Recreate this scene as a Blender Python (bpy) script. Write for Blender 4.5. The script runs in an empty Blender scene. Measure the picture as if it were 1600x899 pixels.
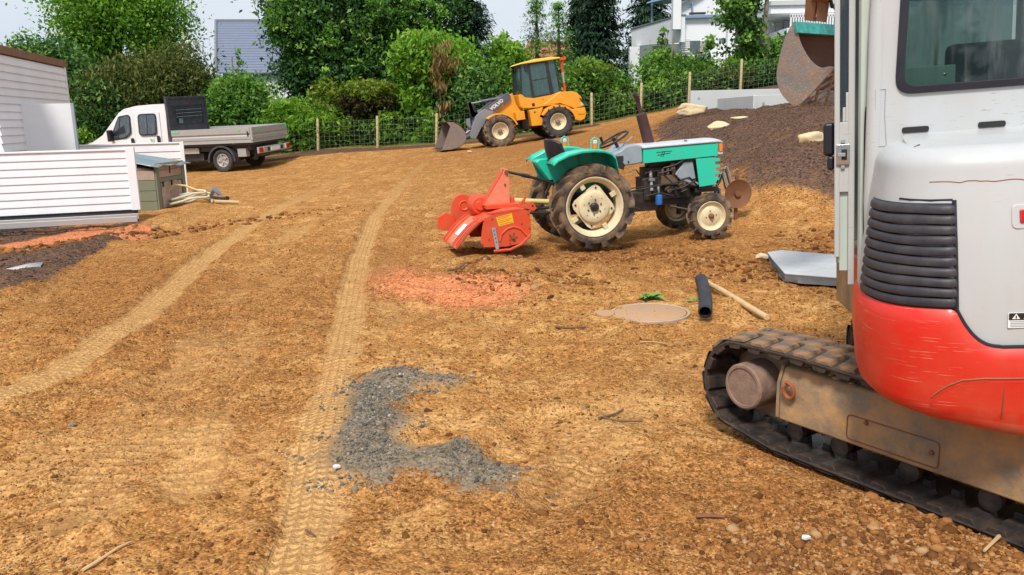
import bpy, bmesh, math, random
import numpy as np
from mathutils import Vector, Matrix, Euler
random.seed(7); rng = np.random.default_rng(7)
S = bpy.context.scene; COL = S.collection
R = math.radians
# ---------------------------------------------------------------- camera
F = 1300.0; H = 1.58; TH = math.atan(267.5 / F); RO = R(1.3)
cf = np.array([0, math.cos(TH), -math.sin(TH)]); _r0 = np.array([1., 0, 0]); _u0 = np.array([0, math.sin(TH), math.cos(TH)])
cr = math.cos(RO) * _r0 - math.sin(RO) * _u0; cu = math.sin(RO) * _r0 + math.cos(RO) * _u0
cam = bpy.data.cameras.new('camera'); camo = bpy.data.objects.new('camera', cam); COL.objects.link(camo)
m = Matrix.Identity(4)
for i in range(3):
    m[i][0] = cr[i]; m[i][1] = cu[i]; m[i][2] = -cf[i]
m[2][3] = H
camo.matrix_world = m
cam.sensor_width = 36; cam.lens = 36 * F / 1600; cam.clip_start = .05; cam.clip_end = 2000
S.camera = camo
# ---------------------------------------------------------------- light
S.view_settings.view_transform = 'Standard'; S.view_settings.look = 'None'
S.view_settings.gamma = 1; S.view_settings.exposure = 0.24
SUN_EL = R(52); SUN_AZ = R(196)     # azimuth clockwise from +Y: behind the camera, to the left
w = bpy.data.worlds.new('World'); S.world = w; w.use_nodes = True
nt = w.node_tree; nt.nodes.clear()
wo = nt.nodes.new('ShaderNodeOutputWorld'); bg = nt.nodes.new('ShaderNodeBackground')
sk = nt.nodes.new('ShaderNodeTexSky'); sk.sky_type = 'NISHITA'; sk.sun_disc = False
sk.sun_elevation = SUN_EL; sk.sun_rotation = SUN_AZ; sk.air_density = 1.2; sk.dust_density = 3.0; sk.ozone_density = 1
bg.inputs['Strength'].default_value = 0.095
mx = nt.nodes.new('ShaderNodeMix'); mx.data_type = 'RGBA'
tc = nt.nodes.new('ShaderNodeTexCoord'); mp = nt.nodes.new('ShaderNodeMapping'); mp.inputs['Scale'].default_value = (1, 1, 2.2)
nz = nt.nodes.new('ShaderNodeTexNoise'); nz.inputs['Scale'].default_value = 1.6; nz.inputs['Detail'].default_value = 6
rp = nt.nodes.new('ShaderNodeValToRGB')
rp.color_ramp.elements[0].position = .35; rp.color_ramp.elements[0].color = (6.0, 6.9, 8.3, 1)
rp.color_ramp.elements[1].position = .62; rp.color_ramp.elements[1].color = (7.7, 8.2, 8.9, 1)
L_ = nt.links.new
L_(tc.outputs['Generated'], mp.inputs[0]); L_(mp.outputs[0], nz.inputs['Vector']); L_(nz.outputs['Fac'], rp.inputs[0])
mx.inputs[0].default_value = .86
L_(sk.outputs[0], mx.inputs[6]); L_(rp.outputs[0], mx.inputs[7]); L_(mx.outputs[2], bg.inputs[0]); L_(bg.outputs[0], wo.inputs[0])
sun = bpy.data.lights.new('sun', 'SUN'); sun.energy = 3.3; sun.angle = R(12); sun.color = (1, .95, .88)
suno = bpy.data.objects.new('sun', sun); COL.objects.link(suno)
sd = Vector((math.sin(SUN_AZ) * math.cos(SUN_EL), math.cos(SUN_AZ) * math.cos(SUN_EL), math.sin(SUN_EL)))
suno.rotation_euler = sd.to_track_quat('Z', 'Y').to_euler(); suno.location = (0, 0, 30)
# ---------------------------------------------------------------- places measured from the camera
def ray(a, b): return cf + cr * (a - 800) / F - cu * (b - 449.5) / F
def gz(a, b, z=0.):
    d = ray(a, b); t = (z - H) / d[2]; return np.array([0, 0, H]) + d * t
def at(a, b, Y):
    d = ray(a, b); t = Y / d[1]; return np.array([0, 0, H]) + d * t
# ---------------------------------------------------------------- mesh helpers
class M:
    def __init__(s): s.v = []; s.f = []
    def add(s, vs, fs):
        o = len(s.v); s.v += [tuple(map(float, p)) for p in vs]; s.f += [tuple(i + o for i in f) for f in fs]; return s
    def box(s, c, d, rot=None):
        x, y, z = d[0] / 2, d[1] / 2, d[2] / 2
        p = [Vector((i * x, j * y, k * z)) for i in (-1, 1) for j in (-1, 1) for k in (-1, 1)]
        if rot is not None:
            q = rot if isinstance(rot, Matrix) else Euler(rot).to_matrix(); p = [q @ a for a in p]
        p = [a + Vector(c) for a in p]
        return s.add(p, [(0, 1, 3, 2), (4, 6, 7, 5), (0, 4, 5, 1), (2, 3, 7, 6), (0, 2, 6, 4), (1, 5, 7, 3)])
    def bx(s, x0, x1, y0, y1, z0, z1): return s.box(((x0 + x1) / 2, (y0 + y1) / 2, (z0 + z1) / 2), (x1 - x0, y1 - y0, z1 - z0))
    def prism(s, pts, a, b, ax=1):
        """polygon pts in the two other axes, extruded along axis ax from a to b"""
        def P(p, t):
            q = [p[0], p[1]]; q.insert(ax, t); return q
        n = len(pts); vs = [P(p, a) for p in pts] + [P(p, b) for p in pts]
        fs = [tuple(range(n))[::-1], tuple(range(n, 2 * n))] + [(i, (i + 1) % n, n + (i + 1) % n, n + i) for i in range(n)]
        return s.add(vs, fs)
    def bar(s, a, b, w, h=None, up=(0, 0, 1)):
        h = h or w; a = Vector(a); b = Vector(b); d = (b - a).normalized(); u = Vector(up)
        if abs(d.dot(u)) > .98: u = Vector((1, 0, 0))
        x = d.cross(u).normalized(); u = x.cross(d)
        p = [e + x * i * w / 2 + u * j * h / 2 for e in (a, b) for i, j in ((-1, -1), (1, -1), (1, 1), (-1, 1))]
        return s.add(p, [(3, 2, 1, 0), (4, 5, 6, 7), (0, 1, 5, 4), (1, 2, 6, 5), (2, 3, 7, 6), (3, 0, 4, 7)])
    def tube(s, pts, r, n=8, closed=False, cap=True, flat=1.0):
        P = [Vector(p) for p in pts]; k = len(P); rs = r if hasattr(r, '__len__') else [r] * k
        vs = []; pu = None
        for i in range(k):
            if closed: d = P[(i + 1) % k] - P[i - 1]
            else: d = P[min(i + 1, k - 1)] - P[max(i - 1, 0)]
            d.normalize()
            if pu is None:
                pu = Vector((0, 0, 1)) if abs(d.z) < .9 else Vector((1, 0, 0))
            x = d.cross(pu)
            if x.length < 1e-6: x = d.orthogonal()
            x.normalize(); u = x.cross(d).normalized(); pu = u
            for j in range(n):
                t = 2 * math.pi * j / n; vs.append(P[i] + (x * math.cos(t) + u * math.sin(t) * flat) * rs[i])
        fs = []
        for i in range(k if closed else k - 1):
            for j in range(n):
                a = i * n + j; b = i * n + (j + 1) % n; c = ((i + 1) % k) * n; fs.append((a, b, c + (j + 1) % n, c + j))
        if not closed and cap: fs += [tuple(range(n))[::-1], tuple(range((k - 1) * n, k * n))]
        return s.add(vs, fs)
    def lathe(s, prof, c=(0, 0, 0), ax=1, n=24, closed=False, a0=0, a1=2 * math.pi):
        """prof: (radius, height along ax)"""
        full = abs(a1 - a0 - 2 * math.pi) < 1e-6; k = n if full else n + 1
        o = [i for i in range(3) if i != ax]; vs = []
        for i in range(k):
            t = a0 + (a1 - a0) * i / n
            for r_, h_ in prof:
                p = list(c); p[ax] += h_; p[o[0]] += r_ * math.cos(t); p[o[1]] += r_ * math.sin(t); vs.append(p)
        q = len(prof); fs = []
        for i in range(n):
            j = (i + 1) % k
            for e in range(q if closed else q - 1):
                g = (e + 1) % q; fs.append((i * q + e, i * q + g, j * q + g, j * q + e))
        return s.add(vs, fs)
    def grid(s, P, nu, nv, thick=None):
        vs = [P(i / nu, j / nv) for i in range(nu + 1) for j in range(nv + 1)]
        return s.add(vs, [(i * (nv + 1) + j, (i + 1) * (nv + 1) + j, (i + 1) * (nv + 1) + j + 1, i * (nv + 1) + j + 1) for i in range(nu) for j in range(nv)])
def smooth_bm(bm, ang):
    for f in bm.faces: f.smooth = True
    for e in bm.edges:
        if len(e.link_faces) == 2:
            if e.calc_face_angle(0) > ang: e.smooth = False
        else: e.smooth = True
def link(name, me, parent=None):
    o = bpy.data.objects.new(name, me); COL.objects.link(o)
    if parent is not None: o.parent = parent
    return o
def tag(o, label=None, cat=None, group=None, kind=None):
    if label: o['label'] = label
    if cat: o['category'] = cat
    if group: o['group'] = group
    if kind: o['kind'] = kind
    return o
def obj(name, mb, mat, parent=None, bev=0, ang=35, fix=True, solid=0, seg=2):
    me = bpy.data.meshes.new(name); me.from_pydata(mb.v, [], mb.f)
    bm = bmesh.new(); bm.from_mesh(me)
    if fix: bmesh.ops.recalc_face_normals(bm, faces=bm.faces)
    smooth_bm(bm, R(ang)); bm.to_mesh(me); bm.free()
    me.materials.append(mat); o = link(name, me, parent)
    if solid:
        s = o.modifiers.new('solid', 'SOLIDIFY'); s.thickness = solid; s.offset = 0
    if bev:
        b = o.modifiers.new('bevel', 'BEVEL'); b.width = bev; b.segments = seg; b.limit_method = 'ANGLE'; b.angle_limit = R(30); b.harden_normals = True
    return o
def empty(name, loc, rot=(0, 0, 0), label=None, cat=None, group=None):
    o = bpy.data.objects.new(name, None); COL.objects.link(o); o.location = loc; o.rotation_euler = rot; o.empty_display_size = .2
    return tag(o, label, cat, group)
def inst(o, parent=None, loc=None, rot=None, scale=None):
    c = o.copy(); COL.objects.link(c)
    if parent is not None: c.parent = parent
    if loc is not None: c.location = loc
    if rot is not None: c.rotation_euler = rot
    if scale is not None: c.scale = scale
    return c
def fast_mesh(name, V, Fc, mat, parent=None, attrs=None, smooth=False):
    """numpy vertices and equal-sized faces"""
    me = bpy.data.meshes.new(name); n, k = Fc.shape
    me.vertices.add(len(V)); me.vertices.foreach_set('co', V.astype(np.float32).ravel())
    me.loops.add(n * k); me.loops.foreach_set('vertex_index', Fc.astype(np.int32).ravel())
    me.polygons.add(n); me.polygons.foreach_set('loop_start', (np.arange(n) * k).astype(np.int32)); me.polygons.foreach_set('loop_total', np.full(n, k, np.int32))
    if smooth: me.polygons.foreach_set('use_smooth', np.ones(n, bool))
    me.update(calc_edges=True)
    for nm, (dom, a) in (attrs or {}).items():
        t = me.attributes.new(nm, 'FLOAT', dom); t.data.foreach_set('value', a.astype(np.float32))
    me.materials.append(mat); return link(name, me, parent)
def text_mesh(name, body, size, mat, parent, mtx, depth=.0015, bold=0):
    c = bpy.data.curves.new(name, 'FONT'); c.body = body; c.size = size; c.extrude = depth; c.offset = bold; c.align_x = 'CENTER'; c.align_y = 'CENTER'; c.resolution_u = 3
    o = bpy.data.objects.new(name + '_c', c); COL.objects.link(o)
    me = bpy.data.meshes.new_from_object(o.evaluated_get(bpy.context.evaluated_depsgraph_get()))
    bpy.data.objects.remove(o); me.name = name; me.materials.clear(); me.materials.append(mat)
    t = link(name, me, parent); t.matrix_local = mtx; return t
# ---------------------------------------------------------------- materials
def newmat(name):
    mt = bpy.data.materials.new(name); mt.use_nodes = True; n = mt.node_tree
    return mt, n, n.nodes['Principled BSDF'], n.nodes, n.links.new
def setin(nd, **k):
    for a, b in k.items(): nd.inputs[a.replace('_', ' ')].default_value = b
def noise(N, L, vec, scale, detail=4, rough=.6, dist=0):
    t = N.new('ShaderNodeTexNoise'); t.inputs['Scale'].default_value = scale; t.inputs['Detail'].default_value = detail
    t.inputs['Roughness'].default_value = rough; t.inputs['Distortion'].default_value = dist
    if vec is not None: L(vec, t.inputs['Vector'])
    return t.outputs['Fac']
def ramp(N, L, src, a, b, ca=(0, 0, 0, 1), cb=(1, 1, 1, 1)):
    if a > b: a, b, ca, cb = b, a, cb, ca
    r = N.new('ShaderNodeValToRGB'); e = r.color_ramp.elements; e[0].position = a; e[0].color = ca; e[1].position = b; e[1].color = cb
    L(src, r.inputs[0]); return r.outputs[0]
def mixc(N, L, fac, a, b, mode='MIX'):
    x = N.new('ShaderNodeMix'); x.data_type = 'RGBA'; x.blend_type = mode
    for i, s in ((0, fac), (6, a), (7, b)):
        if isinstance(s, (int, float)): x.inputs[i].default_value = s
        elif isinstance(s, tuple): x.inputs[i].default_value = s if len(s) == 4 else s + (1,)
        else: L(s, x.inputs[i])
    return x.outputs[2]
def mth(N, L, op, a, b=None, c=None):
    x = N.new('ShaderNodeMath'); x.operation = op
    for i, s in enumerate((a, b, c)):
        if s is None: continue
        if isinstance(s, (int, float)): x.inputs[i].default_value = s
        else: L(s, x.inputs[i])
    return x.outputs[0]
def bump(N, L, bs, h, st, dist=.01):
    b = N.new('ShaderNodeBump'); b.inputs['Strength'].default_value = st; b.inputs['Distance'].default_value = dist
    L(h, b.inputs['Height']); L(b.outputs[0], bs.inputs['Normal'])
def paint(name, col, rough=.4, metal=0, dirt=(.24, .13, .06), amt=.35, scale=6, low=None, scratch=None, bmp=.15, coat=0, streak=False):
    """painted or bare surface with mottled colour, dirt film, chips and, below z=low, splashed mud"""
    mt, nt, bs, N, L = newmat(name)
    tc = N.new('ShaderNodeTexCoord'); o = tc.outputs['Object']
    vec = o
    if streak:
        mp = N.new('ShaderNodeMapping'); mp.inputs['Scale'].default_value = (1, 1, .18); L(o, mp.inputs[0]); vec = mp.outputs[0]
    n1 = noise(N, L, vec, scale, 6, .65); n2 = noise(N, L, o, scale * 7, 5, .7); n3 = noise(N, L, o, scale * .35, 3)
    c = mixc(N, L, n3, tuple(x * .88 for x in col), tuple(min(1, x * 1.08) for x in col))
    f = mth(N, L, 'MULTIPLY', ramp(N, L, n1, .38, .78), amt * 1.2)
    f2 = mth(N, L, 'MULTIPLY', ramp(N, L, n2, .55, .75), amt * .7)
    f = mth(N, L, 'MAXIMUM', f, f2)
    if low is not None:
        sp = N.new('ShaderNodeSeparateXYZ'); L(o, sp.inputs[0])
        g = N.new('ShaderNodeMapRange'); L(sp.outputs[2], g.inputs[0]); g.inputs[1].default_value = low[1]; g.inputs[2].default_value = low[0]
        h = mth(N, L, 'ADD', g.outputs[0], mth(N, L, 'MULTIPLY', mth(N, L, 'SUBTRACT', n1, .5), 1.6))
        f = mth(N, L, 'MAXIMUM', f, mth(N, L, 'MULTIPLY', ramp(N, L, h, .35, .9), .9))
    c = mixc(N, L, f, c, dirt)
    if scratch:
        mp = N.new('ShaderNodeMapping'); mp.inputs['Scale'].default_value = scratch[1]; mp.inputs['Rotation'].default_value = (0.06, .05, .03); L(o, mp.inputs[0])
        sc = ramp(N, L, noise(N, L, mp.outputs[0], 6, 3, .55), scratch[2], scratch[2] + .03)
        msk = ramp(N, L, n3, .45, .6)
        c = mixc(N, L, mth(N, L, 'MULTIPLY', mth(N, L, 'MULTIPLY', sc, msk), .8), c, scratch[0])
    L(c, bs.inputs['Base Color'])
    L(mth(N, L, 'ADD', mth(N, L, 'MULTIPLY', f, .5), rough), bs.inputs['Roughness']); bs.inputs['Metallic'].default_value = metal
    if coat: bs.inputs['Coat Weight'].default_value = coat; bs.inputs['Coat Roughness'].default_value = .12
    if bmp: bump(N, L, bs, mth(N, L, 'ADD', n2, mth(N, L, 'MULTIPLY', n1, 2)), bmp, .004)
    return mt
MAT = {}
DUST = (.30, .18, .09)
def defmats():
    P = paint
    MAT['white'] = P('white_siding', (.84, .84, .86), .45, amt=.06, dirt=(.45, .42, .38), bmp=.04)
    MAT['whitepanel'] = P('white_sheet', (.84, .85, .87), .3, amt=.03, dirt=(.5, .5, .5), bmp=.02)
    MAT['exwhite'] = P('excavator_white_paint', (.50, .52, .535), .38, amt=.34, dirt=(.42, .38, .30), scale=4, coat=.2, bmp=.05, scratch=((.33, .27, .18), (2.5, 2.5, 30), .66), streak=True)
    MAT['exred'] = P('excavator_red_paint', (.66, .017, .008), .40, amt=.26, dirt=(.38, .17, .08), scale=4, coat=.12, low=(.42, .66), bmp=.05, scratch=((.75, .36, .24), (1.2, 1.2, 45), .64))
    MAT['rubberdk'] = P('black_ribbed_plastic', (.022, .022, .032), .45, amt=.3, dirt=(.14, .12, .11), scale=9, bmp=.25)
    MAT['track'] = P('track_rubber', (.018, .018, .021), .38, amt=.36, dirt=(.20, .125, .07), scale=9, bmp=.35)
    MAT['trackmud'] = P('muddy_track_rubber', (.07, .055, .05), .25, amt=1.15, dirt=(.36, .20, .09), scale=11, bmp=.6)
    MAT['mudmetal'] = P('mud_covered_steel', (.20, .15, .10), .55, amt=1.1, dirt=(.50, .28, .115), scale=5.5, bmp=.8)
    MAT['mudhub'] = P('mud_covered_hub', (.20, .13, .10), .6, amt=.7, dirt=(.33, .21, .14), scale=20, bmp=.6)
    MAT['rust'] = P('rusty_steel', (.20, .085, .04), .65, .3, amt=.5, dirt=(.33, .17, .09), scale=8, bmp=.5)
    MAT['rusthook'] = P('rust_red_hook', (.32, .09, .035), .6, amt=.2, bmp=.4)
    MAT['bucket'] = P('worn_bucket_steel', (.24, .22, .21), .36, .45, amt=.85, dirt=(.33, .18, .10), scale=7, bmp=.9, scratch=((.48, .40, .34), (9, 9, 26), .60))
    MAT['bucketin'] = P('rust_brown_bucket_inside', (.09, .035, .022), .6, .2, amt=.5, dirt=(.16, .07, .04), scale=7, bmp=.5)
    MAT['teal'] = P('teal_paint', (.0, .60, .41), .32, amt=.24, dirt=(.20, .17, .11), scale=7, coat=.25, bmp=.05, scratch=((.05, .08, .07), (8, 8, 30), .73))
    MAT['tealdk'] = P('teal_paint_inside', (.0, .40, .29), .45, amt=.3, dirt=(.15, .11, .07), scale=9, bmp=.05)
    MAT['tealworn'] = P('worn_teal_paint', (.03, .38, .33), .4, amt=.8, dirt=(.05, .08, .09), scale=14, bmp=.3)
    MAT['hoodtop'] = P('pale_grey_hood_paint', (.52, .55, .60), .4, amt=.25, dirt=(.28, .25, .22), scale=9, bmp=.05)
    MAT['greymetal'] = P('grey_painted_metal', (.30, .36, .40), .4, amt=.3, dirt=(.18, .16, .14), scale=10, bmp=.1)
    MAT['cream'] = P('cream_wheel_paint', (.72, .62, .40), .45, amt=.32, dirt=(.30, .19, .10), scale=9, bmp=.12)
    MAT['tyre'] = P('muddy_tyre_rubber', (.035, .032, .03), .8, amt=1.0, dirt=(.30, .19, .105), scale=5, bmp=.4)
    MAT['tyredk'] = P('tyre_rubber', (.028, .028, .03), .75, amt=.5, dirt=(.14, .11, .085), scale=6, bmp=.3)
    MAT['engine'] = P('oily_black_metal', (.025, .023, .024), .45, .2, amt=.55, dirt=(.13, .085, .05), scale=10, bmp=.4)
    MAT['enginebrown'] = P('dusty_cast_iron', (.12, .08, .05), .6, .2, amt=.7, dirt=(.24, .15, .08), scale=14, bmp=.5)
    MAT['black'] = P('black_paint', (.015, .015, .018), .38, amt=.25, dirt=(.10, .08, .06), scale=8, bmp=.1)
    MAT['seal'] = P('black_rubber_seal', (.012, .012, .02), .4, amt=.1, dirt=(.08, .08, .08), bmp=.05)
    MAT['exh'] = P('dark_rusty_exhaust', (.065, .03, .032), .55, .3, amt=.4, dirt=(.14, .06, .04), scale=9, bmp=.3)
    MAT['orange'] = P('orange_red_paint', (.70, .065, .018), .42, amt=.36, dirt=(.34, .17, .09), scale=8, bmp=.1, scratch=((.12, .08, .06), (14, 14, 22), .70))
    MAT['orangewn'] = P('faded_orange_paint', (.78, .20, .10), .5, amt=.4, dirt=(.52, .36, .27), scale=12, bmp=.2, scratch=((.15, .1, .09), (20, 6, 20), .62))
    MAT['yellow'] = P('loader_yellow_paint', (.78, .33, .015), .38, amt=.16, dirt=(.40, .20, .06), scale=4, coat=.25, bmp=.05)
    MAT['roofy'] = P('pale_yellow_roof', (.80, .60, .08), .4, amt=.2, dirt=(.5, .38, .15), bmp=.05)
    MAT['loadgrey'] = P('loader_arm_grey', (.085, .095, .13), .42, .3, amt=.35, dirt=(.30, .25, .20), scale=4, bmp=.2)
    MAT['loadgreyl'] = P('loader_arm_light_grey', (.24, .25, .28), .42, .3, amt=.4, dirt=(.30, .25, .20), scale=4, bmp=.2)
    MAT['chrome'] = P('bright_steel', (.6, .6, .62), .2, .9, amt=.15, dirt=(.3, .25, .2), bmp=.02)
    MAT['truck'] = P('truck_white_paint', (.74, .75, .77), .3, amt=.1, dirt=(.45, .38, .3), scale=3, coat=.3, bmp=.02)
    MAT['alu'] = P('dull_aluminium', (.46, .46, .45), .42, .35, amt=.28, dirt=(.33, .28, .22), scale=5, bmp=.1)
    MAT['truckdk'] = P('truck_dark_grey', (.035, .035, .05), .5, amt=.35, dirt=(.16, .14, .13), scale=5, bmp=.1)
    MAT['redlens'] = P('red_lens', (.55, .01, .012), .15, amt=.12, dirt=(.2, .05, .05), coat=.5, bmp=0)
    MAT['amber'] = P('amber_lens', (.85, .22, .01), .2, amt=.1, coat=.5, bmp=0)
    MAT['whitelens'] = P('clear_lens', (.62, .63, .62), .15, amt=.1, coat=.5, bmp=0)
    MAT['sticky'] = P('yellow_sticker', (.80, .48, .02), .5, amt=.15, dirt=(.4, .2, .05), bmp=0)
    MAT['stickw'] = P('white_sticker', (.78, .78, .78), .4, amt=.04, bmp=0)
    MAT['stickb'] = P('black_print', (.015, .015, .015), .5, amt=.03, bmp=0)
    MAT['green'] = P('green_print', (.12, .60, .28), .5, amt=.2, dirt=(.5, .5, .45), bmp=0)
    MAT['blue'] = P('blue_filter_paint', (.02, .16, .55), .35, amt=.2, bmp=.05)
    MAT['wood'] = P('pale_post_wood', (.50, .40, .20), .75, amt=.35, dirt=(.25, .2, .1), scale=8, bmp=.3, streak=True)
    MAT['stick'] = P('bare_round_timber', (.62, .43, .22), .65, amt=.3, dirt=(.34, .2, .1), scale=14, bmp=.3)
    MAT['hutch'] = P('weathered_pinkish_wood', (.48, .35, .27), .8, amt=.55, dirt=(.19, .16, .13), scale=7, bmp=.4)
    MAT['hutchg'] = P('green_stained_wood', (.19, .21, .14), .8, amt=.6, dirt=(.22, .19, .13), scale=5, bmp=.4)
    MAT['fascia'] = P('brown_fascia', (.24, .12, .06), .7, amt=.4, dirt=(.12, .07, .04), bmp=.3)
    MAT['wire'] = P('galvanised_wire', (.26, .30, .22), .5, .4, amt=.2, bmp=0)
    MAT['concrete'] = P('pale_concrete', (.52, .54, .54), .8, amt=.14, dirt=(.36, .34, .31), scale=2.5, bmp=.12)
    MAT['slab'] = P('grey_stone_slab', (.52, .53, .53), .6, amt=.28, dirt=(.22, .20, .18), scale=9, bmp=.3)
    MAT['slabedge'] = P('broken_dark_stone', (.12, .13, .14), .8, amt=.5, dirt=(.25, .23, .2), scale=16, bmp=.8)
    MAT['boulder'] = P('pale_sandstone', (.66, .50, .26), .85, amt=.8, dirt=(.55, .50, .42), scale=4, bmp=.8)
    MAT['lid'] = P('mud_smeared_lid', (.42, .27, .17), .6, amt=1.1, dirt=(.46, .25, .10), scale=5, bmp=.3)
    MAT['sheet'] = P('thin_grey_sheet', (.50, .50, .49), .5, amt=.25, dirt=(.3, .25, .2), bmp=.1)
    MAT['tin'] = P('blue_grey_sheet_metal', (.24, .33, .36), .3, .5, amt=.3, dirt=(.42, .45, .43), scale=5, bmp=.1)
    MAT['hose'] = P('pale_hose', (.62, .60, .44), .5, amt=.2, bmp=.1)
    MAT['hosey'] = P('yellow_hose', (.70, .56, .22), .5, amt=.2, bmp=.1)
    MAT['housew'] = P('white_render', (.76, .77, .80), .8, amt=.05, dirt=(.55, .55, .55), scale=1.5, bmp=.03)
    MAT['housesh'] = P('grey_fascia', (.17, .19, .22), .6, amt=.1, bmp=0)
    MAT['bluerail'] = P('blue_grey_rail', (.22, .31, .45), .4, .2, amt=.05, bmp=0)
    MAT['interior'] = P('dark_room', (.03, .035, .04), .8, amt=.1, bmp=0)
    MAT['rooftile'] = P('blue_grey_roof_tile', (.16, .19, .27), .45, amt=.2, dirt=(.12, .13, .15), scale=3, bmp=.05)
    MAT['redtile'] = P('red_roof_tile', (.42, .13, .07), .7, amt=.3, dirt=(.3, .12, .08), scale=3, bmp=.1)
    MAT['bark'] = P('grey_bark', (.24, .21, .17), .85, amt=.5, dirt=(.12, .1, .08), scale=5, bmp=.8)
    MAT['barkdk'] = P('dark_bark', (.075, .06, .048), .85, amt=.4, dirt=(.13, .1, .07), scale=5, bmp=.6)
    MAT['interiorgr'] = P('cab_interior_grey', (.05, .055, .06), .7, amt=.3, bmp=.1)
    MAT['palegreen'] = P('pale_green_cab_panel', (.48, .56, .50), .5, amt=.12, bmp=.03)
    MAT['twig'] = P('dry_twig', (.14, .085, .05), .85, amt=.3, bmp=.1)
    MAT['straw'] = P('dry_straw', (.52, .38, .19), .8, amt=.2, bmp=0)
    for nm, col, al, rg in (('glass', (.02, .03, .035), .36, .03), ('glassgreen', (.05, .12, .11), .55, .04), ('glasswin', (.05, .065, .08), .9, .03)):
        mt, nt, bs, N, L = newmat(nm); tr = N.new('ShaderNodeBsdfTransparent'); tr.inputs[0].default_value = (.80, .92, .90, 1)
        setin(bs, Base_Color=col + (1,), Roughness=rg); bs.inputs['IOR'].default_value = 1.9
        ms = N.new('ShaderNodeMixShader'); out = N['Material Output']
        tcn = N.new('ShaderNodeTexCoord'); mpn = N.new('ShaderNodeMapping'); mpn.inputs['Scale'].default_value = (1, 1, .12); L(tcn.outputs['Object'], mpn.inputs[0])
        d = noise(N, L, mpn.outputs[0], 22, 5, .7)
        L(mth(N, L, 'ADD', mth(N, L, 'MULTIPLY', ramp(N, L, d, .5, .8), .3), al), ms.inputs[0])
        L(mixc(N, L, ramp(N, L, d, .52, .85), col, (.20, .21, .20)), bs.inputs['Base Color'])
        L(tr.outputs[0], ms.inputs[1]); L(bs.outputs[0], ms.inputs[2]); L(ms.outputs[0], out.inputs[0]); MAT[nm] = mt
defmats()
# ================================================================ TERRAIN
def hash2(ix, iy, s):
    h = (ix * 374761393 + iy * 668265263 + s * 1442695041) & 0xffffffff
    h = ((h ^ (h >> 13)) * 1274126177) & 0xffffffff
    return ((h ^ (h >> 16)) & 0xffff) / 65535.0
def vn(x, y, s):
    ix = np.floor(x).astype(np.int64); iy = np.floor(y).astype(np.int64); fx = x - ix; fy = y - iy
    fx = fx * fx * (3 - 2 * fx); fy = fy * fy * (3 - 2 * fy)
    a = hash2(ix, iy, s); b = hash2(ix + 1, iy, s); c = hash2(ix, iy + 1, s); d = hash2(ix + 1, iy + 1, s)
    return (a + (b - a) * fx) * (1 - fy) + (c + (d - c) * fx) * fy - .5
def rot_n(x, y, wl, s):
    a = .6 + s; return vn((x * math.cos(a) - y * math.sin(a)) / wl, (x * math.sin(a) + y * math.cos(a)) / wl, s)
# vehicle standing places: location, heading, pitch, roll
PL_TRACTOR = ((.87, 10.35, 0), R(12.5), .02, 0)
PL_LOADER = ((1.33, 25.14, .95), R(192), -.13, 0)
PL_TRUCK = ((-8.27, 25.94, .19), R(166), -.02, R(-2.5))
def place(pl, p):
    (x, y, z), ph, pt, ro = pl
    return Matrix.Translation((x, y, z)) @ Euler((ro, -pt, ph)).to_matrix().to_4x4() @ Vector(p)
CP = [(x, y, 0) for x in (-14, -8, -4, -1, 1, 3.2) for y in (0, 3, 6)] + [(5, 0, 0), (5, 3, 0), (5, 6, .02)]
CP += [(-14, 10, 0), (-8, 10, 0), (-4, 10, 0), (-1, 10, 0), (1, 9.5, 0), (2.5, 9.7, 0.02), (3.6, 9.5, .06), (5.5, 9, .2), (9, 8, .5)]
CP += [(-14, 14, 0), (-8, 14, 0), (-4, 14, .02), (-1, 14, .05), (1, 13, .09), (2.3, 12, .1), (3.4, 12, .40), (4.6, 13, .92), (5, 12, .8), (8, 12, 1.2), (12, 12, 1.3)]
CP += [(-12, 18, .02), (-8, 18, .05), (-3, 18, .14), (0, 18, .36), (3, 18, .85), (4.4, 18, 1.22), (5.5, 19, 1.5), (8, 18, 1.8), (14, 18, 2)]
CP += [(-14, 24, .1), (-6, 23.5, .18), (-2, 23.4, .62), (3, 24, 1.15), (5, 22.2, 1.5), (7, 24.5, 1.82), (12, 24, 2.3), (20, 24, 2.6)]
CP += [(-20, 28, .4), (-10, 28.2, .35), (-6.33, 28, .62), (-4.35, 28, .66), (-2.4, 28, .72), (2.76, 28, 1.25), (4.37, 28, 1.53), (5.95, 28, 1.84), (7.64, 28, 2.21), (12, 28, 2.6), (20, 28, 2.9)]
CP += [(-30, 40, .6), (-10, 40, .9), (0, 40, 1.6), (12, 40, 2.6), (30, 40, 3)]
for pl, pts in ((PL_LOADER, ((0, .8, 0), (0, -.8, 0), (1.72, .8, .01), (1.72, -.8, .01))), (PL_TRUCK, ((0, .9, 0), (0, -.9, 0), (3.4, .9, 0)))):
    for p in pts: q = place(pl, p); CP.append(tuple(q))
CP = np.array(CP, float)
def _k(d2): return np.where(d2 > 0, .5 * d2 * np.log(d2 + 1e-9), 0)
def _tps(P, z, lam=.35):
    n = len(P); d2 = ((P[:, None] - P[None]) ** 2).sum(-1)
    A = np.zeros((n + 3, n + 3)); A[:n, :n] = _k(d2) + lam * np.eye(n); A[:n, n] = 1; A[:n, n + 1:] = P; A[n:, :n] = A[:n, n:].T
    return np.linalg.solve(A, np.r_[z, 0, 0, 0])
_W = _tps(CP[:, :2], CP[:, 2])
def base_h(x, y):
    x = np.clip(np.asarray(x, float), -30, 30); y = np.clip(np.asarray(y, float), -4, 42)
    out = _W[-3] + _W[-2] * x + _W[-1] * y
    for (a, b, _), wt in zip(CP, _W): out = out + wt * _k((x - a) ** 2 + (y - b) ** 2)
    return out
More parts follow.
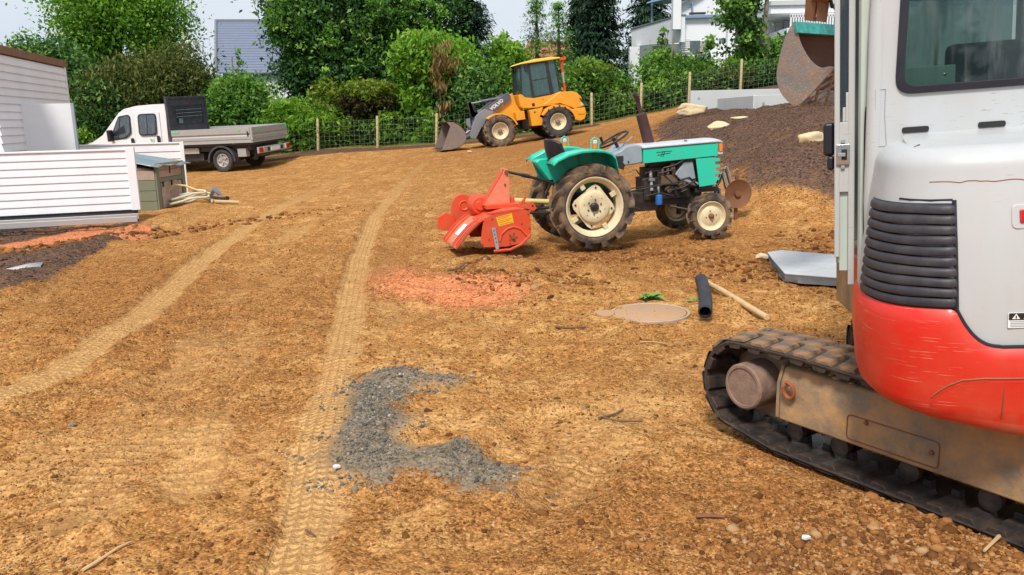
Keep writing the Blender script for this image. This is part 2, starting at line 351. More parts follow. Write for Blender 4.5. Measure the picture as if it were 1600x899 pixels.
def blob(x, y, cx, cy, rx, ry, a=0, p=1):
    c, s = math.cos(a), math.sin(a); u = ((x - cx) * c + (y - cy) * s) / rx; v = (-(x - cx) * s + (y - cy) * c) / ry
    return np.exp(-(u * u + v * v) ** p)
def poly_world(px): return np.array([gz(a, b)[:2] for a, b in px])
TRK = [  # pixel polyline on the ground, half width, depth, kind
    (poly_world([(-900, 1180), (-400, 860), (-120, 690), (0, 622), (100, 570), (230, 483), (330, 397), (400, 345), (470, 315), (520, 297), (570, 280)]), .15, .020, 1),
    (poly_world([(380, 1250), (440, 960), (485, 800), (505, 680), (524, 590), (545, 490), (563, 400), (583, 345), (622, 306), (670, 280)]), .125, .020, 1),
    (poly_world([(700, 560), (640, 600), (600, 700)]), .001, .0, 3),
    (poly_world([(-60, 800), (60, 720), (180, 640), (300, 560), (380, 500)]), .15, .012, 2),
    (poly_world([(600, 470), (620, 530), (700, 600)]), .12, .008, 2),
    (poly_world([(120, 800), (190, 700), (262, 610), (330, 520), (370, 450), (420, 400), (480, 350)]), .17, .012, 2),
    (poly_world([(290, 760), (330, 640), (370, 560), (395, 500), (430, 440)]), .13, .008, 2),
    (poly_world([(-100, 560), (0, 500), (120, 430), (230, 372), (330, 330), (420, 300)]), .14, .018, 3),
    (poly_world([(620, 500), (600, 440), (612, 380), (650, 320), (700, 280)]), .12, .014, 3),
    (poly_world([(860, 760), (980, 640), (1080, 560)]), .2, .01, 3),
]
def polyd(x, y, P):
    best = np.full(x.shape, 1e9); sg = np.zeros(x.shape); ss = np.zeros(x.shape); acc = 0
    for a, b in zip(P[:-1], P[1:]):
        d = b - a; l = math.hypot(*d); u = d / l
        t = np.clip((x - a[0]) * u[0] + (y - a[1]) * u[1], 0, l); px = x - a[0] - t * u[0]; py = y - a[1] - t * u[1]
        dd = np.hypot(px, py); k = dd < best; best = np.where(k, dd, best); sg = np.where(k, np.sign(u[0] * py - u[1] * px) * dd, sg); ss = np.where(k, acc + t, ss); acc += l
    return best, sg, ss
def inpoly(x, y, P, soft=.25):
    """soft mask: 1 inside the polygon, fading over `soft` metres outside"""
    ins = np.zeros(x.shape, bool); n = len(P)
    for i in range(n):
        a, b = P[i], P[(i + 1) % n]
        c = ((a[1] > y) != (b[1] > y)) & (x < (b[0] - a[0]) * (y - a[1]) / (b[1] - a[1] + 1e-12) + a[0]); ins ^= c
    d, _, _ = polyd(x, y, np.vstack([P, P[:1]])); return np.clip(.5 + np.where(ins, d, -d) / soft, 0, 1)
PW = poly_world
MULCH_L = PW([(-260, 372), (0, 357), (150, 352), (232, 345), (225, 350), (232, 368), (180, 380), (150, 400), (75, 440), (0, 462), (-300, 560), (-900, 640), (-900, 372)])
CHIP_L = PW([(-200, 388), (0, 378), (120, 356), (215, 350), (240, 358), (225, 371), (110, 376), (0, 382), (-200, 400)])
CHIP_C = PW([(572, 440), (600, 418), (640, 414), (690, 430), (790, 424), (826, 436), (835, 455), (800, 468), (700, 476), (620, 464), (575, 455)])
GRAV = PW([(548, 612), (575, 590), (620, 582), (715, 588), (712, 597), (655, 600), (640, 625), (618, 640), (640, 668), (618, 690), (650, 706), (735, 696), (762, 715), (815, 730), (800, 752), (735, 765), (690, 750), (640, 738), (600, 756), (520, 742), (498, 725), (515, 700), (535, 670), (540, 640)])
CLODP = PW([(1180, 860), (1290, 810), (1380, 785), (1440, 800), (1590, 870), (1700, 930), (1500, 980), (1120, 960)])
MUL_R = np.array([(6.0, 10.0), (4.0, 10.9), (3.4, 11.7), (3.3, 13.5), (3.3, 15.5), (3.3, 18), (3.5, 20.5), (4.2, 23.0), (5.4, 26.0), (6.4, 27.4), (8, 29), (30, 30), (30, 6), (9, 8)])
def _tz(px, py):
    c, s_ = math.cos(R(123.3)), math.sin(R(123.3)); return (2.02 + px * c - py * s_, 3.83 + px * s_ + py * c)
TRK_ZONE = np.array([_tz(-1.6, .80), _tz(.62, .80), _tz(.95, .80), _tz(.95, -.8), _tz(-1.6, -.8)])
TKI = {}
def terrain(x, y):
    z = base_h(x, y)
    near = np.clip(1 - (y - 14) / 14, .15, 1)
    # heaped mulch on the slope to the right
    z = z + .32 * blob(x, y, 4.05, 12.3, .9, .75) + .25 * blob(x, y, 5.6, 14.2, 1.5, 1.0) + .18 * blob(x, y, 4.3, 16.0, 1.6, 1.2) + .12 * blob(x, y, 7.0, 17, 1.5, 1.2)
    z = z + .10 * rot_n(x, y, 1.3, 11) * np.clip((x - 2.5) / 2, 0, 1) * np.clip((y - 10) / 2, 0, 1)
    # soil bank along the mulch bed on the left, ridges in the loose soil
    d, sg, ss = polyd(x, y, PW([(-150, 520), (0, 455), (90, 405), (180, 368), (260, 345), (340, 318)]))
    z = z + .10 * np.exp(-(d / .28) ** 2) * (1 + rot_n(x, y, .5, 5))
    z = z - .04 * inpoly(x, y, MULCH_L, .5)
    # excavator: loose soil pushed up beside the track
    d, sg, ss = polyd(x, y, PW([(1130, 660), (1200, 715), (1300, 757), (1400, 800), (1500, 838), (1700, 905)]))
    z = z + .02 * np.exp(-((d - .10) / .10) ** 2) * np.clip(ss, 0, 1) * (1 + rot_n(x, y, .2, 3))
    z = z + .02 * inpoly(x, y, CLODP, .35)
    z = z + .05 * blob(x, y, -.75, 4.25, .5, .9) + .035 * inpoly(x, y, GRAV, .2)
    z = z + .02 * inpoly(x, y, CHIP_C, .4)
    # churned clods by the tractor
    z = z + .05 * blob(x, y, 2.0, 8.9, 1.6, .6) * (1 + 2 * rot_n(x, y, .25, 8))
    n = .07 * rot_n(x, y, 3.1, 1) + .06 * rot_n(x, y, 1.1, 2) + .055 * (.3 - np.abs(rot_n(x, y, .42, 3)) * 2) + .034 * rot_n(x, y, .17, 4) + .013 * (.3 - np.abs(rot_n(x, y, .08, 5)) * 2) + .006 * rot_n(x, y, .032, 6)
    rough = .85 + .9 * np.clip(rot_n(x, y, 1.7, 21) + .2, 0, 1)
    comp = np.zeros(x.shape); ext = np.zeros(x.shape); TKI['ts'] = np.zeros(x.shape); TKI['td'] = np.zeros(x.shape); TKI['tk1'] = np.zeros(x.shape); TKI['tk2'] = np.zeros(x.shape)
    for P, hw, dp, kd in TRK:
        d, sg, ss = polyd(x, y, P); jit = .5 * hw * rot_n(x, y, .25, 31) + .4 * hw * rot_n(x, y, .08, 32)
        e = np.clip((hw * 1.25 - d + jit) / (hw * .55), 0, 1)
        fade = np.clip(.75 + 1.6 * rot_n(ss, ss * 0, .9, 41), .15, 1)
        if kd == 1:
            t = .004 * np.cos(sg * 2 * math.pi / .055)
            fade = fade * .2 + .8
        elif kd == 2: t = .008 * np.sin(ss * 2 * math.pi / .0873); 
        else: t = .004 * np.sin(ss * 2 * math.pi / .06 + np.abs(sg) * 30)
        ext = ext - e * fade * dp + e * fade * t + .4 * dp * np.exp(-((d - hw * 1.45) / (hw * .35)) ** 2)
        own = e > .02; kk = 'tk2' if kd == 2 else 'tk1'; TKI['ts'] = np.where(own, ss, TKI['ts']); TKI['td'] = np.where(own, sg, TKI['td']); TKI['tk1'] = np.where(own, 0, TKI['tk1']); TKI['tk2'] = np.where(own, 0, TKI['tk2']); TKI[kk] = np.where(own, e * fade * (1 if kd < 3 else .7), TKI[kk])
        comp = np.maximum(comp, e * fade * (1.0 if kd == 1 else .42 if kd == 2 else .25))
    z = z + n * rough * near * (1 - .65 * np.clip(comp, 0, 1)) + ext * np.clip(1 - (y - 12) / 8, 0, 1)
    kl = np.exp(-(((x - 1.12) ** 2 + (y - 6.6) ** 2) / .2) ** 2); z = z * (1 - kl) + kl * (base_h(np.array([1.12]), np.array([6.6]))[0] - .006)
    under_ = inpoly(x, y, TRK_ZONE, .10); z = z * (1 - under_) + under_ * np.minimum(z, -.03)
    return z, comp
def gh(x, y): return float(terrain(np.array([float(x)]), np.array([float(y)]))[0][0])
def ground_material():
    mt, nt, bs, N, L = newmat('site_soil')
    geo = N.new('ShaderNodeNewGeometry'); P = geo.outputs['Position']
    def at_(nm):
        a = N.new('ShaderNodeAttribute'); a.attribute_name = nm; return a.outputs['Fac']
    n_big = noise(N, L, P, .55, 5, .6); n_mid = noise(N, L, P, 3.2, 6, .65, .6); nA = noise(N, L, P, 13, 2.5, .55); nB = noise(N, L, P, 46, 2, .55); nC = noise(N, L, P, 120, 1.5, .6)
    n_f = mth(N, L, 'ADD', mth(N, L, 'MULTIPLY', nA, .36), mth(N, L, 'ADD', mth(N, L, 'MULTIPLY', nB, .38), mth(N, L, 'MULTIPLY', nC, .26))); n_vf = noise(N, L, P, 75, 3, .7)
    def cells(sc):
        v_ = N.new('ShaderNodeTexVoronoi'); v_.inputs['Scale'].default_value = sc; L(P, v_.inputs['Vector']); q_ = N.new('ShaderNodeSeparateXYZ'); L(v_.outputs['Color'], q_.inputs[0]); return q_.outputs[0], v_.outputs['Distance']
    (c1, d1), (c2, d2) = cells(34), cells(88)
    n_f = mth(N, L, 'ADD', mth(N, L, 'MULTIPLY', n_f, .62), mth(N, L, 'ADD', mth(N, L, 'MULTIPLY', c1, .16), mth(N, L, 'MULTIPLY', c2, .22)))
    vor = N.new('ShaderNodeTexVoronoi'); vor.inputs['Scale'].default_value = 42; vor.feature = 'F1'; L(P, vor.inputs['Vector']); vd = vor.outputs['Distance']; vc = vor.outputs['Color']
    soil = ramp(N, L, n_f, .33, .68, (.27, .122, .038, 1), (.80, .45, .165, 1))
    red = ramp(N, L, n_f, .33, .68, (.15, .060, .020, 1), (.62, .315, .115, 1))
    pale = ramp(N, L, n_f, .34, .62, (.48, .26, .095, 1), (.95, .64, .27, 1))
    mpS = N.new('ShaderNodeMapping'); mpS.inputs['Scale'].default_value = (3.2, .55, 1); mpS.inputs['Rotation'].default_value = (0, 0, -.15); L(P, mpS.inputs[0])
    n_str = noise(N, L, mpS.outputs[0], 1.6, 6, .65, .4); n_cl = noise(N, L, P, 9, 6, .7)
    c = mixc(N, L, ramp(N, L, n_mid, .48, .62), soil, pale)
    c = mixc(N, L, mth(N, L, 'MULTIPLY', ramp(N, L, n_str, .52, .62), .42), c, red)
    c = mixc(N, L, mth(N, L, 'MULTIPLY', ramp(N, L, n_cl, .55, .64), .5), c, red)
    c = mixc(N, L, mth(N, L, 'MULTIPLY', ramp(N, L, n_str, .43, .35), .35), c, pale)
    c = mixc(N, L, mth(N, L, 'MULTIPLY', ramp(N, L, n_big, .50, .64), .35), c, red)
    c = mixc(N, L, at_('damp'), c, red)
    c = mixc(N, L, 1.0, c, (.73, .632, .565), 'MULTIPLY')
    cre = mth(N, L, 'MULTIPLY', ramp(N, L, n_f, .43, .33), ramp(N, L, n_mid, .40, .56)); c = mixc(N, L, mth(N, L, 'MULTIPLY', cre, .55), c, (.09, .034, .010))  # darkens the creases of the soil noise: relief shade put into the colour
    c = mixc(N, L, mth(N, L, 'MULTIPLY', ramp(N, L, mth(N, L, 'ADD', at_('compact'), mth(N, L, 'MULTIPLY', mth(N, L, 'SUBTRACT', n_cl, .5), 1.5)), .15, 1.0), .72), c, mixc(N, L, .6, mixc(N, L, 1.0, pale, (.86, .80, .74), 'MULTIPLY'), (.74, .455, .20)))
    # embedded small stones and dark specks
    sp = N.new('ShaderNodeSeparateXYZ'); L(vc, sp.inputs[0])
    st = mth(N, L, 'MULTIPLY', ramp(N, L, vd, .012, .006), ramp(N, L, sp.outputs[0], .80, .84))
    st2 = mth(N, L, 'MULTIPLY', ramp(N, L, vd, .35, .22), ramp(N, L, sp.outputs[0], .86, .90))
    c = mixc(N, L, mth(N, L, 'MULTIPLY', st2, .75), c, mixc(N, L, sp.outputs[1], (.16, .085, .04), (.60, .42, .26)))
    c = mixc(N, L, mth(N, L, 'MULTIPLY', ramp(N, L, n_vf, .58, .66), .6), c, (.11, .045, .014))
    c = mixc(N, L, mth(N, L, 'MULTIPLY', ramp(N, L, n_vf, .42, .35), .6), c, (.86, .52, .19))
    # bark mulch
    mp = N.new('ShaderNodeMapping'); mp.inputs['Scale'].default_value = (1, 1.8, 1); mp.inputs['Rotation'].default_value = (0, 0, .5); L(P, mp.inputs[0])
    v2 = N.new('ShaderNodeTexVoronoi'); v2.inputs['Scale'].default_value = 42; L(mp.outputs[0], v2.inputs['Vector'])
    s2 = N.new('ShaderNodeSeparateXYZ'); L(v2.outputs['Color'], s2.inputs[0])
    mul = ramp(N, L, s2.outputs[0], 0, 1, (.045, .030, .024, 1), (.20, .12, .085, 1))
    mul = mixc(N, L, mth(N, L, 'MULTIPLY', ramp(N, L, n_mid, .5, .7), .6), mul, (.24, .13, .07))
    mm = ramp(N, L, mth(N, L, 'ADD', at_('mulch'), mth(N, L, 'MULTIPLY', mth(N, L, 'SUBTRACT', n_mid, .5), .9)), .42, .6)
    c = mixc(N, L, mm, c, mul)
    chip = ramp(N, L, s2.outputs[1], 0, 1, (.48, .125, .045, 1), (.88, .36, .17, 1))
    mc = ramp(N, L, mth(N, L, 'ADD', at_('chips'), mth(N, L, 'MULTIPLY', mth(N, L, 'SUBTRACT', n_f, .5), 1.3)), .45, .62)
    c = mixc(N, L, mth(N, L, 'MULTIPLY', mc, .85), c, chip)
    gr = ramp(N, L, n_f, .3, .7, (.095, .080, .058, 1), (.30, .255, .19, 1))
    mg = ramp(N, L, mth(N, L, 'ADD', at_('gravel'), mth(N, L, 'MULTIPLY', mth(N, L, 'SUBTRACT', n_f, .5), 1.2)), .40, .62)
    c = mixc(N, L, mth(N, L, 'MULTIPLY', mg, .9), c, gr)
    gs = ramp(N, L, n_mid, .35, .65, (.03, .07, .012, 1), (.09, .15, .03, 1))
    c = mixc(N, L, at_('grass'), c, gs)
    # tread prints pressed into the wheel tracks and the crawler marks
    td = mth(N, L, 'ABSOLUTE', at_('td')); ph = mth(N, L, 'ADD', mth(N, L, 'MULTIPLY', at_('ts'), 118.), mth(N, L, 'MULTIPLY', td, 34.)); ph = mth(N, L, 'ADD', ph, mth(N, L, 'MULTIPLY', n_f, 2.5))
    tr1 = mth(N, L, 'MULTIPLY', ramp(N, L, mth(N, L, 'SINE', ph), .05, .55), mth(N, L, 'MULTIPLY', at_('tk1'), ramp(N, L, n_mid, .35, .5)))
    rib = ramp(N, L, mth(N, L, 'COSINE', mth(N, L, 'MULTIPLY', td, 125.)), .55, .85); tr1 = mth(N, L, 'MAXIMUM', tr1, mth(N, L, 'MULTIPLY', rib, mth(N, L, 'MULTIPLY', at_('tk1'), .8)))
    tr2 = mth(N, L, 'MULTIPLY', ramp(N, L, mth(N, L, 'SINE', mth(N, L, 'ADD', mth(N, L, 'MULTIPLY', at_('ts'), 72.), mth(N, L, 'MULTIPLY', n_cl, 5.))), .1, .8), mth(N, L, 'MULTIPLY', at_('tk2'), ramp(N, L, n_mid, .42, .55)))
    trd = mth(N, L, 'MAXIMUM', tr1, tr2)
    c = mixc(N, L, mth(N, L, 'MULTIPLY', trd, .75), c, (.33, .17, .065))
    L(c, bs.inputs['Base Color']); bs.inputs['Roughness'].default_value = .95; bs.inputs['Specular IOR Level'].default_value = 0
    hh = mth(N, L, 'ADD', mth(N, L, 'SUBTRACT', mth(N, L, 'MULTIPLY', n_f, 1.2), mth(N, L, 'ADD', mth(N, L, 'MULTIPLY', d1, .7), mth(N, L, 'MULTIPLY', d2, .4))), mth(N, L, 'MULTIPLY', n_vf, .5))
    hh = mth(N, L, 'ADD', hh, mth(N, L, 'MULTIPLY', ramp(N, L, vd, .5, .1), .25))
    hh = mth(N, L, 'ADD', hh, mth(N, L, 'MULTIPLY', mth(N, L, 'MULTIPLY', s2.outputs[2], mm), .8))
    hh = mth(N, L, 'SUBTRACT', hh, mth(N, L, 'MULTIPLY', trd, .9)); bump(N, L, bs, hh, .55, .025)
    return mt
def build_ground():
    # rows closer together near the viewpoint, columns fan out; reaches the horizon
    p = np.arange(900, 58, -1.45); Y = 2054. / p + 0.0
    Y = np.concatenate([np.linspace(-8, Y[0] - .1, 26), Y, np.geomspace(Y[-1] * 1.03, 900, 40)])
    t = np.linspace(-.74, .74, 800); t = np.concatenate([-np.geomspace(9, .76, 22), t, np.geomspace(.76, 9, 22)])
    YY, TT = np.meshgrid(Y, t, indexing='ij'); off = np.where(YY < 2, 4.0, YY + 2); X = TT * off; X = X.ravel(); Yf = YY.ravel()
    z, comp = terrain(X, Yf); tki = {k_: ('POINT', v_ * 1.0) for k_, v_ in TKI.items()}; far = np.clip((Yf - 42) / 60, 0, 1); z = z * (1 - far) + far * 2.0
    nr, nc = YY.shape; I = np.arange(nr * nc).reshape(nr, nc)
    Fc = np.stack([I[:-1, :-1].ravel(), I[:-1, 1:].ravel(), I[1:, 1:].ravel(), I[1:, :-1].ravel()], 1)
    mul = np.maximum(inpoly(X, Yf, MULCH_L, .4), inpoly(X, Yf, MUL_R, 1.8)); ch = np.maximum(inpoly(X, Yf, CHIP_L, .35), inpoly(X, Yf, CHIP_C, 1.0) * .9)
    mul = np.maximum(mul, np.exp(-((Yf - 27.6) / .55) ** 2) * (X < 3) * (X > -12))   # dark strip along the fence
    mul = mul * (1 - .9 * blob(X, Yf, 3.3, 11.2, .8, .4))
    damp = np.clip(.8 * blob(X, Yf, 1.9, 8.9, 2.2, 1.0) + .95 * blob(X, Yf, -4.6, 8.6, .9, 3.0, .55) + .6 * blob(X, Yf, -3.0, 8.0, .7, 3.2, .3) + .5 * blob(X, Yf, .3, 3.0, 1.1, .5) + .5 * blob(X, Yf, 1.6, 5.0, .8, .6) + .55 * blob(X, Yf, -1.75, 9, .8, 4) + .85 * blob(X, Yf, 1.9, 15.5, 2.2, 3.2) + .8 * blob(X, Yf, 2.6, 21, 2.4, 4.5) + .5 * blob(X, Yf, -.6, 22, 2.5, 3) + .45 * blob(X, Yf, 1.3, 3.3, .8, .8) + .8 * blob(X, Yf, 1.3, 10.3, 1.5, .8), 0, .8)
    wd = np.clip(.5 * blob(X, Yf, -1.2, 3.9, 1.3, .6) + .6 * blob(X, Yf, .6, 4.3, .8, .5) + .5 * blob(X, Yf, -4.8, 16, 4, 3), 0, 1)
    comp = np.clip(comp + .6 * wd, 0, 1)
    comp = comp * np.clip(1.25 - (Yf - 7) / 16, .3, 1); attrs = {'compact': ('POINT', comp), 'mulch': ('POINT', mul), 'chips': ('POINT', ch), 'gravel': ('POINT', inpoly(X, Yf, GRAV, .30)), 'damp': ('POINT', damp), 'grass': ('POINT', np.clip((Yf - 28.1) / .5, 0, 1))}
    attrs.update(tki)
    return tag(fast_mesh('ground', np.stack([X, Yf, z], 1), Fc, MAT['soil'], attrs=attrs, smooth=True), kind='structure')
MAT['soil'] = ground_material(); build_ground()
# ---------------------------------------------------------------- loose stones, clods, chips (nobody could count them)
ICO_V = None
def ico():
    t = (1 + 5 ** .5) / 2; v = np.array([(-1, t, 0), (1, t, 0), (-1, -t, 0), (1, -t, 0), (0, -1, t), (0, 1, t), (0, -1, -t), (0, 1, -t), (t, 0, -1), (t, 0, 1), (-t, 0, -1), (-t, 0, 1)], float)
    v /= np.linalg.norm(v[0])
    f = np.array([(0, 11, 5), (0, 5, 1), (0, 1, 7), (0, 7, 10), (0, 10, 11), (1, 5, 9), (5, 11, 4), (11, 10, 2), (10, 7, 6), (7, 1, 8), (3, 9, 4), (3, 4, 2), (3, 2, 6), (3, 6, 8), (3, 8, 9), (4, 9, 5), (2, 4, 11), (6, 2, 10), (8, 6, 7), (9, 8, 1)])
    return v, f
def octa():
    v = np.array([(1, 0, 0), (-1, 0, 0), (0, 1, 0), (0, -1, 0), (0, 0, 1), (0, 0, -1)], float)
    f = np.array([(0, 2, 4), (2, 1, 4), (1, 3, 4), (3, 0, 4), (2, 0, 5), (1, 2, 5), (3, 1, 5), (0, 3, 5)]); return v, f
def scatter(name, x, y, size, mat, shape='ico', squash=(1, 1, .65), sink=.3, smooth=False, lift=0, tilt=.35):
    V0, F0 = ico() if shape == 'ico' else octa(); n = len(x); k = len(V0)
    V = V0[None] * (1 + .60 * (rng.random((n, k, 1)) - .5)) * (np.array(squash)[None, None] * (.75 + .5 * rng.random((n, 1, 3))))
    a = rng.random(n) * 6.283; b = rng.normal(0, tilt, n); ca, sa, cb, sb = np.cos(a), np.sin(a), np.cos(b), np.sin(b)
    Xr = V[..., 0] * cb[:, None] + V[..., 2] * sb[:, None]; Zr = -V[..., 0] * sb[:, None] + V[..., 2] * cb[:, None]; Yr = V[..., 1]
    X2 = Xr * ca[:, None] - Yr * sa[:, None]; Y2 = Xr * sa[:, None] + Yr * ca[:, None]
    zg, _ = terrain(x, y); W = np.stack([X2, Y2, Zr], -1) * size[:, None, None]
    W[..., 0] += x[:, None]; W[..., 1] += y[:, None]; W[..., 2] += (zg + size * squash[2] * (1 - 2 * sink) * .5 + lift)[:, None]
    Fc = (F0[None] + (np.arange(n) * k)[:, None, None]).reshape(-1, 3)
    tint = np.repeat(rng.random(n), len(F0))
    return tag(fast_mesh(name, W.reshape(-1, 3), Fc, mat, attrs={'tint': ('FACE', tint)}, smooth=smooth), kind='stuff')
def tintmat(name, stops, rough=.9, bmp=.4, trans=0, sc=40):
    mt, nt, bs, N, L = newmat(name); a = N.new('ShaderNodeAttribute'); a.attribute_name = 'tint'
    r = N.new('ShaderNodeValToRGB'); e = r.color_ramp.elements
    for i, (p_, c_) in enumerate(stops):
        q = e[i] if i < 2 else e.new(p_); q.position = p_; q.color = c_ + (1,)
    L(a.outputs['Fac'], r.inputs[0]); g = N.new('ShaderNodeNewGeometry'); n = noise(N, L, g.outputs['Position'], sc, 5, .7)
    c = mixc(N, L, n, r.outputs[0], mixc(N, L, 1.0, r.outputs[0], (.5, .5, .5), 'MULTIPLY')); L(c, bs.inputs['Base Color']); bs.inputs['Roughness'].default_value = rough
    bs.inputs['Specular IOR Level'].default_value = .2
    if bmp: bump(N, L, bs, n, bmp, .01)
    if trans:
        t = N.new('ShaderNodeBsdfTranslucent'); L(mixc(N, L, 1.0, c, (1.3, 1.5, .7), 'MULTIPLY'), t.inputs[0]); ms = N.new('ShaderNodeMixShader'); ms.inputs[0].default_value = trans
        L(bs.outputs[0], ms.inputs[1]); L(t.outputs[0], ms.inputs[2]); L(ms.outputs[0], N['Material Output'].inputs[0])
    return mt
MAT['clod'] = tintmat('soil_clods', [(0, (.12, .042, .012)), (.9, (.46, .19, .052)), (1, (.52, .33, .17))])
MAT['gravel'] = tintmat('grey_gravel', [(0, (.09, .082, .068)), (.86, (.28, .25, .205)), (.96, (.42, .30, .17)), (1, (.60, .57, .52))], rough=.7)
MAT['pebble'] = tintmat('brown_pebbles', [(0, (.14, .055, .016)), (.8, (.46, .20, .06)), (1, (.54, .34, .17))])
MAT['chip'] = tintmat('orange_chips', [(0, (.48, .125, .045)), (1, (.90, .38, .18))], bmp=0)
MAT['bark_chip'] = tintmat('dark_bark_chips', [(0, (.04, .026, .02)), (.8, (.16, .095, .066)), (1, (.30, .20, .13))], bmp=0)
def rand_px(n, u0, u1, v0, v1, pw=1.0):
    u = rng.uniform(u0, u1, n); v = v0 + (v1 - v0) * rng.random(n) ** pw
    d = cf[None] + cr[None] * ((u - 800) / F)[:, None] - cu[None] * ((v - 449.5) / F)[:, None]; t = -H / d[:, 2]; return d[:, 0] * t, d[:, 1] * t
def keep(x, y, m): return x[m], y[m]
def in_clean(x, y):   # away from compacted tracks
    _, c = terrain(x, y); return c
x, y = rand_px(10000, -80, 1680, 300, 930); c = in_clean(x, y); k = (rng.random(len(x)) > c * 1.1) & (inpoly(x, y, GRAV, .05) < .5) & (rot_n(x, y, .8, 51) + .35 * rot_n(x, y, .25, 52) > -.12); x, y = keep(x, y, k)
scatter('soil_clods', x, y, np.clip(rng.lognormal(-5.15, .5, len(x)), .003, .028), MAT['clod'], sink=.4)
x = rng.uniform(-.6, 5.0, 9000); y = rng.normal(8.9, .65, 9000); k = rot_n(x, y, .7, 61) + .5 * rot_n(x, y, .2, 62) > .0; x, y = keep(x, y, k)
scatter('churned_clods', x, y, np.clip(rng.lognormal(-4.55, .55, len(x)), .006, .06), MAT['clod'], sink=.4)
x = rng.normal(-6.3, 1.4, 900); y = 11.5 + (x + 6.3) * 1.0 + rng.normal(0, .25, 900)
scatter('bank_clods', x, y, np.clip(rng.lognormal(-3.7, .5, 900), .01, .09), MAT['clod'], sink=.4)
lo, hi = GRAV.min(0), GRAV.max(0); x = rng.uniform(lo[0] - .4, hi[0] + .5, 26000); y = rng.uniform(lo[1] - .3, hi[1] + .3, 26000)
k = (inpoly(x, y, GRAV, .55) + .8 * rot_n(x, y, .12, 55) > .30 + .62 * rng.random(26000)); x, y = keep(x, y, k)
scatter('gravel_stones', x, y, np.clip(rng.lognormal(-5.2, .42, len(x)), .003, .018), MAT['gravel'], sink=.3, smooth=False)
lo, hi = CLODP.min(0), CLODP.max(0); x = rng.uniform(lo[0] - .3, hi[0], 9500); y = rng.uniform(lo[1], hi[1] + .2, 9500)
k = inpoly(x, y, CLODP, .6) + .5 * rot_n(x, y, .25, 58) > .1 + .9 * rng.random(9500); x, y = keep(x, y, k)
scatter('brown_pebbles', x, y, np.clip(rng.lognormal(-4.85, .45, len(x)), .004, .03), MAT['pebble'], sink=.35)
for nm, P_, n in (('orange_wood_chips', CHIP_C, 7000), ('orange_bark_chips', CHIP_L, 6000)):
    lo, hi = P_.min(0) - .2, P_.max(0) + .2; x = rng.uniform(lo[0], hi[0], n); y = rng.uniform(lo[1], hi[1], n)
    k = inpoly(x, y, P_, 1.0) + .6 * rot_n(x, y, .3, 57) > .25 + .75 * rng.random(n); x, y = keep(x, y, k)
    scatter(nm, x, y, rng.uniform(.006, .019, len(x)), MAT['chip'], 'octa', (1, .35, .18), .1)
x = rng.uniform(2.6, 8, 16000); y = rng.uniform(10.5, 24, 16000); k = inpoly(x, y, MUL_R, .6) > .5; x, y = keep(x, y, k)
scatter('bark_mulch_on_slope', x, y, rng.uniform(.008, .030, len(x)), MAT['bark_chip'], 'octa', (1, .4, .25), .1)
lo, hi = MULCH_L.min(0), MULCH_L.max(0); x = rng.uniform(max(lo[0], -9), hi[0], 5000); y = rng.uniform(lo[1], hi[1], 5000)
k = (inpoly(x, y, MULCH_L, .4) > .5) & (inpoly(x, y, CHIP_L, .3) < .4); x, y = keep(x, y, k)
scatter('bark_mulch_in_bed', x, y, rng.uniform(.010, .035, len(x)), MAT['bark_chip'], 'octa', (1, .4, .25), .1)
# fine crumbs over the whole near ground
x, y = rand_px(62000, -60, 1660, 330, 925); c = in_clean(x, y); k = (rng.random(len(x)) > c * .8) & (rot_n(x, y, .6, 71) + .5 * rot_n(x, y, .15, 72) + .25 * rng.random(len(x)) > -.02) & (inpoly(x, y, GRAV, .05) < .6); x, y = keep(x, y, k)
scatter('soil_crumbs', x, y, np.clip(rng.lognormal(-5.7, .45, len(x)) * (.6 + .12 * y), .002, .03), MAT['clod'], 'octa', (1, .8, .7), .3)
# ================================================================ VEHICLES
def tyre_mb(r, w, rim, lug=0, n=18, sgn=1, bar=.3, bulge=.5):
    """tyre round the y axis; lug = height of the tread bars"""
    mb = M(); rc = r - lug; h = w / 2
    prof = [(rim, -h * .62), (rim + (rc - rim) * .25, -h * .92), (rim + (rc - rim) * bulge, -h), (rc - (rc - rim) * .16, -h * .92), (rc - .004, -h * .66), (rc, 0), (rc - .004, h * .66), (rc - (rc - rim) * .16, h * .92), (rim + (rc - rim) * bulge, h), (rim + (rc - rim) * .25, h * .92), (rim, h * .62)]
    mb.lathe(prof, (0, 0, 0), 1, 40)
    if lug:
        for i in range(n * 2):
            s = 1 if i % 2 else -1; t0 = math.pi * i / n; vs = []
            K = 4; lw = bar * 2 * math.pi / n
            for k in range(K + 1):
                q = k / K; y = s * (.02 * w + q * h * 1.02); tt = t0 + (q ** .85) * (-.95 * 2 * math.pi / n) * (w / .26) ** .3
                base = rc - .012 - (.16 * (rc - rim) * max(0, q - .72) / .28 * 1.5); top = rc + lug * (1 - .35 * max(0, q - .7) / .3)
                ht = lw * (.5 + .15 * q)
                for rr, dt in ((base, -ht), (top, -ht * .7), (top, ht * .7), (base, ht)):
                    a = tt + dt * .5; vs.append((rr * math.cos(a), y, rr * math.sin(a)))
            fs = [(0, 1, 2, 3), (4 * K, 4 * K + 3, 4 * K + 2, 4 * K + 1)]
            for k in range(K):
                for e in range(4): fs.append((4 * k + e, 4 * k + (e + 1) % 4, 4 * k + 4 + (e + 1) % 4, 4 * k + 4 + e))
            mb.add(vs, fs)
    return mb
def bolts(mb, n, rad, y, r=.012, h=.014, a0=0):
    for i in range(n):
        t = a0 + 2 * math.pi * i / n; c = (rad * math.cos(t), y, rad * math.sin(t)); s = 1 if h > 0 else -1
        mb.lathe([(0, 0), (r, 0), (r, h), (0, h)], c, 1, 6)
    return mb
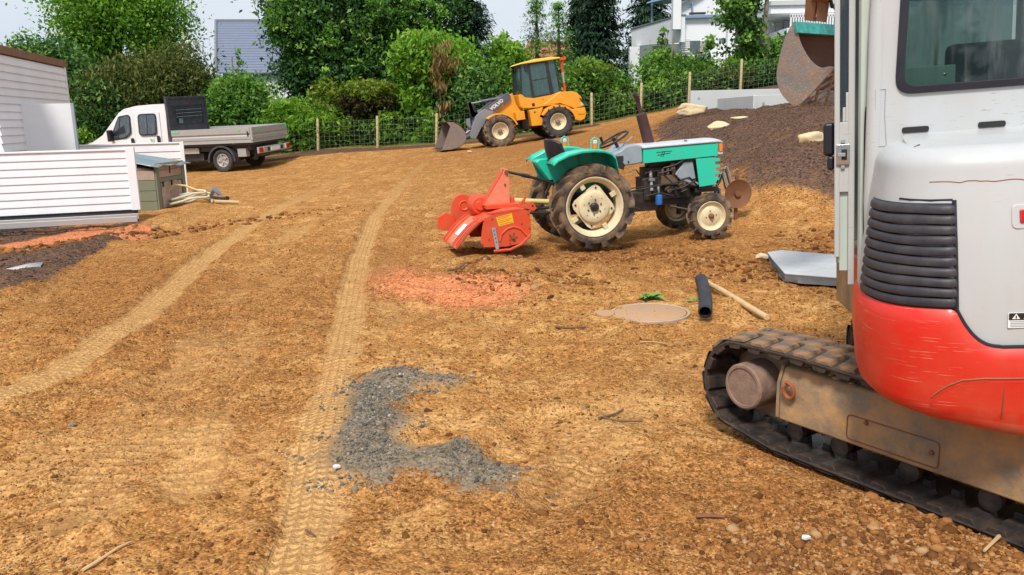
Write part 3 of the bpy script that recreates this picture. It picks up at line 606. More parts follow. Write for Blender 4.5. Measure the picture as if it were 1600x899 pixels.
def place_empty(name, pl, label, cat, group=None):
    (x, y, z), ph, pt, ro = pl; return empty(name, (x, y, z), (ro, -pt, ph), label, cat, group)
TR = place_empty('tractor', PL_TRACTOR, 'small teal tractor with cream wheels and muddy lugged tyres', 'tractor')
m_ = MAT
def rear_wheel(s):
    W = M()   # dished rim with a square centre plate held by four lugs
    W.lathe([(.335, -s * .11), (.345, -s * .10), (.33, -s * .075), (.30, -s * .04), (.30, s * .05), (.33, s * .085), (.345, s * .11), (.355, s * .118), (.352, s * .128), (.335, s * .122), (.318, s * .095), (.288, s * .055), (.288, -s * .04), (.318, -s * .075)], (0, 0, 0), 1, 40, closed=True)
    sq = []
    for i in range(32):
        t = 2 * math.pi * i / 32; q = .205 / max(abs(math.cos(t)), abs(math.sin(t))) ; q = min(q, .262); sq.append((q * math.cos(t + .25), q * math.sin(t + .25)))
    W.prism(sq, s * .052, s * .064, 1)
    W.lathe([(.195, s * .06), (.185, s * .095), (.165, s * .105), (.09, s * .105), (.06, s * .09), (0, s * .09)], (0, 0, 0), 1, 32)
    for i in range(4):
        t = math.pi * (i * .5) + .25 + math.pi / 2 * .92; c, q = math.cos(t), math.sin(t)
        mt = Matrix(((c, 0, -q), (0, 1, 0), (q, 0, c)))
        W.box(mt @ Vector((.275, s * .075, 0)), (.07, .035, .055), mt)
    o = obj('wheel', W, m_['cream'], TR, .003, 40); tag(o, 'cream rim with square centre plate')
    t = obj('tyre', tyre_mb(.505, .26, .335, .055, 14, s, .36), m_['tyre'], o, 0, 38)
    hb = M(); hb.lathe([(.052, s * .09), (.05, s * .125), (.035, s * .14), (0, s * .142)], (0, 0, 0), 1, 20)
    bolts(hb, 6, .085, s * .105, .009, s * .012); bolts(hb, 6, .13, s * .105, .006, s * .004, .4); bolts(hb, 4, .225, s * .064, .012, s * .012, .25 + .785)
    obj('hub', hb, m_['black'], o, 0); return o
def front_wheel(s):
    W = M(); W.lathe([(.165, -s * .055), (.175, -s * .06), (.178, -s * .05), (.155, -s * .02), (.155, s * .02), (.172, s * .045), (.182, s * .062), (.176, s * .068), (.160, s * .05), (.145, s * .03), (.125, s * .028), (.10, s * .045), (.05, s * .05), (.03, s * .048), (0, s * .048)], (0, 0, 0), 1, 32)
    o = obj('wheel', W, m_['cream'], TR, 0, 40); tag(o, 'small cream front wheel')
    obj('tyre', tyre_mb(.285, .15, .172, .034, 13, s, .34), m_['tyre'], o, 0, 38)
    hb = M(); hb.lathe([(.035, s * .045), (.033, s * .075), (.018, s * .085), (0, s * .087)], (0, 0, 0), 1, 14); bolts(hb, 4, .065, s * .048, .008, s * .01, .4)
    obj('hub', hb, m_['rust'], o); return o
for s in (-1, 1):
    o = rear_wheel(s); o.location = (0, s * .5, .515); o.rotation_euler = (0, .4 * s, 0)
    o = front_wheel(s); o.location = (1.515, s * .5, .30); o.rotation_euler = (0, .2, R(-6))
# driveline and engine
mb = M(); mb.bx(-.20, .55, -.13, .13, .38, .64); mb.lathe([(0, -.42), (.07, -.42), (.085, -.2), (.12, -.13), (.12, .13), (.085, .2), (.07, .42), (0, .42)], (0, 0, .515), 1, 16); mb.bx(.55, 1.0, -.12, .12, .36, .60); mb.prism([(-.25, .6), (-.22, .82), (.1, .88), (.35, .8), (.4, .6)], -.14, .14); mb.bx(1.0, 1.62, -.10, .10, .42, .52)
obj('gearbox_housing', mb, m_['engine'], TR, .012)
mb = M(); mb.bx(.80, 1.42, -.15, .15, .50, .78); mb.bx(.84, 1.38, -.12, .12, .78, .90); mb.bx(.9, 1.34, -.09, .09, .90, .97)
for i in range(5): mb.bx(.86 + i * .11, .90 + i * .11, -.175, -.15, .54, .86)
obj('engine_block', mb, m_['engine'], TR, .01)
mb = M(); mb.bx(1.0, 1.22, -.22, -.13, .68, .80)
for i in range(3): mb.lathe([(0, 0), (.018, 0), (.018, .07), (.011, .09), (0, .09)], (1.03 + i * .07, -.19, .80), 2, 8)
mb.lathe([(0, -.05), (.05, -.05), (.05, .03), (0, .03)], (1.28, -.19, .66), 1, 14); mb.lathe([(0, -.04), (.035, -.04), (.045, .04), (0, .04)], (1.1, -.2, .62), 1, 12); mb.bx(1.13, 1.19, -.21, -.15, .84, .95)
obj('fuel_pump', mb, m_['enginebrown'], TR, .006)
mb = M(); tb = mb.tube
rs = random.Random(3)
for i in range(13):
    x0 = rs.uniform(.55, 1.35); z0 = rs.uniform(.55, .93); x1 = x0 + rs.uniform(.1, .4); z1 = z0 + rs.uniform(-.15, .12); y0 = -rs.uniform(.17, .25)
    tb([(x0, y0, z0), ((x0 + x1) / 2, y0 - .015, z0 + .03), (x1, y0, z1)], .006 + .004 * rs.random(), 6)
tb([(.45, -.27, .62), (.9, -.28, .68), (1.28, -.27, .72)], .010, 6); tb([(.40, -.27, .66), (1.0, -.27, .70), (1.3, -.24, .60)], .008, 6); tb([(.48, -.26, .50), (.62, -.28, .42), (.7, -.26, .40)], .014, 6)
obj('pipes', mb, m_['black'], TR, 0)
mb = M(); mb.lathe([(0, 0), (.042, 0), (.045, .01), (.045, .11), (.03, .125), (0, .125)], (.965, -.22, .445), 2, 16); obj('oil_filter', mb, m_['blue'], TR)
mb = M(); mb.tube([(.965, -.22, .57), (.965, -.2, .68)], .014, 8); mb.tube([(.88, -.16, .86), (.88, -.2, .62)], .02, 8); mb.bx(.85, .92, -.21, -.17, .74, .78); obj('filler_pipe', mb, m_['alu'], TR)
mb = M(); mb.prism([(1.18, .80), (1.30, .95), (1.42, .95), (1.46, .74), (1.30, .70)], -.22, .1); mb.tube([(1.3, -.2, .74), (1.42, -.2, .68), (1.5, -.19, .66)], .03, 10); obj('air_intake', mb, m_['greymetal'], TR, .01)
# step, clutch pedal, lower dash clutter
mb = M(); mb.bx(.32, .62, -.40, -.22, .42, .45); mb.tube([(.42, -.3, .46), (.35, -.3, .60), (.38, -.3, .72)], .01, 6); mb.tube([(.55, -.32, .46), (.60, -.33, .36), (.48, -.33, .34)], .013, 6); mb.bx(.30, .40, -.33, -.24, .68, .71); mb.bx(.30, .62, .2, .4, .42, .45); obj('footboard', mb, m_['black'], TR, .004)
# bonnet
mb = M(); mb.prism([(.750, .962), (1.730, 1.006), (1.742, 1.165), (.750, 1.138)], -.262, .262); obj('bonnet_side', mb, m_['teal'], TR, .006)
mb = M(); mb.grid(lambda u, v: (.735 + 1.06 * u, -.275 + .55 * v, 1.150 + .034 * u + .03 * (1 - abs(2 * v - 1) ** 4) - (.0 if u < .94 else .02 * ((u - .94) / .06) ** 2)), 16, 12)
obj('bonnet_top', mb, m_['hoodtop'], TR, 0, solid=.022)
mb = M(); prof = [(1.44, .985), (1.665, .992)]
z = .985
for k in range(4):   # cut-outs down the front edge
    prof += [(1.765 - .003 * k, .972 - k * .078), (1.765 - .003 * k, .972 - k * .078 - .032), (1.70, .972 - k * .078 - .036), (1.70, .972 - k * .078 - .072)]
prof += [(1.745, .655), (1.49, .635)]
mb.prism(prof, -.262, -.250); obj('grille_side', mb, m_['teal'], TR, .003); mb = M(); mb.prism(prof, .250, .262); obj('grille_side', mb, m_['teal'], TR, .003)
mb = M(); mb.bx(1.685, 1.70, -.245, .245, .64, 1.0)
for k in range(9): mb.bx(1.70, 1.712, -.24, .24, .66 + k * .037, .675 + k * .037)
mb.bx(1.50, 1.68, -.23, .23, .60, .98); mb.bx(1.46, 1.78, -.2, .2, .56, .62); obj('radiator_grille', mb, m_['black'], TR, .003)
for s in (-1, 1):
    mb = M(); mb.bx(1.745, 1.79, s * .262 - .02, s * .262 + .02, 1.06, 1.155); obj('indicator', mb, m_['amber'], TR, .006)
mb = M(); mb.bx(1.735, 1.80, -.27, .27, 1.025, 1.052); obj('front_trim', mb, m_['hoodtop'], TR, .005)
mb = M(); mb.prism([(.370, 1.095), (.47, 1.135), (.54, 1.185), (.64, 1.200), (.745, 1.176), (.748, .972), (.60, .955), (.425, .945)], -.245, .245); obj('dashboard', mb, m_['greymetal'], TR, .018)
mb = M(); mb.bx(.40, .50, -.2475, -.235, 1.0, 1.07); mb.lathe([(0, 0), (.012, 0), (.012, -.01), (0, -.01)], (.56, -.246, .995), 1, 8); mb.prism([(.38, .95), (.45, 1.04), (.52, .96), (.5, .9)], -.2, -.25); obj('dash_socket', mb, m_['black'], TR, .003)
for k, (pts) in enumerate((((.93, 1.055), (1.10, 1.075)), ((.92, 1.09), (1.12, 1.098)), ((.975, 1.035), (1.005, 1.105)), ((1.0, 1.03), (1.03, 1.1)))):
    mb = M(); a, b = pts; mb.bar((a[0], -.2635, a[1]), (b[0], -.2635, b[1]), .004, .006); obj('scratch_mark', mb, m_['stickb'], TR)
mb = M(); mb.lathe([(0, 0), (.02, 0), (.022, .03), (0, .034)], (1.33, -.2, 1.19), 2, 10); obj('fuel_cap', mb, m_['tin'], TR)
# exhaust leaning back
mb = M(); mb.tube([(.975, .1, 1.16), (.868, .1, 1.55), (.862, .1, 1.57)], [.072, .066, .035], 16); mb.tube([(.864, .1, 1.55), (.82, .1, 1.74)], .027, 10); mb.tube([(.825, .1, 1.72), (.80, .1, 1.79), (.77, .1, 1.81)], [.036, .034, .03], 10); mb.tube([(.80, .06, 1.78), (.80, -.0, 1.77)], .012, 6); mb.lathe([(0, 0), (.10, 0), (.10, .01), (0, .012)], (.98, .1, 1.175), 2, 16); obj('exhaust_stack', mb, m_['exh'], TR, 0)
mb = M(); mb.tube([(1.05, .05, 1.20), (1.25, .12, 1.27), (1.48, .16, 1.37)], .007, 6); obj('bent_rod', mb, m_['black'], TR)
# mudguards
def guard(s):
    arc = [(-.50, 1.035), (-.44, 1.09), (-.31, 1.145), (-.15, 1.176), (.0, 1.180), (.12, 1.168), (.20, 1.14), (.25, 1.09), (.275, 1.0), (.285, .90)]
    mb = M(); vs = []
    for x, z in arc:
        for y, dz in ((.665, -.028), (.66, -.004), (.64, 0), (.50, .006), (.37, .004), (.355, -.02)): vs.append((x, s * y, z + dz))
    n = 6; fs = [(i * n + j, i * n + j + 1, (i + 1) * n + j + 1, (i + 1) * n + j) for i in range(len(arc) - 1) for j in range(n - 1)]
    mb.add(vs, fs); o = obj('mudguard', mb, m_['teal'], TR, 0, 50, solid=.006)
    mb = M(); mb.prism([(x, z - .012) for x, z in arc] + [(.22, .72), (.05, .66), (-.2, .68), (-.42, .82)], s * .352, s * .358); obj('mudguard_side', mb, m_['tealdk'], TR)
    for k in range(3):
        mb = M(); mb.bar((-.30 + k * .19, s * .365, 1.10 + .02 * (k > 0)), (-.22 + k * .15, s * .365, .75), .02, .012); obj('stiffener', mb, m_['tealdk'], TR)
    mb = M(); x = .055 if s < 0 else -.02; mb.lathe([(0, 0), (.03, 0), (.03, .05), (.0, .05)], (x, s * .5, 1.185), 2, 14); mb2 = M(); mb2.box((x, s * .5, 1.262), (.05, .045, .05)); mb3 = M(); mb3.tube([(x - .045, s * .5, 1.18), (x - .045, s * .5, 1.29), (x, s * .5, 1.315), (x + .045, s * .5, 1.29), (x + .045, s * .5, 1.18)], .008, 6)
    obj('lamp_guard', mb3, m_['teal'], TR); obj('indicator', mb, m_['amber'], TR, .004); obj('lamp_lens', mb2, m_['whitelens'], TR, .012)
    return o
for s in (-1, 1): guard(s)
mb = M(); mb.prism([(-.50, 1.03), (-.44, 1.06), (-.30, 1.06), (-.19, .82), (-.33, .79)], .15, .352); obj('toolbox', mb, m_['teal'], TR, .012)
# seat, steering wheel, levers
mb = M(); mb.grid(lambda u, v: (-.33 - .07 * v + .21 * (2 * u - 1) ** 2 * (1 - .35 * v) - .02 * math.sin(v * 3.1), -.20 + .40 * u, 1.0 + .31 * v - .05 * (2 * u - 1) ** 4 * v), 14, 10); mb.grid(lambda u, v: (-.29 + .36 * v, -.21 + .42 * u, .955 + .03 * (2 * u - 1) ** 2 + .025 * math.cos(v * 5)), 12, 8); obj('seat', mb, m_['seal'], TR, .02, 60, solid=.05)
mb = M(); mb.bar((-.37, -.12, 1.22), (-.22, -.12, .80), .035, .012); mb.bar((-.37, .12, 1.22), (-.22, .12, .80), .035, .012); mb.bx(-.25, 0, -.14, .14, .84, .93); obj('seat_frame', mb, m_['black'], TR, .004)
SW = M(); c0 = Vector((.465, 0, 1.262)); ex = Vector((math.cos(.49), 0, math.sin(.49))); ey = Vector((0, 1, 0)); en = ex.cross(ey)
SW.tube([c0 + ex * .195 * math.cos(t) + ey * .195 * math.sin(t) for t in np.linspace(0, 2 * math.pi, 28, endpoint=False)], .013, 8, closed=True)
for t in (.5, 2.6, 4.7): SW.tube([c0 - en * -.0 + ex * .02, c0 + ex * .19 * math.cos(t) + ey * .19 * math.sin(t)], .009, 6)
SW.tube([c0 + Vector((-.01, 0, .02)), c0 - Vector((math.sin(-.49), 0, math.cos(.49))) * .2], .022, 8)
SW.tube([c0 + ex * -.12 + ey * .1, c0 + ex * -.12 + ey * .1 + Vector((-.03, 0, .09))], [.012, .02], 8)
obj('steering_wheel', SW, m_['black'], TR)
for lv_ in ([(.52, -.1, 1.17), (.66, -.14, 1.29)], [(.3, .1, .9), (.34, .14, 1.12)], [(.2, -.15, .88), (.24, -.2, 1.06)]): mb = M(); mb.tube(lv_, .009, 6); obj('lever', mb, m_['greymetal'], TR)
# front axle
mb = M(); mb.bar((1.515, -.42, .32), (1.515, .42, .32), .07, .07); mb.prism([(1.40, .33), (1.44, .58), (1.60, .58), (1.62, .33)], -.09, .09)
for s in (-1, 1): mb.tube([(1.515, s * .42, .22), (1.515, s * .42, .48)], .035, 10)
mb.tube([(1.36, -.40, .36), (1.1, -.25, .42)], .014, 6); mb.tube([(1.36, -.40, .34), (1.36, .4, .34)], .012, 6); obj('front_axle', mb, m_['engine'], TR, .008)
mb = M()
for s in (-1, 1): mb.tube([(-.15, s * .22, .45), (-.55, s * .26, .44), (-.80, s * .27, .47)], .018, 8); mb.tube([(-.42, s * .26, .46), (-.26, s * .2, .86)], .016, 8); mb.tube([(-.26, s * .2, .86), (-.08, s * .18, .84)], .024, 8)
mb.tube([(-.20, 0, .72), (-.50, 0, .83), (-.91, 0, .945)], .017, 8); mb.tube([(-.62, 0, .868), (-.72, 0, .893)], .025, 8)
obj('three_point_linkage', mb, m_['black'], TR)
mb = M(); mb.tube([(-.18, .02, .52), (-.55, .02, .56), (-.86, .02, .585)], [.038, .03, .04], 12); obj('drive_shaft', mb, m_['hosey'], TR)
# ---------------------------------------------------------------- rotary tiller behind the tractor
TI = place_empty('rotary_tiller', PL_TRACTOR, 'orange-red rotary tiller with tall triangular mast and yellow sticker, coupled behind the teal tractor', 'tiller')
pl = [(-1.298, .455), (-1.05, .52), (-.80, .535), (-.745, .50), (-.738, .25), (-.82, .135), (-1.05, .10), (-1.315, .112), (-1.35, .17), (-1.33, .3)]
for s, lab in ((-1, 'near side plate carrying the yellow sticker'), (1, None)):
    mb = M(); mb.prism(pl, s * .44, s * .452); o = obj('side_plate', mb, m_['orange'], TI, .004); 
    mb = M(); mb.tube([(x, s * .453, z) for x, z in [(-1.12, .17), (-1.10, .25), (-1.03, .31), (-.95, .33), (-.87, .30), (-.80, .22), (-.76, .21)]], .013, 8); obj('pressed_rib', mb, m_['orange'], TI)
    mb = M(); bolts(mb, 5, .045, 0, .009, s * .012); mb.lathe([(0, 0), (.026, 0), (.022, s * .03), (0, s * .032)], (0, 0, 0), 1, 12); o = obj('bearing_bolts', mb, m_['rust'], TI); o.location = (-.965, s * .452, .21)
mb = M(); bolts(mb, 1, 0, 0, .008, -.008)
for x, z in ((-1.31, .43), (-1.2, .44), (-.77, .47), (-.76, .3), (-1.33, .15), (-1.0, .14), (-.85, .36), (-1.25, .2)): inst_o = M().lathe([(0, 0), (.009, 0), (.009, -.01), (0, -.01)], (x, -.452, z), 1, 6); obj('bolt', inst_o, m_['rust'], TI)
mb = M(); mb.prism([(-1.155, .455), (-.965, .490), (-.945, .378), (-1.125, .345)], -.4525, -.454); obj('sticker', mb, m_['sticky'], TI)
for k in range(5):
    mb = M(); mb.bar((-1.14 + .006 * k, -.4545, .448 - k * .021), (-.985 + .006 * k - .03 * (k % 2), -.4545, .474 - k * .021), .0015, .006); obj('sticker_print', mb, m_['orange'], TI)
mb = M(); mb.prism([(-1.215, .335), (-1.17, .335), (-1.135, .085), (-1.175, .075)], -.458, -.468); obj('depth_bar', mb, m_['greymetal'], TI, .003)
for k in range(4):
    mb = M(); mb.lathe([(0, 0), (.008, 0), (0, -.001)], (-1.19 + .008 * k, -.4685, .30 - k * .045), 1, 8); obj('bolt_hole', mb, m_['stickb'], TI)
mb = M(); mb.grid(lambda u, v: (-1.36 + .62 * u, -.44 + .88 * v, .40 + .13 * math.sin(min(1, u * 1.5) * 1.57) - .035 * max(0, u - .7)), 10, 2); obj('top_cover', mb, m_['orange'], TI, 0, solid=.01)
mb = M(); mb.bx(-1.22, -.80, -.22, .12, .525, .575); mb.bar((-1.26, -.44, .50), (-.85, -.44, .53), .03, .03); obj('mast_base', mb, m_['orange'], TI, .006)
for y in (-.10, .06):
    mb = M(); mb.prism([(-1.225, .565), (-.905, .575), (-.90, .80), (-.915, .985), (-.955, .985), (-.975, .93)], y - .006, y + .006); obj('mast_plate', mb, m_['orangewn'], TI, .003)
mb = M(); mb.prism([(-1.24, .56), (-1.20, .56), (-.955, .95), (-.985, .95)], -.09, .05); obj('mast_brace', mb, m_['orange'], TI, .003)
mb = M(); mb.lathe([(0, -.13), (.025, -.13), (.025, .09), (0, .09)], (-.935, 0, .945), 1, 10); mb.lathe([(0, -.125), (.012, -.125), (.012, -.10), (0, -.1)], (-.96, 0, .80), 1, 6); obj('mast_pin', mb, m_['rust'], TI)
mb = M(); mb.lathe([(0, -.13), (.10, -.13), (.135, -.06), (.135, .05), (.11, .11), (0, .12)], (-1.25, .14, .555), 1, 20); mb.lathe([(0, 0), (.06, 0), (.06, -.03), (0, -.03)], (-1.25, .01, .555), 1, 14); mb.bx(-1.02, -.84, -.08, .14, .53, .64); obj('gearbox', mb, m_['orange'], TI, .008)
mb = M(); mb.prism([(-1.40 + .15 * math.cos(t), .50 + .17 * math.sin(t)) for t in np.linspace(-.2, 3.3, 12)] + [(-1.50, .2), (-1.2, .15)], .42, .47); mb.lathe([(.04, -.0), (.06, -.015), (.07, 0)], (-1.38, .42, .52), 1, 16); obj('chain_case', mb, m_['orange'], TI, .012)
mb = M(); mb.prism([(-1.50, .33), (-1.53, .42), (-1.62, .45), (-1.72, .40), (-1.74, .25), (-1.5, .2)], .40, .43); obj('far_shield', mb, m_['orange'], TI, .006)
def flap(u, v): return (-1.30 - .33 * v - .05 * u, -.40 + .72 * u, .415 - .31 * v + .03 * math.sin(v * 3.14))
mb = M(); mb.grid(flap, 6, 8); obj('rear_flap', mb, m_['orangewn'], TI, 0, solid=.016)
for u in (.0, .22, .78, 1.0):
    mb = M(); P_ = [Vector(flap(u, v)) + Vector((-.008, 0, .018)) for v in (0, .3, .6, 1)]
    for a, b in zip(P_[:-1], P_[1:]): mb.bar(a, b, .02, .028)
    obj('flap_rib', mb, m_['orange'], TI, .003)
mb = M(); P_ = [Vector(flap(.30, v)) + Vector((-.010, 0, .014)) for v in np.linspace(.15, .95, 7)]; mb.tube(P_, .007, 6); P_ = [Vector(flap(.10, v)) + Vector((-.010, 0, .014)) for v in np.linspace(.15, .95, 7)]; mb.tube(P_, .006, 6); obj('worn_edge', mb, m_['stickb'], TI)
mb = M(); mb.add([Vector(flap(u, v)) + Vector((-.008, 0, .013)) for u, v in ((.38, .35), (.60, .35), (.62, .72), (.36, .72))], [(0, 1, 2, 3)]); obj('worn_label', mb, m_['stickw'], TI)
mb = M(); mb.tube([(-.75, -.46, .22), (-.86, -.46, .12), (-1.0, -.46, .065), (-1.2, -.46, .06)], .011, 6, flat=1.6); obj('skid', mb, m_['orange'], TI)
mb = M(); mb.prism([(-.84, .555), (-.80, .60), (-.71, .615), (-.665, .53), (-.70, .50), (-.78, .53)], -.47, -.458); mb.prism([(-.80, .52), (-.74, .66), (-.755, .67), (-.85, .55)], -.3, -.29); obj('hitch_bracket', mb, m_['orange'], TI, .003)
mb = M(); mb.lathe([(0, 0), (.014, 0), (0, -.002)], (-.715, -.4705, .56), 1, 10); obj('bolt_hole', mb, m_['stickb'], TI)
mb = M(); mb.tube([(-1.02, -.43, .25), (-1.02, .43, .25)], .035, 10)
for k in range(12):
    y = -.38 + k * .07
    for q in range(3):
        a = k * .7 + q * 2.09; mb.tube([(-1.02 + .03 * math.cos(a), y, .25 + .03 * math.sin(a)), (-1.02 + .15 * math.cos(a), y, .25 + .15 * math.sin(a)), (-1.02 + .19 * math.cos(a + .35), y + .04 * (-1) ** k, .25 + .19 * math.sin(a + .35))], .012, 5)
obj('tine_rotor', mb, m_['engine'], TI)
# ---------------------------------------------------------------- rusty plough disc in front of the tractor
q = place(PL_TRACTOR, (2.20, .12, .02)); PD = empty('plough_disc', (q.x, q.y, gh(q.x, q.y) - .02), (0, 0, R(12)), 'rusty round plough disc with curved spring tines standing beyond the small front wheel', 'plough')
mb = M(); mb.lathe([(0, .03), (.08, .02), (.15, 0), (.19, -.02), (.188, -.026), (.15, -.006), (0, .024)], (0, 0, .36), 1, 32); mb.lathe([(0, -.02), (.04, -.02), (.04, .06), (0, .06)], (0, 0, .36), 1, 12); mb.bx(-.02, .02, .02, .05, 0, .6); obj('disc', mb, m_['rust'], PD)
for k in range(4):
    mb = M(); mb.tube([(-.26 + .05 * k + .10 * t, .08 + .05 * k, .50 + .12 * math.sin(t * 3.0) + .03 * k) for t in np.linspace(-.3, 1.9, 10)], .010, 6); mb.tube([(-.29 + .05 * k, .08 + .05 * k, .42), (-.25 + .05 * k, .08 + .05 * k, .1)], .012, 6); obj('spring_tine', mb, m_['greymetal'] if k % 2 else m_['black'], PD)
# ---------------------------------------------------------------- wheel loader
LO = place_empty('wheel_loader', PL_LOADER, 'yellow articulated wheel loader with dark grey arm and bucket lowered by the wire fence', 'loader')
def lwheel(x, s):
    W = M(); W.lathe([(.225, -s * .13), (.24, -s * .13), (.235, s * .13), (.24, s * .155), (.228, s * .155), (.20, s * .10), (.15, s * .06), (.10, s * .055), (0, s * .055)], (0, 0, 0), 1, 28)
    o = obj('wheel', W, m_['cream'], LO, 0, 40); o.location = (x, s * .66, .455)
    obj('tyre', tyre_mb(.470, .37, .235, .022, 16, s, .42, .6), m_['tyre'] if x > 1 else m_['tyredk'], o, 0, 38)
    hb = M(); hb.lathe([(.075, s * .055), (.07, s * .10), (.04, s * .12), (0, s * .12)], (0, 0, 0), 1, 16); bolts(hb, 8, .11, s * .055, .012, s * .018); obj('hub', hb, m_['mudhub'], o)
for x in (0, 1.72):
    for s in (-1, 1): lwheel(x, s)
arch = [(.55 * math.cos(t), .455 + .55 * math.sin(t)) for t in np.linspace(R(185), R(30), 14)]
mb = M(); mb.prism([(-.22, 1.27), (-.60, 1.235), (-.74, 1.17), (-.83, 1.06), (-.885, .90), (-.905, .76), (-.60, .74), (-.45, .82), (-.2, .95), (.1, .97), (.3, .96), (.3, 1.0)], -.56, .56); obj('engine_cover', mb, m_['yellow'], LO, .05, seg=4)
mb = M(); mb.prism([(-.905, .73), (-.925, .55), (-.86, .40), (-.72, .36), (-.56, .40), (-.57, .60), (-.50, .74)], -.62, .62); obj('counterweight', mb, m_['yellow'], LO, .03)
mb = M(); mb.prism([(-.78, 1.02), (-.90, .82), (-.895, .90)], .50, .64); mb.prism([(-.86, .94), (-.905, .90), (-.91, .79), (-.80, .80)], -.3, .3); obj('rear_grille', mb, m_['black'], LO, .008)
for s in (-1, 1):
    mb = M(); mb.prism([(-.80, .90), (-.895, .86), (-.90, .79), (-.80, .80)], s * .49, s * .575); obj('tail_lamp', mb, m_['whitelens'], LO, .01)
    mb = M(); mb.prism([(-.65, .68), (-.86, .66), (-.90, .60), (-.86, .54), (-.66, .56)], s * .60, s * .634); obj('corner_panel', mb, m_['orangewn'] if s > 5 else m_['yellow'], LO, .01)
    arc = [(.57 * math.cos(t), .43 + .50 * math.sin(t)) for t in np.linspace(R(180), R(35), 16)]
    arc2 = [(.50 * math.cos(t), .43 + .43 * math.sin(t)) for t in np.linspace(R(35), R(180), 16)]
    mb = M(); mb.prism(arc + arc2, s * .45, s * .84); obj('rear_fender', mb, m_['yellow'], LO, .012)
    mb = M(); mb.prism([(.36, .92), (.50, .90), (.78, .90), (.77, .44), (.44, .42), (.36, .60), (.5, .66)], s * .40, s * .72); obj('side_tank', mb, m_['yellow'], LO, .015)
    arc = [(1.72 + .56 * math.cos(t), .42 + .53 * math.sin(t)) for t in np.linspace(R(55), R(165), 12)]; arc2 = [(1.72 + .51 * math.cos(t), .42 + .48 * math.sin(t)) for t in np.linspace(R(165), R(55), 12)]
    mb = M(); mb.prism(arc + arc2, s * .46, s * .80); obj('front_fender', mb, m_['yellow'], LO, .01)
mb = M(); mb.bx(-.5, .95, -.32, .32, .36, .74); mb.bx(1.2, 2.0, -.25, .25, .36, .62); mb.bx(.85, 1.25, -.12, .12, .45, .8)
for x in (0, 1.72): mb.lathe([(0, -.6), (.09, -.6), (.11, 0), (.09, .6), (0, .6)], (x, 0, .455), 1, 12)
obj('chassis', mb, m_['engine'], LO, .01)
for s in (-1, 1):
    mb = M(); mb.prism([(1.28, 1.40), (1.10, 1.43), (1.05, 1.15), (.98, .98), (.84, .90), (.88, .66), (1.22, .64), (1.34, .86), (1.60, .90), (1.66, .97), (1.5, 1.05), (1.40, 1.12)], s * .22, s * .30); obj('front_tower', mb, m_['yellow'], LO, .01)
mb = M(); mb.prism([(1.22, .98), (.9, .88), (.9, .66), (1.25, .64), (1.6, .88), (1.6, .94)], -.22, .22); mb.bx(.90, 1.16, .20, .60, .66, .90); obj('front_frame', mb, m_['yellow'], LO, .01)
mb = M(); mb.tube([(.8, .2, .78), (1.0, .22, .74), (.9, .2, .62)], .03, 8); mb.lathe([(0, -.31), (.05, -.31), (.05, .31), (0, .31)], (1.26, 0, 1.36), 1, 12); obj('pivot_pin', mb, m_['rust'], LO)
armp = [(1.20, 1.42), (1.27, 1.475), (1.40, 1.42), (2.16, 1.04), (2.26, .96), (2.54, .46), (2.50, .36), (2.38, .34), (2.16, .62), (1.95, .76), (1.60, 1.04), (1.24, 1.28)]
for s in (-1, 1):
    mb = M(); mb.prism([(1.18, 1.36), (1.27, 1.475), (1.40, 1.42), (1.98, 1.13), (1.72, 1.0), (1.24, 1.26)], s * .33, s * .40); obj('lift_arm', mb, m_['loadgrey'], LO, .01)
    mb = M(); mb.prism([(1.72, 1.0), (1.98, 1.13), (2.16, 1.05), (2.28, .96), (2.55, .46), (2.52, .36), (2.38, .33), (2.18, .60), (1.97, .76)], s * .332, s * .398); obj('arm_elbow', mb, m_['loadgreyl'], LO, .01)
T_ = Matrix.Translation((1.63, .4015, 1.185)) @ Matrix(((-.885, .465, 0, 0), (0, 0, 1, 0), (.465, .885, 0, 0), (0, 0, 0, 1)))
text_mesh('arm_lettering', 'VOLVO', .135, m_['stickw'], LO, T_, .001, .004)
mb = M(); mb.prism([(2.40, 1.38), (2.30, 1.38), (2.24, 1.10), (2.10, 1.0), (2.3, .93), (2.50, .90), (2.52, .75), (2.42, .58), (2.30, .66), (2.34, .9)], -.06, .06); mb.tube([(2.34, 0, .62), (2.60, 0, .5)], .04, 8); obj('tilt_lever', mb, m_['loadgreyl'], LO, .01)
mb = M(); mb.bx(2.1, 2.45, -.36, .36, .62, .70); mb.lathe([(0, -.4), (.04, -.4), (.04, .4), (0, .4)], (2.46, 0, .40), 1, 10); obj('cross_tube', mb, m_['loadgreyl'], LO, .01)
mb = M(); mb.tube([(2.35, .0, 1.33), (1.98, 0, 1.335)], .022, 10); obj('cylinder_rod', mb, m_['chrome'], LO)
mb = M(); mb.tube([(2.0, .0, 1.335), (1.3, 0, 1.35)], .05, 12); obj('tilt_cylinder', mb, m_['loadgrey'], LO)
bk = [(2.74, .34), (2.68, .46), (2.72, .62), (2.86, .82), (3.00, .90)]
mb = M(); vs = []
shell = [(3.46, .19), (3.2, .17), (2.95, .20), (2.80, .28), (2.72, .42), (2.74, .60), (2.86, .78), (3.02, .90), (3.20, .93)]
for y in (-.86, .86): vs += [(x, y, z) for x, z in shell]
mb.add(vs, [(i, i + 1, i + 10, i + 9) for i in range(8)]); obj('bucket', mb, m_['bucketin'], LO, 0, solid=.02)
for s in (-1, 1):
    mb = M(); mb.prism(shell + [(3.12, .80)], s * .86, s * .875); o = obj('bucket_side', mb, m_['bucket'], LO, .004)
mb = M(); mb.bx(2.66, 2.78, -.5, .5, .36, .62); obj('quick_hitch', mb, m_['engine'], LO, .01)
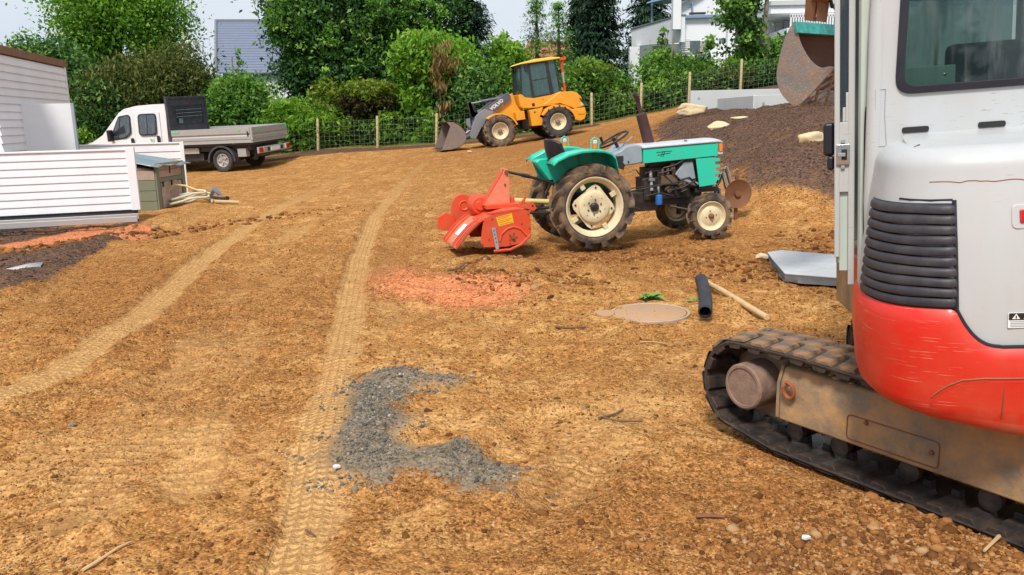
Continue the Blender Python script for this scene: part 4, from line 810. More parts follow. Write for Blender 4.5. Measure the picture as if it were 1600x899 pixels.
for k in range(6):
    mb = M(); mb.prism([(3.42, .18), (3.56, .175), (3.42, .20)], -.8 + k * .31, -.74 + k * .31); obj('bucket_tooth', mb, m_['chrome'], LO)
# loader cab
mb = M()
bot = [(.985, 1.365), (1.0, 1.20), (.985, 1.04), (.91, .965), (.60, .935), (-.02, .93), (-.28, .96), (-.28, 1.285), (-.05, 1.24), (.60, 1.215), (.80, 1.26), (.90, 1.37)]
mb.prism(bot, -.55, .55); obj('cab_base', mb, m_['yellow'], LO, .02)
mb = M(); mb.prism([(.90, 2.185), (.80, 2.23), (.40, 2.275), (-.10, 2.265), (-.36, 2.225), (-.36, 2.19), (-.1, 2.185)], -.60, .60); obj('cab_roof', mb, m_['roofy'], LO, .025, seg=3)
for s in (-1, 1):
    for nm, a, b, w_ in (('pillar', (.90, 1.37), (.80, 2.19), .045), ('pillar', (.56, 1.22), (.575, 2.19), .07), ('pillar', (.0, 1.24), (.045, 2.19), .10), ('pillar', (-.26, 1.28), (-.20, 2.19), .05)):
        mb = M(); mb.bar((a[0], s * .53, a[1]), (b[0], s * .50, b[1]), .04, w_, up=(1, 0, 0)); obj(nm, mb, m_['black'], LO, .005)
    mb = M(); mb.bar((.56, s * .535, 1.235), (.0, s * .535, 1.25), .03, .05); mb.bar((.56, s * .505, 2.16), (.04, s * .505, 2.16), .03, .05); mb.bar((.56, s * .52, 1.70), (.03, s * .52, 1.72), .02, .02); obj('door_frame', mb, m_['black'], LO, .004)
    for poly in ([(.90, 1.38), (.80, 2.17), (.58, 2.17), (.56, 1.23), (.60, 1.22), (.78, 1.25)], [(.55, 1.25), (.57, 2.16), (.06, 2.16), (.01, 1.26)], [(0, 1.25), (.04, 2.17), (-.20, 2.17), (-.27, 1.285)]):
        mb = M(); mb.prism(poly, s * .512, s * .518); obj('window_pane', mb, m_['glassgreen'], LO)
mb = M(); mb.add([(.905, -.5, 1.38), (.905, .5, 1.38), (.80, .5, 2.17), (.80, -.5, 2.17)], [(0, 1, 2, 3)]); obj('windscreen', mb, m_['glassgreen'], LO, solid=.006)
mb = M(); mb.add([(-.27, -.5, 1.29), (-.27, .5, 1.29), (-.21, .5, 2.17), (-.21, -.5, 2.17)], [(0, 1, 2, 3)]); obj('rear_pane', mb, m_['glassgreen'], LO, solid=.006)
mb = M(); mb.bx(.02, .45, -.25, .25, 1.2, 1.42); mb.prism([(.02, 1.4), (.12, 1.4), (.02, 1.95), (-.08, 1.95)], -.22, .22); mb.tube([(.8, 0, 1.2), (.68, 0, 1.55)], .03, 8); obj('driver_seat', mb, m_['interiorgr'], LO, .03)
mb = M(); mb.bx(.56, .64, .552, .56, .985, 1.07); mb.bx(.28, .31, .55, .558, 1.13, 1.15); obj('door_latch', mb, m_['black'], LO, .003)
mb = M(); mb.prism([(-.05, 1.0), (-.2, 1.0), (-.2, 1.2), (-.05, 1.17)], .552, .557); obj('vent_panel', mb, m_['mudmetal'], LO, .002)
mb = M(); mb.prism([(.60, .80), (.66, .80), (.63, .86)], .722, .724); obj('warning_sign', mb, m_['stickb'], LO)
mb = M(); mb.tube([(-.53, 0, 1.22), (-.535, 0, 1.50)], .045, 12); mb.tube([(-.54, 0, 1.80), (-.54, 0, 2.0), (-.58, 0, 2.10), (-.60, 0, 2.19)], [.035, .035, .045, .055], 12); mb.bx(-.68, -.50, -.07, .07, 2.15, 2.235); obj('exhaust_pipe', mb, m_['orange'], LO, 0)
mb = M(); mb.tube([(-.535, 0, 1.50), (-.54, 0, 1.80)], .04, 12); obj('exhaust_sleeve', mb, m_['alu'], LO)
mb = M(); mb.box((.66, .56, 2.06), (.08, .035, .18)); mb.tube([(.7, .52, 2.16), (.66, .56, 2.1)], .012, 6); obj('mirror', mb, m_['black'], LO, .006)
# ---------------------------------------------------------------- pickup truck
TK = place_empty('flatbed_truck', PL_TRUCK, 'white crew cab truck with aluminium dropside bed, parked behind the white panels', 'truck')
cabp = [(4.82, .42), (4.86, .62), (4.80, .86), (4.42, 1.00), (3.98, 1.22), (3.78, 1.42), (3.36, 1.86), (3.16, 1.97), (2.75, 2.04), (2.2, 2.06), (1.74, 2.045), (1.74, .50), (3.05, .45), (3.15, .70), (3.45, .86), (3.8, .80), (4.02, .42)]
mb = M(); ys = [(-.99, .0), (-.985, .0)]
def section(s_in, ztop):  # cab sides lean inward above the waist
    return [(x, (z if z < 1.2 else z), ) for x, z in cabp]
vs = []; LEV = [-1, 1]
def side_y(z): return .99 if z < 1.15 else .99 - .13 * ((z - 1.15) / .9) ** 1.2
for s in (-1, 1): vs += [(x, s * side_y(z), z) for x, z in cabp]
n = len(cabp); fs = [(i, (i + 1) % n, n + (i + 1) % n, n + i) for i in range(n)]
# sides split so that they can lean
side = [5, 6, 7, 8, 9, 10]
mb.add(vs, fs)
for o_ in (0, n):
    a = list(range(n)); mb.add([vs[o_ + i] for i in range(n)], [tuple(range(n))])
bm_cab = obj('cab_body', mb, m_['truck'], TK, .03, 40, seg=3)
def on_side(x, z, off=0): return (x, side_y(z) + off, z)
def side_panel(name, poly, mat, thick=.008, off=.002, bev=0):
    for s in (-1, 1):
        mb = M(); v = [(x, s * (side_y(z) + off), z) for x, z in poly] + [(x, s * (side_y(z) + off + thick), z) for x, z in poly]; k = len(poly)
        mb.add(v, [tuple(range(k))[::-1], tuple(range(k, 2 * k))] + [(i, (i + 1) % k, k + (i + 1) % k, k + i) for i in range(k)]); o = obj(name, mb, mat, TK, bev)
def rpoly(p, r, n=4):
    """round the corners of a polygon"""
    out = []; k = len(p)
    for i in range(k):
        a, b, c = Vector(p[i - 1]), Vector(p[i]), Vector(p[(i + 1) % k]); q = min(r, (a - b).length * .45, (c - b).length * .45); u = b + (a - b).normalized() * q; w_ = b + (c - b).normalized() * q
        for j in range(n + 1):
            t = j / n; out.append(tuple((u * (1 - t) ** 2 + b * 2 * t * (1 - t) + w_ * t * t)))
    return out
side_panel('front_door', rpoly([(3.80, 1.04), (3.62, 1.26), (3.34, 1.80), (2.86, 1.86), (2.86, .62), (3.3, .62), (3.72, .95)], .05), m_['truck'], .012, -.003, .006)
side_panel('rear_door', rpoly([(2.83, 1.86), (1.96, 1.86), (1.93, .62), (2.83, .62)], .05), m_['truck'], .012, -.003, .006)
side_panel('window_seal', rpoly([(3.72, 1.09), (3.70, 1.14), (3.37, 1.76), (3.03, 1.80), (2.95, 1.74), (2.95, 1.25), (3.15, 1.10), (3.5, 1.06)], .06), m_['seal'], .006, .009)
side_panel('window', rpoly([(3.67, 1.12), (3.36, 1.72), (3.05, 1.76), (2.99, 1.71), (2.99, 1.27), (3.17, 1.14), (3.5, 1.10)], .05), m_['glasswin'], .004, .014)
side_panel('window_seal', rpoly([(2.70, 1.80), (2.05, 1.80), (2.06, 1.16), (2.68, 1.16)], .12), m_['seal'], .006, .009)
side_panel('window', rpoly([(2.66, 1.76), (2.09, 1.76), (2.10, 1.20), (2.64, 1.20)], .10), m_['glasswin'], .004, .014)
side_panel('window_bar', [(2.39, 1.76), (2.365, 1.76), (2.365, 1.20), (2.39, 1.20)], m_['seal'], .004, .018)
side_panel('quarter_bar', [(3.32, 1.75), (3.29, 1.75), (3.40, 1.11), (3.43, 1.11)], m_['seal'], .004, .018)
side_panel('door_handle', rpoly([(2.98, 1.10), (2.88, 1.10), (2.88, .90), (2.98, .90)], .03), m_['black'], .02, .009, .004)
side_panel('door_handle', rpoly([(2.07, 1.14), (1.97, 1.14), (1.97, .94), (2.07, .94)], .03), m_['black'], .02, .009, .004)
side_panel('door_sticker', [(2.45, 1.10), (2.2, 1.10), (2.2, .88), (2.45, .88)], m_['stickw'], .001, .0105)
side_panel('sticker_leaf', [(2.33, 1.07), (2.23, 1.04), (2.22, .93), (2.30, .97)], m_['green'], .001, .012)
mb = M(); mb.add([(3.97, -.82, 1.27), (3.97, .82, 1.27), (3.40, .78, 1.86), (3.40, -.78, 1.86)], [(0, 1, 2, 3)]); obj('windscreen', mb, m_['glasswin'], TK, solid=.05)
for s in (-1, 1):
    mb = M(); mb.box((3.62, s * 1.10, 1.20), (.10, .18, .34)); mb.bar((3.6, s * .98, 1.1), (3.6, s * 1.08, 1.1), .06, .06); obj('mirror', mb, m_['black'], TK, .02)
    mb = M(); mb.prism([(4.80, .75), (4.84, .86), (4.45, 1.02), (4.5, .84)], s * .72, s * .995); obj('headlight', mb, m_['whitelens'], TK, .02)
mb = M(); mb.bx(4.70, 4.92, -.95, .95, .30, .60); obj('front_bumper', mb, m_['truckdk'], TK, .04)
# headboard
mb = M(); mb.bx(1.60, 1.64, -.92, .92, 1.05, 1.40); mb.bx(1.60, 1.64, -.92, -.78, 1.40, 2.18); mb.bx(1.60, 1.64, .78, .92, 1.40, 2.18); mb.bx(1.60, 1.64, -.78, .78, 1.98, 2.18); mb.bx(1.63, 1.635, -.78, .78, 1.4, 1.98); obj('headboard', mb, m_['truckdk'], TK, .006)
mb = M(); mb.bx(1.58, 1.66, .93, 1.0, .95, 2.27); mb.bx(1.58, 1.66, -1.0, -.93, .95, 2.2); mb.bx(1.57, 1.67, -.93, .93, 2.18, 2.25); obj('headboard_frame', mb, m_['truckdk'], TK, .008)
for k in range(7): mb = M(); mb.bx(1.585, 1.60, -.72, .60, 1.60 + k * .05, 1.612 + k * .05); obj('grille_bar', mb, m_['greymetal'] if k % 2 else m_['truckdk'], TK)
mb = M(); mb.bx(1.59, 1.598, .30, .50, 1.46, 1.60); obj('headboard_patch', mb, m_['tin'], TK)
mb = M(); mb.prism([(.03, 2.02), (-.05, 2.06), (-.03, 1.98)], 1.588, 1.598, 0); obj('red_mark', mb, m_['redlens'], TK)
# bed
mb = M(); mb.bx(-1.10, 1.66, -1.0, 1.0, .86, .92); mb.bx(-1.13, 1.70, -1.03, 1.03, .83, .86); obj('bed_floor', mb, m_['alu'], TK, .004)
def dropside(x0, x1, y0, y1, name, lab=None):
    mb = M(); z0, z1 = .92, 1.27; pr = [(0, z0), (.022, z0 + .02), (.022, z0 + .10), (.0, z0 + .13), (.0, z0 + .16), (.03, z0 + .18), (.03, z1), (-.012, z1), (-.012, z0)]
    if abs(y1 - y0) < .2:
        s = 1 if y0 > 0 else -1; mb.prism([(s * (.99 + a), b) for a, b in pr], x0, x1, 0)
    else: mb.prism([(-(1.10 + a), b) for a, b in pr], y0, y1, 1)
    return obj(name, mb, m_['alu'], TK, .004)
dropside(-1.05, 1.56, 1, 1.03, 'dropside'); dropside(-1.05, 1.56, -1, -1.03, 'dropside'); dropside(0, 0, -.97, .97, 'tailgate')
for s in (-1, 1):
    mb = M(); mb.bx(-1.13, -1.06, s * 1.0 - .03, s * 1.0 + .03, .9, 1.28); obj('corner_post', mb, m_['alu'], TK, .008)
    mb = M(); mb.bx(-1.0, -.96, s * 1.025 - .012, s * 1.025 + .012, 1.02, 1.16); obj('latch', mb, m_['black'], TK, .004)
for x, y, w_ in ((1.3, 0, .22), (-.75, 0, .12)):
    mb = M(); mb.prism([(x, 1.22), (x + w_, 1.25), (x + w_ * .9, 1.19), (x + .02, 1.18)], 1.0305, 1.032); obj('green_paint_mark', mb, m_['green'], TK)
for y in (.75, -.85): mb = M(); mb.prism([(y, 1.24), (y - .16, 1.255), (y - .15, 1.17), (y - .02, 1.18)], -1.1325, -1.131, 0); obj('green_paint_mark', mb, m_['green'], TK)
mb = M(); mb.bx(-1.05, 4.5, -.45, -.33, .46, .62); mb.bx(-1.05, 4.5, .33, .45, .46, .62); mb.bx(-1.05, 1.6, -.95, .95, .76, .83); mb.bx(.75, 1.7, -.75, .75, .34, .56); mb.bx(-1.1, -.85, -.6, .6, .40, .62); mb.lathe([(0, -.8), (.05, -.8), (.09, 0), (.05, .8), (0, .8)], (0, 0, .33), 1, 10); mb.bx(-.9, 1.7, -.8, .8, .60, .76)
obj('chassis', mb, m_['truckdk'], TK, .01)
mb = M(); mb.bx(.80, 1.66, .82, .88, .55, .72); mb.bx(-.78, -.5, .70, .9, .42, .66); mb.bx(.7, 1.7, -.88, -.82, .55, .72); obj('side_rail', mb, m_['alu'], TK, .01)
mb = M(); mb.bx(-1.22, -1.16, -.92, .92, .50, .68); obj('rear_bumper', mb, m_['alu'], TK, .01)
for s in (-1, 1):
    mb = M(); mb.bx(-1.25, -1.20, s * .80 - .10, s * .80 + .10, .53, .67); obj('tail_light', mb, m_['redlens'], TK, .01)
    mb = M(); mb.bx(-1.245, -1.20, s * .80 - s * .14 - .03, s * .80 - s * .14 + .03, .53, .67); obj('reverse_light', mb, m_['whitelens'], TK, .006)
mb = M(); mb.bx(-1.235, -1.22, -.30, .22, .53, .64); obj('number_plate', mb, m_['stickw'], TK, .003)
for y in (-.42, .36): mb = M(); mb.bx(-1.235, -1.22, y - .05, y + .05, .54, .65); obj('bumper_hole', mb, m_['stickb'], TK)
for s in (-1, 1):
    for x in (0, 3.45):
        W = M(); W.lathe([(.19, -s * .08), (.2, s * .08), (.185, s * .085), (.15, s * .04), (.06, s * .05), (0, s * .05)], (0, 0, 0), 1, 24)
        for k in range(5):
            t = k * 2 * math.pi / 5; W.bar((.04 * math.cos(t), s * .06, .04 * math.sin(t)), (.175 * math.cos(t), s * .075, .175 * math.sin(t)), .05, .02, up=(0, 1, 0))
        o = obj('wheel', W, m_['alu'], TK, .003); o.location = (x, s * .86, .33); obj('tyre', tyre_mb(.335, .21, .19, 0), m_['tyredk'], o, 0, 40)
    arc = [(.46 * math.cos(t), .33 + .44 * math.sin(t)) for t in np.linspace(R(-5), R(185), 16)]; arc2 = [(.40 * math.cos(t), .33 + .39 * math.sin(t)) for t in np.linspace(R(185), R(-5), 16)]
    mb = M(); mb.prism(arc + arc2, s * .72, s * 1.0); obj('mudguard', mb, m_['truckdk'], TK, .008)
mb = M(); mb.prism([(-.48, .80), (-.40, .80), (-.44, .87)], .96, .97); obj('side_reflector', mb, m_['amber'], TK)
# ================================================================ EXCAVATOR
UPL = ((2.13, 3.70, 0), R(82), 0, R(-3)); TRL = ((2.02, 3.83, 0), R(123.3), 0, 0)
EX = place_empty('mini_excavator', UPL, 'white and red mini excavator with black louvres, seen from behind in the right foreground', 'excavator')
def tomat(pl):
    (x, y, z), ph, pt, ro = pl; return Matrix.Translation((x, y, z)) @ Euler((ro, -pt, ph)).to_matrix().to_4x4()
TM = tomat(UPL).inverted() @ tomat(TRL)      # undercarriage expressed in the frame of the upper body
def under(o): o.matrix_local = TM; return o
XB, XC, AX, BY, NE = -.45, -.68, .40, .652, 3.0
def planpt(s, ins=0.0):
    """s in 0..1 runs from the left flank round the tail to the right flank; beyond that along the straight flanks"""
    b = BY - ins; a = AX - ins
    if s < 0: return Vector((XC - s * 2.3, b + s * .45, 0))
    if s > 1: return Vector((XC + (s - 1) * 2.3, -(b - (s - 1) * .45), 0))
    t = math.pi * s; c, q = math.cos(t), math.sin(t)
    return Vector((XC - a * abs(q) ** (2 / NE), b * (1 if c > 0 else -1) * abs(c) ** (2 / NE), 0))
HI = [(0, .012), (.98, .006), (1.20, .032), (1.33, .052), (1.39, .062)]
def hood_ins(z):
    return float(np.interp(z, [h[0] for h in HI], [h[1] for h in HI]))
SS = [-.1, -.05, 0] + [ .5 - .5 * math.copysign(abs(math.cos(math.pi * k / 120)) ** .8, math.cos(math.pi * k / 120)) for k in range(1, 120)] + [1, 1.05, 1.1]
def ring_shell(levels):
    mb = M(); n = len(SS)
    for z, ins in levels: 
        for s in SS: p = planpt(s, ins); mb.v.append((p.x, p.y, z))
    for j in range(len(levels) - 1):
        for i in range(n - 1): a = j * n + i; mb.f.append((a, a + 1, a + n + 1, a + n))
    return mb
# white hood with rounded top edge
hr = .085; lv = [(.78, .012), (.98, .006), (1.20, .032), (1.33, .052), (1.39, .062)] + [(1.39 + hr * math.sin(t), .062 + hr * 1.1 * (1 - math.cos(t))) for t in np.linspace(.2, math.pi / 2, 8)]
mb = ring_shell(lv); n = len(SS); top = (len(lv) - 1) * n; ie = .062 + hr * 1.1
q0 = len(mb.v)
for s in SS: p = planpt(s, ie); mb.v.append((XB - (XB - p.x) * .3, p.y * .93, 1.493))
mb.f += [(top + i, top + i + 1, q0 + i + 1, q0 + i) for i in range(n - 1)]
q1 = len(mb.v)
for s in SS: p = planpt(s, ie); mb.v.append((XB + .02, p.y * .86, 1.503))
mb.f += [(q0 + i, q0 + i + 1, q1 + i + 1, q1 + i) for i in range(n - 1)]
obj('engine_hood', mb, MAT['exwhite'], EX, 0, 40)
# red counterweight: its upper edge drops where the white door dips into it
def zt(y):
    y = y if y > 0 else -y
    if y > .437: return .928
    if y > .30: t = (.437 - y) / .137; return .80 + .128 * (1 - t) ** 2.6
    return .798
def zb(y): return float(np.interp(y, [.1, .2, .40, .50, .57, .62, .645, .655], [.45, .46, .50, .515, .53, .54, .548, .555]))
mb = M(); NV = 14
rows = [(0, .060), (.04, .030), (.09, .012), (.18, .002), (.34, -.002), (.48, -.006), (.62, -.010), (.76, -.010), (.88, -.008), (.96, -.002), (1, .010)]
for s in SS:
    p = planpt(s); y = p.y; a, b = zb(y), zt(y)
    for t, ins in rows:
        q = planpt(s, ins - .012); mb.v.append((q.x, q.y, a + (b - a) * t))
k = len(rows); mb.f += [(i * k + j, (i + 1) * k + j, (i + 1) * k + j + 1, i * k + j + 1) for i in range(len(SS) - 1) for j in range(k - 1)]
b0 = len(mb.v)
for s in SS: q = planpt(s, .16); mb.v.append((XB + .1, q.y * .9, zb(q.y) + .03))
mb.f += [(i * k, (i + 1) * k, b0 + i + 1, b0 + i) for i in range(len(SS) - 1)]
obj('counterweight', mb, MAT['exred'], EX, 0, 45)
def surf(y, z, off=0, lo=False):
    """point on the tail at lateral y, height z"""
    ins = (-off if lo else hood_ins(z) - off)
    s0, s1 = 0.0, .5
    for _ in range(40):
        m2 = (s0 + s1) / 2
        if planpt(m2, ins).y > y: s0 = m2
        else: s1 = m2
    p = planpt((s0 + s1) / 2, ins); return Vector((p.x, p.y, z))
# raised moulding across the lower counterweight
pth = [(.505, .60), (.498, .61), (.485, .625), (.46, .648), (.42, .672), (.36, .682), (.25, .684), (.1, .684), (-.1, .684), (-.3, .684)]
def redoff(y, z):
    t = (z - zb(y)) / (zt(y) - zb(y)); 
    for (t0, i0), (t1, i1) in zip(rows[:-1], rows[1:]):
        if t <= t1: q = max(0, (t - t0) / (t1 - t0)); return .012 - (i0 + (i1 - i0) * q)
    return .012 - rows[-1][1]
mb = M(); P1 = []
den = []
for (a, b), (c, d) in zip(pth[:-1], pth[1:]):
    for e in range(4): den.append((a + (c - a) * e / 4, b + (d - b) * e / 4))
den.append(pth[-1])
mb.tube([surf(y, z, redoff(y, z) - .010, True) for y, z in den], [.003 + .008 * min(1, i / 8) for i in range(len(den))], 8); obj('counterweight_moulding', mb, MAT['exred'], EX, 0, 60)
mb = M(); mb.tube([surf(y, z + .014, redoff(y, z + .014) + .001, True) for y, z in den], .0032, 6); obj('moulding_groove', mb, MAT['rusthook'], EX)
# bulged lower panel below the moulding
mb = M(); nu = len(den); 
for y, z in den:
    for t in (0, .25, .5, .75, 1): zz = z + (zb(y) + .012 - z) * t; mb.v.append(tuple(surf(y, zz, redoff(y, zz) + .007 * (1 - t), True)))
mb.f += [(i * 5 + j, (i + 1) * 5 + j, (i + 1) * 5 + j + 1, i * 5 + j + 1) for i in range(nu - 1) for j in range(4)]; obj('counterweight_panel', mb, MAT['exred'], EX, 0, 60)
for y in (.30,): mb = M(); mb.tube([surf(y, z, redoff(y, z) + .0045, True) for z in (.50, .56, .62, .67)], .0022, 5); obj('panel_joint', mb, MAT['rust'], EX)
# black door seam round the white door
mb = M(); pt = [(.435, 1.295), (.435, 1.28), (.435, 1.15), (.435, 1.0)] + [(y_, zt(y_) + .001) for y_ in np.linspace(.436, .30, 16)] + [(.2, .80), (.1, .80), (0, .80), (-.15, .80), (-.28, .80)]
mb.tube([surf(y, z, .000 if z > .96 else .006) for y, z in pt], .0075, 6); obj('door_seal', mb, MAT['seal'], EX)
mb = M(); pt = [(.575, 1.298), (.55, 1.296), (.50, 1.295), (.44, 1.297)]; mb.tube([surf(y, z, .0015) for y, z in pt], .0035, 6); obj('hood_joint', mb, MAT['seal'], EX)
mb = M(); mb.tube([Vector((planpt(.10, .059 + hr * 1.1 * (1 - math.cos(t))).x, planpt(.10, .059 + hr * 1.1 * (1 - math.cos(t))).y, 1.30 + (hr + .09) * math.sin(t) + .002)) for t in np.linspace(0, 1.5, 8)], .0024, 5); obj('hood_joint', mb, MAT['stickb'], EX)
# louvre: black backing and ten ribs
def s_at(y, ins):
    s0, s1 = 0.0, .5
    for _ in range(40):
        m2 = (s0 + s1) / 2
        if planpt(m2, ins).y > y: s0 = m2
        else: s1 = m2
    return s0
mb = M(); ys = np.linspace(0, 1, 22)
def lp(t, z, off):
    ins = hood_ins(z) - off; s = -.012 + (s_at(.432, ins) + .012) * t; p = planpt(s, ins); return Vector((p.x, p.y, z))
for y in ys: mb.v += [tuple(lp(y, .925, .002)), tuple(lp(y, 1.285, .002))]
mb.f += [(2 * i, 2 * i + 2, 2 * i + 3, 2 * i + 1) for i in range(len(ys) - 1)]; obj('louvre_backing', mb, MAT['seal'], EX, 0, 60)
NL = 10; dz = (1.284 - .932) / NL
for k in range(NL):
    z = .932 + dz * (k + .5); hh = dz * .475; pf = [(-.004, -hh), (.008, -hh * .98), (.0155, -hh * .80), (.0175, -hh * .45), (.0165, hh * .35), (.013, hh * .80), (.006, hh * .98), (-.004, hh)]
    mb = M(); tt = list(np.linspace(0, 1, 26)); npf = len(pf)
    for i, t in enumerate(tt):
        e_ = .25 if i in (0, 25) else .8 if i in (1, 24) else 1
        for o_, dz_ in pf: mb.v.append(tuple(lp(t, z + dz_ * (.8 + .2 * e_) + .0012 * math.sin(9 * t + k), o_ * e_)))
    mb.f += [(i * npf + j, (i + 1) * npf + j, (i + 1) * npf + j + 1, i * npf + j + 1) for i in range(25) for j in range(npf - 1)] + [tuple(range(npf)), tuple(range(25 * npf, 26 * npf))[::-1]]
    obj('louvre_slat', mb, MAT['rubberdk'], EX, 0, 40)
# tail light in its recess, stickers
def rr_patch(y0, y1, z0, z1, r, off, n=5):
    p = rpoly([(y0, z0), (y1, z0), (y1, z1), (y0, z1)], r, n); return [surf(y, z, off) for y, z in p]
def patch(name, y0, y1, z0, z1, r, off, th, mat, bev=0):
    a = rr_patch(y0, y1, z0, z1, r, off); b = rr_patch(y0, y1, z0, z1, r, off + th); k = len(a)
    mb = M(); mb.add(a + b, [tuple(range(k))[::-1], tuple(range(k, 2 * k))] + [(i, (i + 1) % k, k + (i + 1) % k, k + i) for i in range(k)]); return obj(name, mb, mat, EX, bev)
patch('tail_light_bezel', .275, .085, 1.195, 1.275, .02, -.006, .010, MAT['exwhite'], .003)
patch('tail_light', .252, .10, 1.215, 1.258, .006, .0, .010, MAT['redlens'], .004)
patch('warning_sticker', .285, .12, .865, .918, .004, .001, .0015, MAT['stickw'])
patch('sticker_header', .283, .122, .893, .916, .003, .0028, .001, MAT['stickb'])
def on_tail(y, z, off):
    p = surf(y, z, off); q = surf(y - .01, z, off); tx = (q - p).normalized(); up = Vector((0, 0, 1)); nn = tx.cross(up)
    return Matrix(((tx.x, up.x, nn.x, p.x), (tx.y, up.y, nn.y, p.y), (tx.z, up.z, nn.z, p.z), (0, 0, 0, 1)))
text_mesh('sticker_lettering', 'ACHTUNG', .022, MAT['stickw'], EX, on_tail(.185, .9045, .0046), .0004, .0006)
mb = M(); c_ = [surf(.262 + a, .9045 + b, .0044) for a, b in ((.012, -.008), (-.012, -.008), (0, .011))]; mb.add(c_, [(0, 1, 2)]); obj('warning_triangle', mb, MAT['stickw'], EX)
mb = M(); c_ = [surf(.262 + a, .9035 + b, .0049) for a, b in ((.002, -.005), (-.002, -.005), (-.002, .005), (.002, .005))]; mb.add(c_, [(0, 1, 2, 3)]); obj('triangle_mark', mb, MAT['stickb'], EX)
for k in range(4): patch('sticker_line', .278, .14 + .01 * (k % 2), .870 + k * .0055, .8715 + k * .0055, .0003, .0028, .0006, MAT['greymetal'])
mb = M()
rs = random.Random(5); y = .50; z = 1.355; P_ = []
while y > -.35: P_.append(surf(y, z + rs.uniform(-.003, .003), .0004)); y -= rs.uniform(.012, .03)
mb.tube(P_, .0018, 4); obj('paint_crack', mb, MAT['rusthook'], EX)
# cab
CY0, CY1 = .575, -.36; CX0, CX1 = -.45, .44; CZ0, CZ1 = 1.0, 2.42
def lean(z): return .030 * (z - 1.2)      # sides lean inward with height
CW = MAT['exwhite']
wy0, wy1, wz0, wz1 = .475, -.25, 1.655, 2.30
def wall_poly(name, pts, x, th, mat, bev=.0):
    mb = M(); k = len(pts); v = [(x, y, z) for y, z in pts] + [(x + th, y, z) for y, z in pts]
    mb.add(v, [tuple(range(k))[::-1], tuple(range(k, 2 * k))] + [(i, (i + 1) % k, k + (i + 1) % k, k + i) for i in range(k)]); return obj(name, mb, mat, EX, bev)
# rear wall with a rounded window hole, as a bridged ring
def hole_wall(name, outer, inner, x, th, mat):
    def res(P_, n):
        L2 = [0]; Q = P_ + [P_[0]]
        for a, b in zip(Q[:-1], Q[1:]): L2.append(L2[-1] + (Vector(a) - Vector(b)).length)
        out = []
        for i in range(n):
            t = L2[-1] * i / n; j = max(k for k in range(len(L2)) if L2[k] <= t + 1e-9); j = min(j, len(P_) - 1); u = (t - L2[j]) / max(1e-9, L2[j + 1] - L2[j]); a, b = Vector(Q[j]), Vector(Q[j + 1]); out.append(tuple(a + (b - a) * u))
        return out
    n = len(inner); c = Vector((sum(p[0] for p in inner) / n, sum(p[1] for p in inner) / n)); out = []
    ys_ = [p[0] for p in outer]; zs_ = [p[1] for p in outer]
    for p in inner:   # shoot from the middle of the window to the rectangle
        d = Vector(p) - c; ts = []
        for lim, comp in ((max(ys_), 0), (min(ys_), 0), (max(zs_), 1), (min(zs_), 1)):
            if abs(d[comp]) > 1e-9:
                t = (lim - c[comp]) / d[comp]
                if t > 0: ts.append(t)
        out.append(tuple(c + d * min(ts)))
    for corner in outer:  # pull the nearest ray end onto each corner
        j = min(range(n), key=lambda i: (Vector(out[i]) - Vector(corner)).length); out[j] = corner
    mb = M(); V_ = [(x, a, b) for a, b in inner] + [(x, a, b) for a, b in out] + [(x + th, a, b) for a, b in inner] + [(x + th, a, b) for a, b in out]
    F_ = []
    for i in range(n):
        j = (i + 1) % n; F_ += [(i, j, n + j, n + i), (2 * n + i, 3 * n + i, 3 * n + j, 2 * n + j), (i, 2 * n + i, 2 * n + j, j), (n + i, n + j, 3 * n + j, 3 * n + i)]
    mb.add(V_, F_); return obj(name, mb, mat, EX, 0)
win = rpoly([(wy0, wz0), (wy1, wz0), (wy1 + .02, wz1), (wy0 - .03, wz1)], .07, 6)
hole_wall('cab_rear_wall', [(CY0 - .045, 1.40), (CY1 + .02, 1.40), (CY1 + .04, CZ1), (CY0 - .05, CZ1)], win, CX0, .03, CW)
win2 = rpoly([(wy0 - .030, wz0 + .030), (wy1 + .03, wz0 + .030), (wy1 + .05, wz1 - .03), (wy0 - .06, wz1 - .03)], .05, 6)
mb = M(); n = len(win); mb.add([(CX0 - .012, a, b) for a, b in win] + [(CX0 - .016, a, b) for a, b in win2] + [(CX0 + .01, a, b) for a, b in win] + [(CX0 + .01, a, b) for a, b in win2], [f for i in range(n) for f in ((i, (i + 1) % n, n + (i + 1) % n, n + i), (i, 2 * n + i, 2 * n + (i + 1) % n, (i + 1) % n), (n + i, n + (i + 1) % n, 3 * n + (i + 1) % n, 3 * n + i))])
obj('rear_window_seal', mb, MAT['seal'], EX, .004)
wall_poly('rear_window', win2, CX0 - .004, .005, MAT['glass'])
